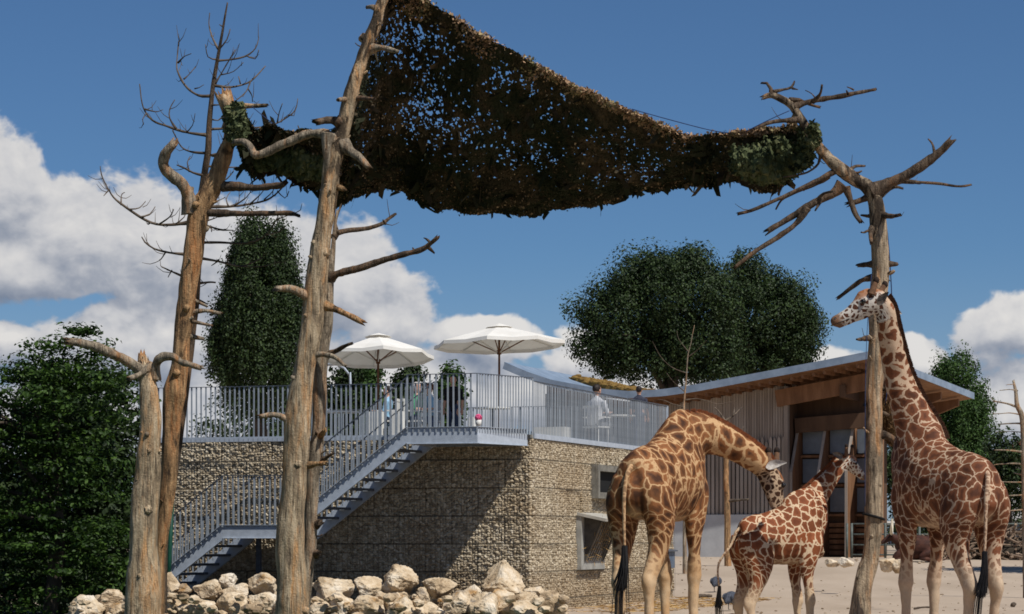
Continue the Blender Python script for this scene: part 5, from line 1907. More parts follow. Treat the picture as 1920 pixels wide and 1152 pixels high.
def coat(name, line, patch, core, leg, face, scale, lw, soft=0.05, rag=0.10, pale=1.0):
    m, k, b = new_mat(name)

    def at(nm, vec=False):
        nd = k.n('ShaderNodeAttribute', attribute_name=nm)
        return nd.outputs['Vector'] if vec else nd.outputs['Fac']
    tc = k.n('ShaderNodeTexCoord')
    o = tc.outputs['Object']
    pat = at('pat', True)
    w = k.n('ShaderNodeTexNoise')
    k.put(w.inputs['Vector'], pat)
    w.inputs['Scale'].default_value = scale * 1.6
    w.inputs['Detail'].default_value = 3.0
    pat = k.vmath('ADD', pat, k.vmath('SCALE', k.vmath('SUBTRACT', w.outputs['Color'], (.5, .5, .5)), scale=rag))
    vo = k.n('ShaderNodeTexVoronoi', feature='DISTANCE_TO_EDGE')
    k.put(vo.inputs['Vector'], pat)
    vo.inputs['Scale'].default_value = scale
    vo.inputs['Randomness'].default_value = 0.85
    vc = k.n('ShaderNodeTexVoronoi', feature='F1')
    k.put(vc.inputs['Vector'], pat)
    vc.inputs['Scale'].default_value = scale
    vc.inputs['Randomness'].default_value = 0.85
    e = k.math('SUBTRACT', vo.outputs['Distance'], k.math('ADD', at('thr'), lw))
    e = k.math('ADD', e, k.math('MULTIPLY', k.math('SUBTRACT', k.noise(o, 38, 3, .6), .5), 0.05))
    mask = k.ss(e, 0.0, soft)
    # each patch has its own depth of brown, darker towards its heart
    sepc = k.n('ShaderNodeSeparateColor')
    k.link(vc.outputs['Color'], sepc.inputs[0])
    var = k.math('ADD', 0.72, k.math('MULTIPLY', sepc.outputs[0], 0.5))
    pc = k.mix(k.ss(e, 0.06, 0.34), patch, core)
    pc = k.vmath('SCALE', pc, scale=var)
    hair = k.math('ADD', 0.80, k.math('MULTIPLY', k.noise(k.vmath('MULTIPLY', o, (1, 1, .35)), 70, 3, .6), 0.4))
    lcol = k.mix(k.math('MULTIPLY', k.noise(o, 3.0, 3, .6), pale), line, leg)
    col = k.mix(mask, lcol, pc)
    col = k.mix(at('legw'), col, k.mix(k.ss(k.noise(o, 4.0, 3, .6), .35, .65), leg, lcol))
    spots = k.mix(k.ss(e, 0.02, 0.10), face, k.vmath('SCALE', core, scale=0.8))
    col = k.mix(at('headw'), col, spots)
    col = k.mix(at('muz'), col, S(118, 88, 66))
    col = k.mix(at('brow'), col, S(150, 96, 58))
    col = k.mix(at('bellyw'), col, k.mix(k.math('MULTIPLY', mask, .35), leg, pc))
    col = k.vmath('SCALE', col, scale=hair)
    k.put(b.inputs['Base Color'], col)
    b.inputs['Roughness'].default_value = 0.75
    b.inputs['Specular IOR Level'].default_value = 0.2
    bn = k.n('ShaderNodeBump')
    bn.inputs['Strength'].default_value = 0.25
    bn.inputs['Distance'].default_value = 0.01
    k.link(k.noise(k.vmath('MULTIPLY', o, (1, 1, .4)), 90, 3, .6), bn.inputs['Height'])
    k.link(bn.outputs[0], b.inputs['Normal'])
    return m


MAT['tuft'] = surf('black_tail_hair', [S(14, 13, 14), S(30, 28, 28)], 20, rough=0.6)
MAT['eye'] = surf('dark_eye', [S(8, 7, 7), S(16, 13, 12)], 20, rough=0.12, spec=0.6)
MAT['hoof'] = surf('hoof_horn', [S(46, 38, 32), S(70, 60, 50)], 12, rough=0.6)
MAT['ear_white'] = surf('white_ear', [S(158, 148, 138), S(206, 200, 192)], 24, rough=0.9)
MAT['ear_dark'] = surf('brown_ear', [S(60, 46, 38), S(150, 138, 126)], 14, rough=0.9)
MAT['knob'] = surf('dark_ossicone', [S(24, 18, 15), S(52, 36, 26)], 20, rough=0.85)
MAT['horn_fur'] = surf('brown_horn_fur', [S(92, 66, 48), S(128, 96, 72)], 14, rough=.9)
MAT['mane_red'] = surf('red_brown_mane', [S(96, 52, 30), S(138, 78, 44)], 12, island=0.5, rough=0.9)
MAT['mane_dark'] = surf('dark_mane', [S(50, 32, 22), S(86, 54, 36)], 12, island=0.5, rough=0.9)


def giraffe(name, label, loc, heading, k, neck, head, mat, mane_mat, legs, tail, ears, oss, voxel=0.016, thr=None, mane_back=None, girth=1.0, lx=1.0):
    """neck: [(world point, radius)], head: dict(poll, dir, up, L) in world; everything else local (x forward, y left)"""
    th = math.atan2(heading[1], heading[0])
    root = thing(name, label, 'giraffe', loc, th)
    ca, sa = math.cos(th), math.sin(th)
    L3 = np.array(loc, float)

    def tl(p):
        q = np.array(p, float) - L3
        return np.array([q[0] * ca + q[1] * sa, -q[0] * sa + q[1] * ca, q[2]])

    def dl(v):
        v = np.array(v, float)
        return np.array([v[0] * ca + v[1] * sa, -v[0] * sa + v[1] * ca, v[2]])
    Y = (0, 1, 0)
    parts = []
    body = [(-.98, 2.02, .07, .12), (-.93, 2.01, .17, .26), (-.80, 2.02, .27, .37), (-.58, 2.05, .335, .42), (-.3, 2.06, .355, .45), (0, 2.09, .375, .50), (.3, 2.15, .375, .56),
            (.55, 2.25, .33, .63), (.75, 2.34, .265, .64), (.92, 2.36, .20, .52), (1.05, 2.34, .12, .34), (1.12, 2.33, .05, .16)]
    parts.append(otube(smooth_rings([((x * k * lx, 0, z * k), Y, w * k * girth, h * k) for (x, z, w, h) in body], 4), 26, 0.22))
    hoof_pts = []
    hind = [(-.66, .13, 2.12, .16, .30), (-.64, .20, 1.88, .185, .335), (-.60, .235, 1.62, .16, .27), (-.62, .235, 1.40, .125, .19), (-.70, .22, 1.18, .088, .125), (-.79, .2, 1.0, .068, .098),
            (-.83, .2, .91, .066, .092), (-.81, .2, .78, .05, .066), (-.79, .2, .55, .043, .05), (-.78, .2, .32, .043, .048), (-.77, .2, .2, .056, .062), (-.74, .2, .10, .05, .055), (-.72, .2, .05, .055, .065)]
    fore = [(.66, .13, 2.30, .11, .24), (.62, .19, 2.0, .14, .25), (.56, .215, 1.74, .125, .19), (.52, .215, 1.5, .10, .135), (.54, .21, 1.25, .072, .09), (.57, .2, 1.04, .07, .08), (.575, .2, .95, .072, .082),
            (.565, .2, .83, .054, .058), (.56, .2, .6, .043, .046), (.56, .2, .32, .042, .046), (.565, .2, .2, .055, .06), (.6, .2, .10, .05, .055), (.62, .2, .05, .055, .065)]
    for (src, side, dx, dy) in ((hind, 1, *legs[0]), (hind, -1, *legs[1]), (fore, 1, *legs[2]), (fore, -1, *legs[3])):
        rr = []
        for (x, y, z, a, b) in src:
            f = max(0, 1 - z / 2.0)
            tk = 1.0 + .22 * max(0, min(1, (1.25 - z) / .3))
            rr.append(((np.array([x * lx + dx * f, side * (y + dy * f), z]) * k), Y, a * k * tk, b * k * tk))
        parts.append(otube(smooth_rings(rr, 4), 16))
        hoof_pts.append(rr[-1][0])
    # neck
    npts = [tl(p) for p, r in neck]
    nr = [r for p, r in neck]
    bd = dl(mane_back)
    rings = []
    for i, (p, r) in enumerate(zip(npts, nr)):
        t = (npts[min(i + 1, len(npts) - 1)] - npts[max(i - 1, 0)])
        lat = np.cross(t, bd)
        lat /= np.linalg.norm(lat)
        if rings and np.dot(lat, rings[-1][1]) < 0:
            lat = -lat
        rings.append((p, lat, r * .80, r * 1.0))
    # head
    hd, hu = dl(head['dir']), dl(head['up'])
    hd /= np.linalg.norm(hd)
    hu = hu - hd * np.dot(hu, hd)
    hu /= np.linalg.norm(hu)
    hl = np.cross(hu, hd)
    pl = tl(head['poll'])
    hk = head['L'] / 0.66
    # lead the neck into the skull
    l_end = hl if np.dot(hl, rings[-1][1]) > 0 else -hl
    rings.append((pl - hu * .02 * hk + hd * 0.02 * hk, l_end, nr[-1] * .82, nr[-1] * .9))
    srings = smooth_rings(rings, 6)
    parts.append(otube(srings, 20))
    hr = [(-.06, .015, .055, .06), (0.0, .01, .095, .105), (.10, .0, .118, .13), (.20, -.012, .118, .132), (.30, -.035, .094, .118), (.40, -.055, .072, .095), (.50, -.068, .062, .078), (.58, -.075, .066, .070), (.63, -.08, .062, .060), (.66, -.083, .035, .035)]
    parts.append(otube(smooth_rings([(pl + hd * t * hk + hu * o * hk, hl, w * hk, h * hk) for (t, o, w, h) in hr], 4), 20))
    # brow ridge, forehead bump, jaw
    parts.append(otube([(pl + hd * .30 * hk + hu * .075 * hk, hl, .022 * hk, .02 * hk), (pl + hd * .22 * hk + hu * .125 * hk, hl, .05 * hk, .04 * hk), (pl + hd * .12 * hk + hu * .125 * hk, hl, .05 * hk, .045 * hk), (pl + hu * .08 * hk, hl, .05 * hk, .04 * hk)], 12))
    for s in (-1, 1):
        c = pl + hd * .235 * hk + hl * s * .088 * hk + hu * .03 * hk
        parts.append(otube([(c - hd * .07 * hk, hl, .03 * hk, .03 * hk), (c - hd * .02 * hk + hu * .012 * hk, hl, .046 * hk, .044 * hk), (c + hd * .05 * hk, hl, .03 * hk, .028 * hk)], 12))
    parts.append(otube([(pl + hd * .06 * hk - hu * .10 * hk, hl, .075 * hk, .05 * hk), (pl + hd * .25 * hk - hu * .125 * hk, hl, .055 * hk, .04 * hk), (pl + hd * .45 * hk - hu * .135 * hk, hl, .035 * hk, .028 * hk), (pl + hd * .60 * hk - hu * .14 * hk, hl, .045 * hk, .028 * hk)], 12))
    me = fuse(parts, voxel, 5)
    V, N = verts_of(me), normals_of(me)
    V = V + N * ((.007 * fbm(V * 5.5 / k, 3, 3) + .0035 * vnoise(V * np.array([16, 16, 9]) / k, 8)) * k)[:, None]
    me.vertices.foreach_set('co', V.astype(np.float32).ravel())
    me.update()
    z = V[:, 2] / k
    # distances to neck axis and head axis
    NP = np.array([r[0] for r in srings])
    dn = np.full(len(V), 1e9)
    ni = np.zeros(len(V))
    for i in range(0, len(NP)):
        dd = np.linalg.norm(V - NP[i], axis=1)
        u = dd < dn
        dn[u] = dd[u]
        ni[u] = i / (len(NP) - 1)
    ht = (V - pl) @ hd / hk
    hr_ = np.linalg.norm((V - pl) - np.outer((V - pl) @ hd, hd), axis=1) / hk
    inhead = (hr_ < 0.27) & (ht > -.12) & (ht < .8) & (np.linalg.norm(V - pl, axis=1) < 0.9 * hk)
    headw = np.where(inhead, sst(ht, -.06, .05), 0)
    muz = np.where(inhead, sst(ht, .50, .60), 0)
    hup = (V - pl) @ hu / hk
    brow = np.where(inhead, sst(hup, .055, .10) * (1 - sst(ht, .42, .5)) * .85, 0)
    neckw = np.where((dn < .42 * k) & (ni > .22), sst(ni, .22, .45), 0) * (1 - headw)
    legw = (1 - sst(z, .86, 1.36)) * (1 - headw)
    bellyw = sst(-N[:, 2], .55, .9) * ((z > 1.35) & (z < 2.0)) * (1 - neckw) * (1 - headw)
    inner = np.abs(V[:, 1]) / k
    f = 1 + 0.95 * (1 - sst(z, 1.15, 1.9)) * (1 - headw)
    pv = V.copy()
    pv[:, 0] *= f
    pv[:, 1] *= f
    pv[:, 2] = V[:, 2] * f
    nfac = (1 + 0.05 * neckw)[:, None]
    pv = pv * nfac
    pv = np.where(headw[:, None] > 0, pl + (pv - pl) * (1 + 1.5 * headw[:, None]), pv)
    attr(me, 'pat', pv / k)
    t_ = thr or {}
    attr(me, 'thr', t_.get('neck', .05) * neckw + t_.get('leg', .04) * (1 - sst(z, 1.0, 1.6)) * (1 - neckw) * (1 - headw) + headw * t_.get('head', .12))
    attr(me, 'legw', legw)
    attr(me, 'headw', headw)
    attr(me, 'muz', muz)
    attr(me, 'brow', brow)
    attr(me, 'bellyw', bellyw * .7)
    me.name = 'body'
    body_o = link('body', me, mat, root)
    # hooves
    for hp in hoof_pts:
        mb = MB()
        mb.tube([hp + np.array([.02 * k, 0, -.05 * k]), hp + np.array([.02 * k, 0, .0]), hp + np.array([0, 0, .05 * k])], [.078 * k, .07 * k, .052 * k], 14)
        mb.obj('hoof', MAT['hoof'], root, True)
    # eyes
    for s in (-1, 1):
        c = pl + hd * .245 * hk + hl * s * .118 * hk + hu * .032 * hk
        mb = MB()
        V0, F0 = ico(2)
        mb.add(V0 * .030 * hk + c, F0)
        mb.obj('eye', MAT['eye'], root, True)
        c = pl + hd * .615 * hk + hl * s * .046 * hk - hu * .045 * hk
        mb = MB()
        mb.add(V0 * np.array([.016, .016, .012]) * hk + c, F0)
        mb.obj('nostril', MAT['eye'], root, True)
    mb = MB()
    mo = [pl + hd * t * hk + hl * s * .064 * hk - hu * .108 * hk for (t, s) in ((.46, 1.0), (.55, 1.02), (.62, .8), (.655, .35), (.655, -.35), (.62, -.8), (.55, -1.02), (.46, -1.0))]
    q, rr = resample(mo, [.005 * hk] * 8, .02)
    mb.tube(q, rr, 5)
    mb.obj('mouth_line', MAT['eye'], root, True)
    # ossicones
    for (ob, ot) in oss:
        b0, b1 = tl(ob), tl(ot)
        dv = (b1 - b0)
        ln_ = np.linalg.norm(dv)
        dv = dv / ln_
        mb = MB()
        q, rr = resample([b0 - dv * .04 * hk, b0 + dv * ln_ * .4, b0 + dv * ln_ * .85], [.046 * hk, .034 * hk, .03 * hk], .01)
        mb.tube(q, rr, 12)
        oo = mb.obj('ossicone', MAT['horn_fur'], root, True)
        mb = MB()
        V0, F0 = ico(2)
        mb.add(V0 * np.array([.037, .037, .045]) * hk + (b0 + dv * ln_ * .86), F0)
        mb.obj('tip', MAT['knob'], oo, True)
    # ears: cupped leaves
    for (eb, edir, EL, mt, open_to) in ears:
        e = dl(edir)
        e /= np.linalg.norm(e)
        b0 = tl(eb)
        nv = dl(open_to)
        nv = nv - e * np.dot(nv, e)
        nv /= np.linalg.norm(nv)
        wv = np.cross(nv, e)
        Vv = []
        nl, nw = 10, 7
        for i in range(nl):
            t = i / (nl - 1)
            w = EL * .23 * (math.sin(math.pi * (t ** .70)) ** .8 + .14 * (1 - t))
            for j in range(nw):
                a = (j / (nw - 1) - .5) * 2
                Vv.append(b0 + e * EL * t + wv * w * a + nv * (EL * .16 * (a * a - .5) * math.sin(math.pi * t)))
        Vv = np.array(Vv)
        i, j = np.meshgrid(np.arange(nl - 1), np.arange(nw - 1), indexing='ij')
        F = np.stack([i * nw + j, (i + 1) * nw + j, (i + 1) * nw + j + 1, i * nw + j + 1], -1).reshape(-1, 4)
        ear_me = build_mesh('ear', np.concatenate([Vv, Vv - nv * .008]), [F, F[:, ::-1] + len(Vv)], True)
        link('ear', ear_me, MAT[mt], root)
    # mane: bristling hair strip
    g = np.random.default_rng(int(k * 100))
    mpts, mr = [], []
    for r in srings[int(len(srings) * .10):]:
        mpts.append(np.array(r[0]))
        mr.append(r[3])
    mpts, mr = np.array(mpts), np.array(mr)
    n = 7000
    ti = g.random(n) * (len(mpts) - 1.001)
    a = ti.astype(int)
    fr = (ti - a)[:, None]
    tan = np.gradient(mpts, axis=0)
    tan /= np.linalg.norm(tan, axis=1)[:, None]
    tg = tan[a]
    b_ = bd[None, :] - tg * (tg @ bd)[:, None]
    b_ /= np.linalg.norm(b_, axis=1)[:, None]
    lat = np.cross(tg, b_)
    base = mpts[a] * (1 - fr) + mpts[a + 1] * fr + b_ * (mr[a] * .95)[:, None] + lat * g.normal(0, .012 * k, n)[:, None]
    ln = (.048 * k * g.uniform(.4, 1.1, n))[:, None]
    dirv = b_ + tg * g.uniform(-.45, .3, n)[:, None] + lat * g.normal(0, .16, n)[:, None]
    wd = .005 * k
    Vm = np.stack([base - tg * wd, base + tg * wd, base + dirv * ln + tg * wd * .4, base + dirv * ln - tg * wd * .4], 1).reshape(-1, 3)
    tag(link('mane', build_mesh('mane', Vm, [np.arange(n * 4).reshape(-1, 4)]), MAT[mane_mat], root), kind='stuff')
    mb = MB()
    tb = np.array([mpts[i_] + (bd - tan[i_] * np.dot(bd, tan[i_])) / np.linalg.norm(bd - tan[i_] * np.dot(bd, tan[i_])) * mr[i_] * .97 for i_ in range(len(mpts))])
    mb.tube(tb, np.full(len(tb), .02 * k), 8, bump=.2, freq=20)
    mb.obj('crest', MAT[mane_mat], root, True)
    # tail and tuft
    ty, tx, cut, end_ = {'tail1': (.03, -.02, 1.28, .42), 'tail2': (.11, .02, 1.28, .40), 'tail3': (.03, -.10, 1.18, .62)}[tail]
    tp = [np.array(q_) * k for q_ in ((-.86 * lx, 0, 2.26), (-.98 * lx, ty * .4, 2.18), (-1.05 * lx + tx * .4, ty, 1.95), (-1.05 + tx, ty, 1.6), (-1.03 + tx, ty, cut))]
    q, rr = resample(tp, np.linspace(.035, .014, len(tp)) * k, .03)
    tm = fuse([tube_geo(q, rr, 10)], .012, 1) if False else None
    mb = MB()
    mb.tube(q, rr, 10)
    tme = mb.mesh('tail', True)
    TV = verts_of(tme)
    attr(tme, 'pat', TV * 2.6 / k)
    for nm, val in (('thr', .08), ('legw', .35), ('headw', 0), ('muz', 0), ('brow', 0), ('bellyw', 0)):
        attr(tme, nm, np.full(len(TV), val))
    to = link('tail', tme, mat, root)
    tu = [np.array(q_) * k for q_ in ((-1.03 + tx, ty, cut + .05), (-1.04 + tx, ty + .01, cut - .2), (-1.03 + tx, ty + .05, cut * .5 + end_ * .5), (-1.0 + tx, ty + .08, end_))]
    mb = MB()
    for i in range(170):
        o_ = g.normal(0, 1, 3) * np.array([.022, .022, .01]) * k
        sp = g.normal(0, 1, 3) * .035 * k
        end = g.uniform(.6, 1.05)
        path = []
        for j, p in enumerate(tu):
            f_ = j / (len(tu) - 1)
            path.append(p + o_ * (0.4 + f_) + sp * math.sin(math.pi * min(1, f_ * .7)) * f_)
        path = np.array(path)
        m_ = max(3, int(len(path) * end))
        qq, r2 = resample(path[:m_], np.linspace(.009, .003, m_) * k, .06)
        mb.tube(qq, r2, 4, cap=False)
    tag(mb.obj('tail_tuft', MAT['tuft'], to), kind='stuff')
    return root


# ------------------------------------------------------------------ the three giraffes
COAT1 = coat('orange_giraffe_coat', S(188, 148, 104), S(132, 85, 50), S(72, 45, 29), S(200, 172, 136), S(172, 148, 122), 5.6, 0.012, 0.06, pale=.45)
COAT2 = coat('dark_giraffe_coat', S(198, 166, 138), S(122, 74, 48), S(86, 51, 35), S(186, 164, 138), S(186, 178, 168), 6.2, 0.020, 0.045)
COAT3 = coat('calf_giraffe_coat', S(210, 184, 154), S(134, 76, 45), S(114, 62, 36), S(204, 178, 144), S(196, 186, 172), 6.0, 0.044, 0.04)


def root_at(u, d):
    return ((u - 960) * d / FPX, d, 0.0)


def spin(u0, d0, pts):
    return [(P(u, v, d), r) for (u, v, d, r) in pts]


giraffe('giraffe', 'stooping orange-brown giraffe seen from behind, bending its neck down to the calf', root_at(1240, 31.8), (.42, .907), 1.02,
        spin(0, 0, [(1268, 848, 32.35, .33), (1298, 818, 32.5, .30), (1335, 820, 32.6, .225), (1372, 835, 32.7, .185), (1406, 855, 32.8, .165), (1428, 872, 32.85, .15)]),
        dict(poll=P(1437, 880, 32.9), dir=(.20, .05, -.45), up=(.62, .55, .32), L=.70), COAT1, 'mane_red',
        [(.0, .0), (-.05, -.03), (.02, -.03), (.05, -.04)],
        'tail1',
        [(P(1436, 876, 32.72), (1.0, -.35, .22), .27, 'ear_white', (-.3, -.8, .55)), (P(1432, 878, 33.0), (-.4, 1, .1), .26, 'ear_white', (0, -1, .3))],
        [(P(1441, 868, 32.8), P(1441, 842, 32.82)), (P(1455, 868, 32.95), P(1457, 842, 32.98))], mane_back=(.15, .0, 1.0), thr=dict(neck=.055, leg=.12, head=.05))
giraffe('giraffe', 'tall dark-patched giraffe at the right with its head up beside the trunk', root_at(1774, 30.8), (-.38, .925), .975,
        spin(0, 0, [(1738, 870, 31.20, 0.322), (1724, 815, 31.30, 0.278), (1703, 762, 31.30, 0.210), (1684, 706, 31.25, 0.166), (1672, 652, 31.15, 0.141), (1664, 610, 31.05, 0.125), (1658, 580, 31.00, 0.117)]),
        dict(poll=P(1652, 560, 30.98), dir=(-.93, -.10, -.33), up=(-.30, 0, .95), L=.645), COAT2, 'mane_dark',
        [(-.02, .0), (.05, -.03), (.0, .02), (.06, .0)],
        'tail2',
        [(P(1645, 572, 30.82), (.62, -.35, .75), .20, 'ear_dark', (-.5, -1, .2)), (P(1664, 578, 31.10), (.95, .2, -.35), .19, 'ear_white', (0, -1, .2))],
        [(P(1636, 546, 30.86), P(1644, 523, 30.86)), (P(1648, 552, 31.06), P(1661, 531, 31.10))], mane_back=(.85, -.2, .45), thr=dict(neck=.075, leg=.12, head=.07))
giraffe('giraffe_calf', 'small giraffe calf with bold reddish patches standing between the adults', root_at(1460, 32.75), (.935, .355), .70,
        spin(0, 0, [(1490, 985, 33.0, .25), (1508, 958, 33.03, .225), (1530, 930, 33.06, .165), (1549, 905, 33.1, .125), (1565, 885, 33.13, .10), (1576, 870, 33.15, .09)]),
        dict(poll=P(1582, 860, 33.17), dir=(.78, .30, -.50), up=(.50, .1, .80), L=.40), COAT3, 'mane_red',
        [(.0, .0), (.06, -.02), (-.02, -.03), (.08, -.02)],
        'tail3',
        [(P(1580, 858, 33.05), (-.9, -.35, .35), .16, 'ear_dark', (.2, -1, .2)), (P(1584, 858, 33.25), (-.2, .9, .35), .16, 'ear_dark', (.2, -1, .2))],
        [(P(1587, 852, 33.12), P(1587, 834, 33.12)), (P(1596, 853, 33.2), P(1598, 835, 33.2))], voxel=.011, lx=.83, girth=.90, mane_back=(-.62, 0, .75), thr=dict(neck=.01, leg=.06, head=.05))
# ================================================================== ROCK PILE
def rock_mat():
    m, k, b = new_mat('limestone')
    tc = k.n('ShaderNodeTexCoord')
    oi = k.n('ShaderNodeObjectInfo')
    o = k.vmath('ADD', tc.outputs['Object'], k.vmath('SCALE', (3.1, 7.7, 5.3), scale=k.math('MULTIPLY', oi.outputs['Random'], 9.0)))
    f = k.noise(o, 3.2, 6, .62, .4)
    col = k.ramp(k.math('ADD', k.ss(f, .25, .75), k.math('MULTIPLY', k.math('SUBTRACT', oi.outputs['Random'], .5), .35)),
                 [(0.0, S(138, 118, 94)), (.3, S(184, 161, 130)), (.65, S(210, 190, 161)), (1.0, S(226, 213, 193))])
    y = k.noise(k.vmath('ADD', o, (5, 2, 1)), 2.4, 4, .6, .6)
    col = k.mix(k.ss(y, .58, .70, 0, .75), col, S(176, 132, 76))
    g_ = k.noise(k.vmath('ADD', o, (1, 8, 4)), 3.0, 4, .6, .5)
    col = k.mix(k.ss(g_, .60, .70, 0, .7), col, S(112, 106, 102))
    sp = k.noise(o, 26, 4, .7)
    col = k.mix(k.ss(sp, .60, .70, 0, .55), col, S(104, 88, 70))
    k.put(b.inputs['Base Color'], col)
    b.inputs['Roughness'].default_value = .92
    b.inputs['Specular IOR Level'].default_value = .15
    bn = k.n('ShaderNodeBump')
    bn.inputs['Strength'].default_value = .8
    bn.inputs['Distance'].default_value = .03
    k.link(k.noise(o, 11, 7, .68), bn.inputs['Height'])
    k.link(bn.outputs[0], b.inputs['Normal'])
    return m


MAT['rock'] = rock_mat()


def rock_mesh(seed, sx, sy, sz, cuts=9, rough=.10, taper=0.0, sub=4):
    g = np.random.default_rng(seed)
    V0, F0 = ico(sub)
    V = V0.copy()
    for _ in range(cuts):                      # knock facets off the ball
        n = g.normal(0, 1, 3)
        n /= np.linalg.norm(n)
        d = g.uniform(.52, .86)
        ex = V @ n - d
        V = V - np.outer(np.maximum(ex, 0), n) * .94
    V *= (1 + rough * fbm(V * 2.6 + seed, seed, 4))[:, None]
    V *= (1 + .035 * fbm(V * 11 + seed, seed + 5, 3))[:, None]
    if taper:
        t = np.clip((V[:, 2] + .8) / 1.6, 0, 1)
        V[:, 0] *= 1 - taper * t
        V[:, 1] *= 1 - taper * t
    lo, hi = V.min(0), V.max(0)
    V = (V - (lo + hi) / 2) / ((hi - lo) / 2)
    return build_mesh('boulder', V * np.array([sx, sy, sz]), [F0], False)


# outline boxes of the boulders: u0, v0, u1, v1, depth, label, options
RK = [
    (303, 1074, 338, 1118, 42.4, 'upright pale slab rock between the left stump and the stair foot', {'taper': .3}),
    (333, 1095, 362, 1118, 42.4, 'small pinkish stone tucked right of the upright slab rock', {}),
    (363, 1088, 415, 1125, 42.3, 'squat pinkish-white boulder leaning below the first stair treads', {}),
    (412, 1076, 444, 1106, 42.6, 'small rounded boulder topping the pile in front of the stair shade', {}),
    (415, 1095, 466, 1128, 42.3, 'knobbly pale boulder directly under the small rounded one that tops the pile', {}),
    (466, 1075, 518, 1118, 42.3, 'round-shouldered tan boulder just left of the pale trunk', {}),
    (303, 1112, 352, 1152, 42.0, 'grey boulder at the foot of the left stump', {'grey': 1}),
    (335, 1122, 410, 1166, 41.8, 'long yellowish boulder in the bottom row left of the trunk', {}),
    (405, 1112, 468, 1168, 41.8, 'craggy ochre boulder in the bottom row left of the trunk', {}),
    (468, 1112, 520, 1166, 41.8, 'blocky pale boulder touching the pale trunk on its left', {}),
    (586, 1083, 664, 1140, 42.2, 'large wedge-shaped boulder with a dark underside right of the trunk', {}),
    (575, 1127, 618, 1164, 41.7, 'small white boulder at the foot of the trunk on its right', {}),
    (664, 1082, 719, 1126, 42.4, 'pinkish upright boulder left of the round yellow one', {}),
    (717, 1060, 783, 1122, 42.2, 'big round yellowish boulder perched highest in the middle of the pile', {'rough': .14}),
    (618, 1112, 664, 1168, 41.8, 'rusty-stained boulder under the wedge-shaped one', {}),
    (656, 1118, 720, 1170, 41.7, 'ochre-stained boulder in the bottom row below the pinkish upright one', {}),
    (715, 1112, 762, 1150, 41.9, 'white boulder wedged under the left side of the perched yellow one', {}),
    (720, 1120, 785, 1172, 41.6, 'rounded pale boulder low in front of the perched yellow one', {}),
    (778, 1102, 806, 1142, 42.2, 'narrow pale stone between the perched yellow boulder and the flat-topped one', {}),
    (793, 1084, 856, 1124, 42.4, 'flat-topped boulder with a shaded brown face right of the yellow one', {}),
    (775, 1130, 835, 1172, 41.7, 'boulder with an orange stain and grey patches in the bottom row', {}),
    (830, 1108, 895, 1160, 41.9, 'broad pale boulder below the flat-topped one', {}),
    (858, 1098, 905, 1140, 42.2, 'tan boulder leaning left of the tallest pointed one', {}),
    (880, 1112, 938, 1172, 41.6, 'boulder streaked grey and white in the bottom row below the pointed rock', {}),
    (908, 1052, 984, 1122, 42.3, 'tallest pointed boulder near the right end of the pile', {'taper': .62}),
    (922, 1106, 968, 1146, 41.9, 'rounded boulder at the foot of the tallest pointed one', {}),
    (982, 1100, 1023, 1122, 42.4, 'thin flat stone lying on top near the right end of the pile', {}),
    (960, 1112, 1012, 1150, 41.9, 'yellowish boulder under the thin flat stone', {}),
    (935, 1126, 1020, 1172, 41.6, 'long low boulder in the bottom row left of the block that ends the pile', {}),
    (1002, 1108, 1064, 1170, 41.9, 'large blocky boulder closing the right end of the pile', {}),
    (128, 1118, 198, 1172, 42.2, 'pale boulder lying apart under the hornbeam at the far left', {}),
    (183, 1106, 236, 1148, 42.5, 'half-shaded tilted slab between the far-left boulder and the stump', {}),
    (196, 1132, 240, 1170, 42.1, 'dark grey stone in the shade against the left stump', {'grey': 1}),
]
for idx, (u0, v0, u1, v1, d, lab, op) in enumerate(RK):
    s = d / FPX
    c = P((u0 + u1) / 2, (v0 + v1) / 2, d)
    sx, sz = (u1 - u0) / 2 * s * 1.06, (v1 - v0) / 2 * s * 1.08
    me = rock_mesh(300 + idx, sx, (sx + sz) * .52, sz, 9 + idx % 4, op.get('rough', .10), op.get('taper', 0), 4 if lab != 'LOW' else 3)
    o = link('boulder', me, MAT['rock'], None, c)
    o.rotation_euler = (0, rnd.uniform(-.06, .06), 0)
    if lab == 'LOW':
        tag(o, 'limestone boulder in the bottom course of the rock pile, cut by the lower edge', 'rock', 'bottom course of the rock pile')
    elif lab is None:
        tag(o, 'plain pale limestone boulder wedged among the larger ones in the pile', 'rock', 'plain wedged boulders of the pile')
    else:
        tag(o, lab, 'rock', 'boulders of the rock pile')
# earth bank that carries the pile
mb = MB()
n = 40
ring = []
for i in range(n):
    u = 120 + 940 * i / (n - 1)
    for (dd, z) in ((41.0, 0.0), (42.0, .20), (43.2, .22), (44.5, 0.0)):
        x = (u - 960) * dd / FPX
        ring.append((x, dd, z + (.03 * math.sin(i * 1.9) if z else -.02)))
i, j = np.meshgrid(np.arange(n - 1), np.arange(3), indexing='ij')
mb.add(np.array(ring), np.stack([i * 4 + j, (i + 1) * 4 + j, (i + 1) * 4 + j + 1, i * 4 + j + 1], -1).reshape(-1, 4))
tag(mb.obj('earth_bank', MAT['dark_earth']), kind='structure')

# rubble and earth crumbs between the boulders
mb = MB()
g = np.random.default_rng(41)
for _ in range(260):
    u = g.uniform(130, 1060)
    dd = g.uniform(41.2, 42.8)
    x = (u - 960) * dd / FPX
    s_ = g.uniform(.03, .09)
    V0, F0 = ico(1)
    mb.add(V0 * np.array([s_ * 1.2, s_, s_ * .8]) * (1 + .5 * (g.random((len(V0), 1)) - .5)) + np.array([x, dd, .22 + g.uniform(0, .34)]), F0)
tag(mb.obj('rubble', MAT['rock']), 'small rubble stones filling the gaps of the boulder pile', 'rubble', kind='stuff')

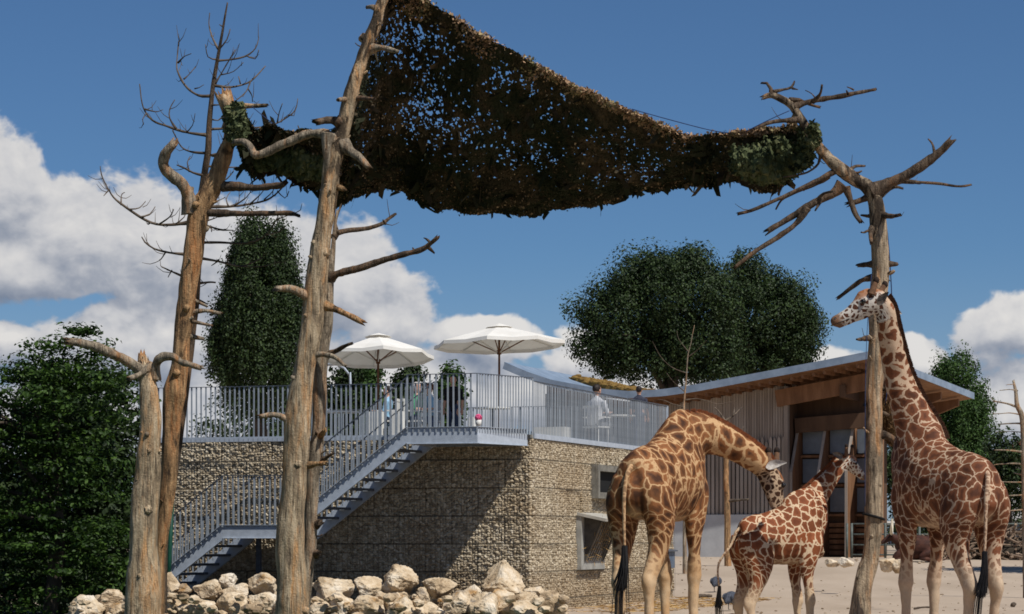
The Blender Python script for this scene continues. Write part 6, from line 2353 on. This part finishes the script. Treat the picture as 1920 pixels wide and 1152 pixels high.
# pale rocks lying in front of the giraffe house
for (u0, v0, u1, v1, lab, sd) in ((1546, 1048, 1578, 1064, 'flat pale stone on the sand before the giraffe house', 1), (1570, 1045, 1602, 1065, 'brown-topped stone beside the flat one before the giraffe house', 2),
                                  (1648, 1046, 1682, 1074, 'whitish boulder just right of the crooked trunk', 3), (1672, 1048, 1704, 1076, 'whitish boulder under the head of the lying cow', 4)):
    d = (EYE - 0.62) * FPX / (v1 - 1009 - 1)
    for _ in range(4):
        x = ((u0 + u1) / 2 - 960) * d / FPX
        d = (EYE - ground_z(x, d)) * FPX / (v1 - 1010)
    s = d / FPX
    c = P((u0 + u1) / 2, (v0 + v1) / 2, d)
    o = link('boulder', rock_mesh(500 + sd, (u1 - u0) / 2 * s, (u1 - u0) / 2 * s * .8, (v1 - v0) / 2 * s, 9, .1, 0, 3), MAT['rock'], None, c)
    tag(o, lab, 'rock', 'stones lying in the yard')

# ================================================================== GREEN POST, FENCE, WOOD PILE
MAT['green_paint'] = surf('dark_green_paint', [S(16, 60, 46), S(26, 78, 60)], 8, rough=.5)
b0, t0 = P(312, 1100, 46), P(324, 905, 46)
root = thing('green_post', 'dark green metal fence post beside the lower stair flight', 'post', (b0.x, b0.y, 0))
mb = MB()
mb.tube([(b0.x, b0.y, 0), tuple(t0)], [.04, .04], 10)
mb.obj('tube', MAT['green_paint'], root, True, origin=root.location)
mb = MB()
mb.tube([tuple(t0), (t0.x, t0.y, t0.z + .03)], [.045, .03], 10)
mb.obj('cap', MAT['green_paint'], root, True, origin=root.location)

MAT['fence_paint'] = surf('grey_green_fence', [S(70, 78, 74), S(104, 110, 104)], 8, rough=.6)
root = thing('paddock_fence', 'grey tubular paddock fence with three rails in front of the portal', 'fence', (HO.x + 3, 96.5, .72))
fy = 96.5
xs_ = [(u - 960) * fy / FPX for u in (1588, 1597, 1660, 1724, 1790, 1858, 1925)]
org = np.array(root.location)
for x in xs_:
    mb = MB()
    mb.tube([(x, fy, .70), (x, fy, 1.98)], [.045, .045], 8)
    mb.obj('post', MAT['fence_paint'], root, True, origin=org)
for z in (1.96, 1.58, 1.20, .84):
    mb = MB()
    mb.tube([(xs_[1], fy, z), (xs_[-1], fy, z)], [.028, .028], 8)
    mb.obj('rail', MAT['fence_paint'], root, True, origin=org)

# long white barrier beyond
mb = MB()
a, b = P(1655, 981, 121), P(1960, 978, 121)
root = thing('white_barrier', 'long white horizontal barrier beyond the paddock fence', 'barrier', (a.x, a.y, .73))
mb.bar(tuple(a), tuple(b), .06, .17)
mb.obj('board', MAT['white_paint'], root, origin=root.location)
for f in np.linspace(0.02, .98, 7):
    p = a.lerp(b, f)
    mb = MB()
    mb.box((p.x, p.y + .08, (p.z + .7) / 2 - .05), (.09, .09, p.z - .7))
    mb.obj('post', MAT['white_paint'], root, origin=root.location)

# heap of cut branches
c = P(1885, 1040, 92)
root = thing('brush_pile', 'heap of cut brushwood along the right edge of the yard', 'wood pile', (c.x, c.y, ground_z(c.x, c.y)))
MAT['brush'] = surf('brushwood', [S(92, 76, 62), S(132, 112, 94), S(164, 144, 124)], 5, island=.6, rough=.95)
mb = MB()
g = np.random.default_rng(17)
for _ in range(620):
    u = g.uniform(-2.4, 3.0)
    h = .95 * (1 - .08 * abs(u))
    z = g.random() ** 1.4 * h
    y = g.uniform(-.9, .9) * (1 - .6 * z)
    a = g.uniform(0, math.pi)
    L = g.uniform(.25, .75)
    dv = np.array([math.cos(a), math.sin(a), g.normal(0, .28)]) * L
    p = np.array([u, y, z + .03])
    mb.tube([p - dv, p + g.normal(0, .05, 3), p + dv], np.array([.035, .03, .012]) * g.uniform(.5, 1.4), 5)
tag(mb.obj('branches', MAT['brush'], root), kind='stuff')
mb = MB()
V0, F0 = ico(3)
mb.add(V0 * np.array([2.9, .8, .72]) * (1 + .1 * fbm(V0 * 3, 2, 2))[:, None] + np.array([.3, .1, .05]), F0)
mb.obj('core', MAT['dark_earth'], root)

# hay net hanging on the far side of the right trunk
MAT['old_hay'] = surf('old_hay', [S(66, 48, 30), S(104, 78, 50), S(136, 106, 70)], 8, island=.7, rough=.95)
hb = P(1674, 775, 32.8)
root = thing('hay_net', 'brown hay net hanging between the right trunk and the giraffe neck', 'hay net', (hb.x, hb.y, hb.z))
mb = MB()
V0, F0 = ico(3)
mb.add(V0 * np.array([.13, .12, .38]) * (1 + .2 * fbm(V0 * 3, 4, 3))[:, None], F0)
mb.obj('hay_core', MAT['old_hay'], root)
mb = MB()
g = np.random.default_rng(23)
for _ in range(420):
    dv = g.normal(0, 1, 3)
    dv /= np.linalg.norm(dv)
    p = dv * np.array([.13, .12, .39])
    t = np.cross(dv, g.normal(0, 1, 3))
    t *= .06 / np.linalg.norm(t)
    mb.tube([p - t, p * 1.06, p + t + dv * .02], [.004, .005, .003], 3)
tag(mb.obj('straw', MAT['old_hay'], root), kind='stuff')
mb = MB()
mb.tube([(0, 0, .28), (-.04, -.05, .5), (-.12, -.12, .62)], [.012, .010, .008], 6)
mb.obj('cord', MAT['rope'], root, True)

# sticks and litter on the sand
for (u0, v0, u1, v1, lab) in ((1357, 1092, 1391, 1094, 'thin brown stick on the sand behind the guineafowl'), (1714, 1141, 1752, 1142, 'thin stick lying on the sand between the legs of the right giraffe'),
                              (1300, 1119, 1336, 1115, 'broken piece of bark on the sand near the guineafowl'), (1898, 1133, 1908, 1138, 'small clod on the sand at the lower right')):
    vv = (v0 + v1) / 2
    d = EYE * FPX / (vv - 1009)
    for _ in range(5):
        d = (EYE - ground_z(0, d) - .02) * FPX / (vv - 1009)
    a, b = P(u0, vv, d), P(u1, vv, d)
    a.z = ground_z(a.x, d) + .02
    b.z = a.z + .02
    mb = MB()
    q, rr = resample([a, a.lerp(b, .5) + Vector((0, .12, .015)), b + Vector((0, .25, 0))], [.02, .022, .012], .05)
    if 'bark' in lab or 'clod' in lab:
        rr = rr * 2.2
    mb.tube(q, rr, 6, bump=.3, freq=20)
    tag(mb.obj('stick', MAT['twig'], None, True, origin=a, loc=a), lab, 'stick')

# straw and twigs trodden along the foot of the gabion wall
mb = MB()
g = np.random.default_rng(29)
for _ in range(900):
    p = terr(g.uniform(.15, 2.6) ** 1.0, g.uniform(-.5, 11), .015)
    a = g.uniform(0, math.pi)
    L = g.uniform(.05, .18)
    dv = np.array([math.cos(a), math.sin(a), g.normal(0, .08)]) * L
    q = np.array([p.x, p.y, p.z])
    q[2] += ground_z(q[0], q[1])
    mb.tube([q - dv, q + dv], [.006, .004], 3)
tag(mb.obj('straw_litter', MAT['hay']), 'scattered straw and twigs along the foot of the gabion wall', 'straw', kind='stuff')

# pebbles, droppings and straw over the open sand
mb = MB()
g = np.random.default_rng(31)
V0, F0 = ico(1)
for _ in range(520):
    y = g.uniform(49, 97)
    u = g.uniform(1060, 1930)
    x = (u - 960) * y / FPX
    s_ = g.uniform(.008, .026) * (1 if g.random() < .94 else 2.2)
    mb.add(V0 * np.array([s_ * 1.3, s_ * 1.3, s_ * .55]) * (1 + .4 * (g.random((len(V0), 1)) - .5)) + np.array([x, y, ground_z(x, y) + s_ * .2]), F0)
tag(mb.obj('ground_litter', surf('litter', [S(92, 74, 54), S(140, 120, 96), S(182, 164, 140)], 6, island=.8, rough=.95)), 'small pebbles and droppings scattered over the open sand', 'pebbles', kind='stuff')

# ================================================================== SMALL ANIMALS
MAT['fowl'] = surf('speckled_plumage', [S(40, 44, 52), S(62, 66, 76), S(96, 100, 110)], 60, rough=.8, detail=2)
MAT['fowl_head'] = surf('bare_fowl_head', [S(120, 150, 170), S(190, 196, 200)], 30, rough=.7)
MAT['red_skin'] = surf('red_wattle', [S(150, 40, 34), S(176, 60, 48)], 30, rough=.6)
MAT['leg_grey'] = surf('grey_shank', [S(90, 84, 78), S(120, 112, 104)], 30, rough=.7)


def guineafowl(label, u, vfoot, face, k=1.0, peck=False):
    d = EYE * FPX / (vfoot - 1009)
    for _ in range(6):
        x = (u - 960) * d / FPX
        d = (EYE - ground_z(x, d)) * FPX / (vfoot - 1009)
    x = (u - 960) * d / FPX
    root = thing('guineafowl', label, 'bird', (x, d, ground_z(x, d)), face, 'guineafowl on the sand')
    Y = (0, 1, 0)
    body = [(-.27, .16, .02, .03), (-.22, .19, .06, .07), (-.12, .25, .115, .115), (0, .28, .135, .13), (.10, .30, .12, .115), (.17, .33, .075, .08), (.20, .37, .04, .045)]
    parts = [otube(smooth_rings([((a * k, 0, z * k), Y, w * k, h * k) for (a, z, w, h) in body], 4), 16)]
    if peck:
        nk = [(.17, .33), (.25, .30), (.29, .20), (.31, .10)]
    else:
        nk = [(.17, .33), (.21, .40), (.22, .47), (.235, .52)]
    parts.append(otube(smooth_rings([((a * k, 0, z * k), Y, r * k, r * k) for (a, z), r in zip(nk, (.055, .034, .024, .022))], 4), 10))
    for s in (-1, 1):
        parts.append(otube(smooth_rings([((.0, s * .06 * k, .24 * k), Y, .05 * k, .06 * k), ((.01 * k, s * .055 * k, .16 * k), Y, .03 * k, .035 * k), ((.0, s * .055 * k, .11 * k), Y, .012 * k, .014 * k)], 3), 8))
    me = fuse(parts, .011 * k, 3)
    me.name = 'body'
    link('body', me, MAT['fowl'], root)
    hx, hz = nk[-1]
    V0, F0 = ico(2)
    mb = MB()
    mb.add(V0 * np.array([.034, .024, .028]) * k + np.array([hx + .01, 0, hz]) * k, F0)
    ho = mb.obj('head', MAT['fowl_head'], root, True)
    mb = MB()
    mb.tube([np.array([hx + .035, 0, hz]) * k, np.array([hx + .07, 0, hz - .012]) * k], [.012 * k, .002 * k], 8)
    mb.obj('beak', MAT['red_skin'], ho, True)
    mb = MB()
    mb.tube([np.array([hx + .005, 0, hz + .02]) * k, np.array([hx - .01, 0, hz + .055]) * k], [.012 * k, .003 * k], 6)
    mb.obj('helmet', MAT['leg_grey'], ho, True)
    for s in (-1, 1):
        mb = MB()
        mb.tube([(.0, s * .055 * k, .12 * k), (.01 * k, s * .055 * k, .012 * k)], [.010 * k, .008 * k], 6)
        for a in (-.5, 0, .5):
            mb.tube([(.01 * k, s * .055 * k, .012 * k), (.06 * k * math.cos(a), s * .055 * k + .06 * k * math.sin(a), .006 * k)], [.006 * k, .004 * k], 5)
        mb.obj('leg', MAT['leg_grey'], root, True)
        # wing folded on the flank
        mb = MB()
        V1 = V0 * np.array([.17, .035, .085]) * k + np.array([-.03, s * .105, .285]) * k
        mb.add(V1, F0)
        mb.obj('wing', MAT['fowl'], root, True)


guineafowl('round grey guineafowl pecking on the sand between the giraffes', 1343, 1115, R(70), .95, True)
guineafowl('grey guineafowl standing nearer, beside the tail tuft of the calf', 1370, 1144, R(60), .92, True)


MAT['cow_hide'] = surf('red_brown_hide', [S(46, 26, 19), S(66, 37, 27), S(84, 50, 36)], 5, rough=.75)
MAT['horn'] = surf('pale_horn', [S(196, 184, 160), S(222, 212, 190)], 5, rough=.5)


def lying_cow():
    d = 88.0
    x = (1728 - 960) * d / FPX
    root = thing('long_horned_cow', 'red-brown long-horned cow lying on the sand behind the right giraffe', 'cow', (x, d, ground_z(x, d)), R(170))
    Y = (0, 1, 0)
    body = [(-.78, .36, .05, .08), (-.70, .40, .22, .26), (-.45, .44, .36, .36), (-.1, .46, .40, .40), (.3, .48, .36, .42), (.55, .52, .26, .36), (.72, .58, .17, .24), (.84, .62, .08, .12)]
    parts = [otube(smooth_rings([((a, 0, z), Y, w, h) for (a, z, w, h) in body], 4), 20)]
    parts.append(otube(smooth_rings([((.55, .05, .62), Y, .16, .24), ((.78, .1, .72), Y, .12, .18), ((.92, .16, .78), Y, .10, .13)], 4), 14))
    head = [(.90, .16, .84, .08, .10), (1.0, .18, .82, .11, .12), (1.12, .22, .74, .09, .10), (1.24, .26, .66, .07, .075), (1.31, .28, .62, .06, .055)]
    parts.append(otube(smooth_rings([((a, b, z), Y, w, h) for (a, b, z, w, h) in head], 4), 14))
    for (pts) in ([(-.5, .3, .34), (-.15, .46, .26), (.02, .50, .12), (-.3, .52, .07)], [(-.5, -.3, .34), (-.15, -.46, .26), (.02, -.5, .12), (-.3, -.52, .07)],
                  [(.5, .2, .34), (.78, .3, .22), (.86, .34, .09), (.56, .36, .06)], [(.5, -.2, .34), (.78, -.3, .22), (.86, -.34, .09), (.56, -.36, .06)]):
        parts.append(otube(smooth_rings([(p, (0, .3, 1), r, r) for p, r in zip(pts, (.2, .13, .075, .06))], 4), 12))
    me = fuse(parts, .022, 4)
    me.name = 'body'
    link('body', me, MAT['cow_hide'], root)
    for s in (-1, 1):
        mb = MB()
        q, rr = resample([(.97, .18 + s * .07, .92), (.98, .18 + s * .28, .98), (.97, .18 + s * .48, 1.16), (.95, .18 + s * .52, 1.42)], [.055, .05, .04, .012], .03)
        mb.tube(q, rr, 10)
        mb.obj('horn', MAT['horn'], root, True)
        mb = MB()
        V0, F0 = ico(2)
        mb.add(V0 * np.array([.03, .09, .05]) + np.array([.93, .17 + s * .17, .84]), F0)
        mb.obj('ear', MAT['cow_hide'], root, True)
        mb = MB()
        mb.add(V0 * .02 + np.array([1.06, .20 + s * .095, .81]), F0)
        mb.obj('eye', MAT['eye'], root, True)
    mb = MB()
    q, rr = resample([(-.76, 0, .45), (-.85, .1, .3), (-.80, .25, .1), (-.6, .35, .05)], [.03, .025, .02, .03], .03)
    mb.tube(q, rr, 8)
    mb.obj('tail', MAT['cow_hide'], root, True)


lying_cow()

# ================================================================== BEYOND THE YARD: cars, house
MAT['tyre'] = surf('tyre_rubber', [S(18, 18, 18), S(30, 30, 30)], 8, rough=.85)
MAT['car_glass'] = surf('car_glass', [S(26, 32, 38), S(44, 52, 60)], 3, rough=.1, spec=.7)
MAT['chrome'] = surf('wheel_rim', [S(150, 152, 156), S(180, 182, 186)], 8, rough=.35, metal=.6)
for nm, a, b in (('car_blue', S(34, 58, 110), S(46, 74, 132)), ('car_dark', S(30, 30, 44), S(44, 44, 60)), ('car_silver', S(170, 174, 178), S(196, 198, 202))):
    MAT[nm] = surf(nm + '_paint', [a, b], 2, rough=.25, spec=.6)


def car(label, u, d, rz, paint):
    x = (u - 960) * d / FPX
    root = thing('parked_car', label, 'car', (x, d, ground_z(x, d)), rz, 'cars parked beyond the yard')
    prof = [(-2.1, .35), (-2.12, .75), (-1.95, .95), (-1.5, 1.0), (-.95, 1.42), (.35, 1.46), (1.05, 1.02), (1.8, .9), (2.1, .70), (2.12, .35)]
    mb = MB()
    rings = []
    ys = (-.85, -.80, -.72, .72, .80, .85)
    V = []
    for yy in ys:
        for (a, z) in prof:
            inset = 1.0 if abs(yy) < .82 else .985
            zz = z if abs(yy) < .75 or z < 1.1 else min(z, 1.05)
            V.append((a * inset, yy, zz))
    n = len(prof)
    F = []
    for i in range(len(ys) - 1):
        for j in range(n):
            F.append((i * n + j, (i + 1) * n + j, (i + 1) * n + (j + 1) % n, i * n + (j + 1) % n))
    mb.add(np.array(V), [np.array(F), np.array([list(range(n))]), np.array([[(len(ys) - 1) * n + j for j in range(n)][::-1]])])
    body = mb.obj('body', MAT[paint], root)
    for s in (-1, 1):
        mb = MB()
        mb.prism([(-1.35, 1.04), (.88, 1.04), (.30, 1.38), (-.90, 1.36)], 1, s * .80 - .01 + s * .01, s * .80 + .01 + s * .01)
        mb.obj('side_window', MAT['car_glass'], root)
        for wx in (-1.32, 1.32):
            mb = MB()
            mb.tube([(wx, s * .74, .33), (wx, s * .90, .33)], [.33, .33], 22)
            w = mb.obj('wheel', MAT['tyre'], root)
            mb = MB()
            mb.tube([(wx, s * .895, .33), (wx, s * .912, .33)], [.20, .19], 16)
            mb.obj('rim', MAT['chrome'], w)
        mb = MB()
        mb.box((2.08, s * .62, .72), (.10, .32, .13))
        mb.obj('headlight', MAT['chrome'], root)
    mb = MB()
    mb.bar((.39, 0, 1.47), (1.02, 0, 1.06), 1.36, .02)
    mb.obj('windscreen', MAT['car_glass'], root)
    mb = MB()
    mb.bar((-1.44, 0, 1.06), (-.98, 0, 1.43), 1.36, .02)
    mb.obj('rear_window', MAT['car_glass'], root)


car('blue car seen between the legs of the right giraffe', 1745, 140, R(20), 'car_blue')
car('dark car at the right edge behind the brush pile', 1872, 138, R(200), 'car_dark')
car('silver car at the right edge beyond the dark one', 1935, 150, R(160), 'car_silver')

MAT['render_white'] = surf('white_render', [S(186, 186, 184), S(206, 206, 202)], 1, rough=.9)
MAT['roof_red'] = surf('red_brick', [S(120, 62, 46), S(146, 82, 62)], 6, rough=.9)
hp = P(1930, 1030, 185)
root = thing('white_house', 'white house partly hidden by trees at the right edge', 'house', (hp.x, hp.y, .73), R(-14))
mb = MB()
mb.box((0, 3, 2.9), (5.4, 6, 5.8))
mb.obj('wall', MAT['render_white'], root)
mb = MB()
mb.prism([(-3.0, 5.8), (3.0, 5.8), (0, 8.0)], 1, -.4, 6.4)
mb.obj('roof', MAT['roof_red'], root)
for (x, z) in ((-1.7, 4.2), (0, 4.2), (1.7, 4.2), (-1.7, 1.7), (1.7, 1.7)):
    mb = MB()
    mb.box((x, -.02, z), (.9, .06, 1.2))
    w = mb.obj('window', MAT['car_glass'], root)
    mb = MB()
    mb.box((x, -.04, z), (.06, .06, 1.2))
    mb.box((x, -.06, z - .66), (1.1, .14, .08))
    mb.obj('frame', MAT['white_paint'], w)
mb = MB()
mb.box((0, -.03, 1.05), (1.0, .08, 2.1))
mb.obj('door', MAT['roof_red'], root)

# ================================================================== PEOPLE ON THE TERRACE
def cloth(nm, a, b):
    MAT[nm] = surf(nm, [a, b], 8, rough=.9)
    return MAT[nm]


SKIN = surf('skin', [S(186, 140, 116), S(206, 162, 136)], 8, rough=.6)
HAIRD = surf('dark_hair', [S(28, 22, 20), S(48, 38, 32)], 20, rough=.6)
HAIRB = surf('brown_hair', [S(86, 56, 38), S(112, 76, 52)], 20, rough=.6)
HAIRW = surf('grey_hair', [S(170, 164, 158), S(196, 190, 184)], 20, rough=.6)


def person(label, loc, rz, shirt, trousers, hair, H=1.68, sit=False, arms='down', long_hair=False):
    k = H / 1.75
    root = thing('person', label, 'person', loc, rz)
    X = (0, 1, 0)          # lateral axis: body faces +x
    dz = -.42 if sit else 0.0
    parts, segs = [], []

    def limb(pts, ra, rb, mat, n=14):
        pts = [np.array(p, float) * k for p in pts]
        parts.append(otube(smooth_rings([(p, X, a * k, b * k) for p, a, b in zip(pts, ra, rb)], 4), n))
        for a, b in zip(pts[:-1], pts[1:]):
            segs.append((a, b, mat))
    z = lambda v: v + dz
    limb([(0, 0, z(.88)), (0, 0, z(1.0)), (0, 0, z(1.12)), (.01, 0, z(1.28)), (0, 0, z(1.40)), (0, 0, z(1.46)), (0, 0, z(1.50))], [.15, .165, .145, .17, .185, .12, .06], [.10, .11, .095, .115, .10, .07, .055], 1, 18)
    limb([(0, 0, z(1.48)), (.01, 0, z(1.54)), (.015, 0, z(1.58))], [.055, .05, .05], [.055, .05, .05], 0)
    limb([(.02, 0, z(1.535)), (.025, 0, z(1.57)), (.02, 0, z(1.64)), (.01, 0, z(1.70)), (.0, 0, z(1.745))], [.045, .062, .073, .072, .03], [.05, .082, .092, .09, .035], 0)
    segs.append((np.array((.10, 0, z(1.61))) * k, np.array((.10, 0, z(1.60))) * k, 0))
    limb([(.085, 0, z(1.64)), (.115, 0, z(1.61)), (.10, 0, z(1.598))], [.010, .018, .014], [.010, .014, .010], 0, 8)       # nose
    for s in (-1, 1):
        if sit:
            limb([(0, s * .09, .46), (.22, s * .10, .48), (.42, s * .10, .47), (.43, s * .10, .28), (.42, s * .10, .09)], [.09, .085, .062, .055, .04], [.09, .085, .062, .055, .042], 2)
            foot = (.42, .06)
        else:
            limb([(0, s * .09, .92), (.01, s * .10, .70), (.015, s * .10, .49), (-.01, s * .10, .30), (-.015, s * .10, .09)], [.092, .08, .058, .055, .038], [.10, .085, .06, .06, .042], 2)
            foot = (-.015, .06)
        limb([(foot[0] - .05, s * .10, .045), (foot[0] + .05, s * .10, .045), (foot[0] + .17, s * .105, .03)], [.036, .042, .034], [.036, .038, .022], 3, 10)
        sh = np.array((0, s * .185, z(1.40)))
        if arms == 'table' or sit:
            el, wr = np.array((.06, s * .25, z(1.14))), np.array((.28, s * .14, z(1.16)))
        elif arms == 'phone' and s == 1:
            el, wr = np.array((.10, s * .24, z(1.16))), np.array((.26, s * .10, z(1.34)))
        else:
            el, wr = np.array((-.03, s * .235, z(1.12))), np.array((.03, s * .25, z(.88)))
        limb([sh, sh * .5 + el * .5, el], [.058, .05, .042], [.058, .05, .042], 1)
        limb([el, el * .45 + wr * .55, wr], [.041, .037, .026], [.041, .037, .026], 0)
        dv = wr - el
        dv /= np.linalg.norm(dv)
        limb([wr, wr + dv * .045, wr + dv * .085], [.026, .036, .034], [.018, .02, .016], 0, 10)
        side = np.array((0, 1.0, 0)) if abs(dv[1]) < .8 else np.array((1.0, 0, 0))
        side = side - dv * np.dot(side, dv)
        side /= np.linalg.norm(side)
        nrm = np.cross(dv, side)
        for f, (o_, L) in enumerate(((-.027, .065), (-.009, .078), (.009, .074), (.027, .058))):
            b_ = wr + dv * .08 + side * o_
            limb([b_, b_ + dv * L * .5 + nrm * .004, b_ + dv * L + nrm * .018], [.0095, .009, .0075], [.0095, .009, .0075], 0, 7)
        b_ = wr + dv * .02 - side * s * .03
        limb([b_, b_ + dv * .035 - side * s * .022, b_ + dv * .065 - side * s * .026], [.012, .011, .009], [.012, .011, .009], 0, 7)
    me = fuse(parts, .0085, 2)
    me.name = 'body'
    # colour faces by the nearest bone
    n = len(me.polygons)
    c = np.zeros(n * 3, np.float32)
    me.polygons.foreach_get('center', c)
    c = c.reshape(-1, 3).astype(float)
    best, idx = np.full(n, 1e9), np.zeros(n, int)
    for (a, b, m_) in segs:
        ab = b - a
        t = np.clip(((c - a) @ ab) / (ab @ ab + 1e-9), 0, 1)
        dd = np.linalg.norm(c - a - t[:, None] * ab, axis=1)
        u = dd < best
        best[u], idx[u] = dd[u], m_
    me.materials.clear()
    for m_ in (SKIN, MAT[shirt], MAT[trousers], MAT['black']):
        me.materials.append(m_)
    me.polygons.foreach_set('material_index', idx.astype(np.int32))
    link('body', me, [SKIN, MAT[shirt], MAT[trousers], MAT['black']], root)
    # hair cap
    V0, F0 = ico(3)
    V = V0 * (1 + .05 * fbm(V0 * 5, 3, 2))[:, None]
    keep = []
    W = V * np.array([.105, .086, .10]) * k + np.array([-.004, 0, z(1.675)]) * k
    for f in F0:
        m_ = V0[f].mean(0)
        if not (m_[0] > .25 and m_[2] < .42) and m_[2] > (-.95 if long_hair else -.55):
            keep.append(f)
    link('hair', build_mesh('hair', W, [np.array(keep)], True), hair, root)
    for s in (-1, 1):
        mb = MB()
        mb.add(ico(1)[0] * .010 * k + np.array([.098, s * .03, z(1.645)]) * k, ico(1)[1])
        mb.obj('eye', MAT['eye'], root, True)
        mb = MB()
        mb.add(ico(1)[0] * np.array([.022, .012, .032]) * k + np.array([.01, s * .077, z(1.635)]) * k, ico(1)[1])
        mb.obj('ear', SKIN, root, True)
    mb = MB()
    mb.box(np.array([.104, 0, z(1.578)]) * k, np.array([.012, .045, .008]) * k)
    mb.obj('mouth', MAT['red_skin'], root)
    return root


cloth('white_shirt', S(206, 206, 210), S(228, 228, 230))
cloth('green_shirt', S(52, 120, 84), S(70, 146, 104))
cloth('blue_shirt', S(128, 168, 196), S(150, 188, 214))
cloth('black_shirt', S(20, 20, 24), S(34, 34, 40))
cloth('dark_jacket', S(48, 50, 62), S(66, 68, 82))
cloth('blue_jeans', S(52, 62, 84), S(72, 84, 108))
cloth('grey_trousers', S(92, 92, 96), S(116, 116, 120))


def on_deck(u, d):
    return ((u - 960) * d / FPX, d, FLOOR + 0.002)


def seat(label, chair_label, u, d, rz, *a, **kw):
    p = on_deck(u, d)
    cafe_chair(chair_label, p, rz - R(90) + R(180))
    person(label, p, rz, *a, sit=True, **kw)


seat('person in a white shirt with dark hair seated behind the right-hand railing', 'white slatted café chair under the person in white', 1119, 60.0, R(50), 'white_shirt', 'grey_trousers', HAIRD, H=1.82)
person('person in a dark jacket with dark hair standing at the right end of the terrace', on_deck(1198, 61.2), R(80), 'dark_jacket', 'blue_jeans', HAIRD, H=1.42, long_hair=True)
seat('grey-haired person in a green shirt seated behind the stair landing', 'white slatted café chair under the person in green', 781, 57.0, R(-20), 'green_shirt', 'blue_jeans', HAIRW, H=1.66)
seat('person in a light blue shirt seated to the right of the one in green', 'white slatted café chair under the person in light blue', 806, 57.4, R(200), 'blue_shirt', 'grey_trousers', HAIRB, H=1.66)
person('person in black standing behind the landing railing', on_deck(850, 58.4), R(250), 'black_shirt', 'blue_jeans', HAIRD, H=1.5)
seat('person in light blue seated between the two white planters', 'white slatted café chair between the two white planters', 728, 57.0, R(170), 'blue_shirt', 'blue_jeans', HAIRD, H=1.55)
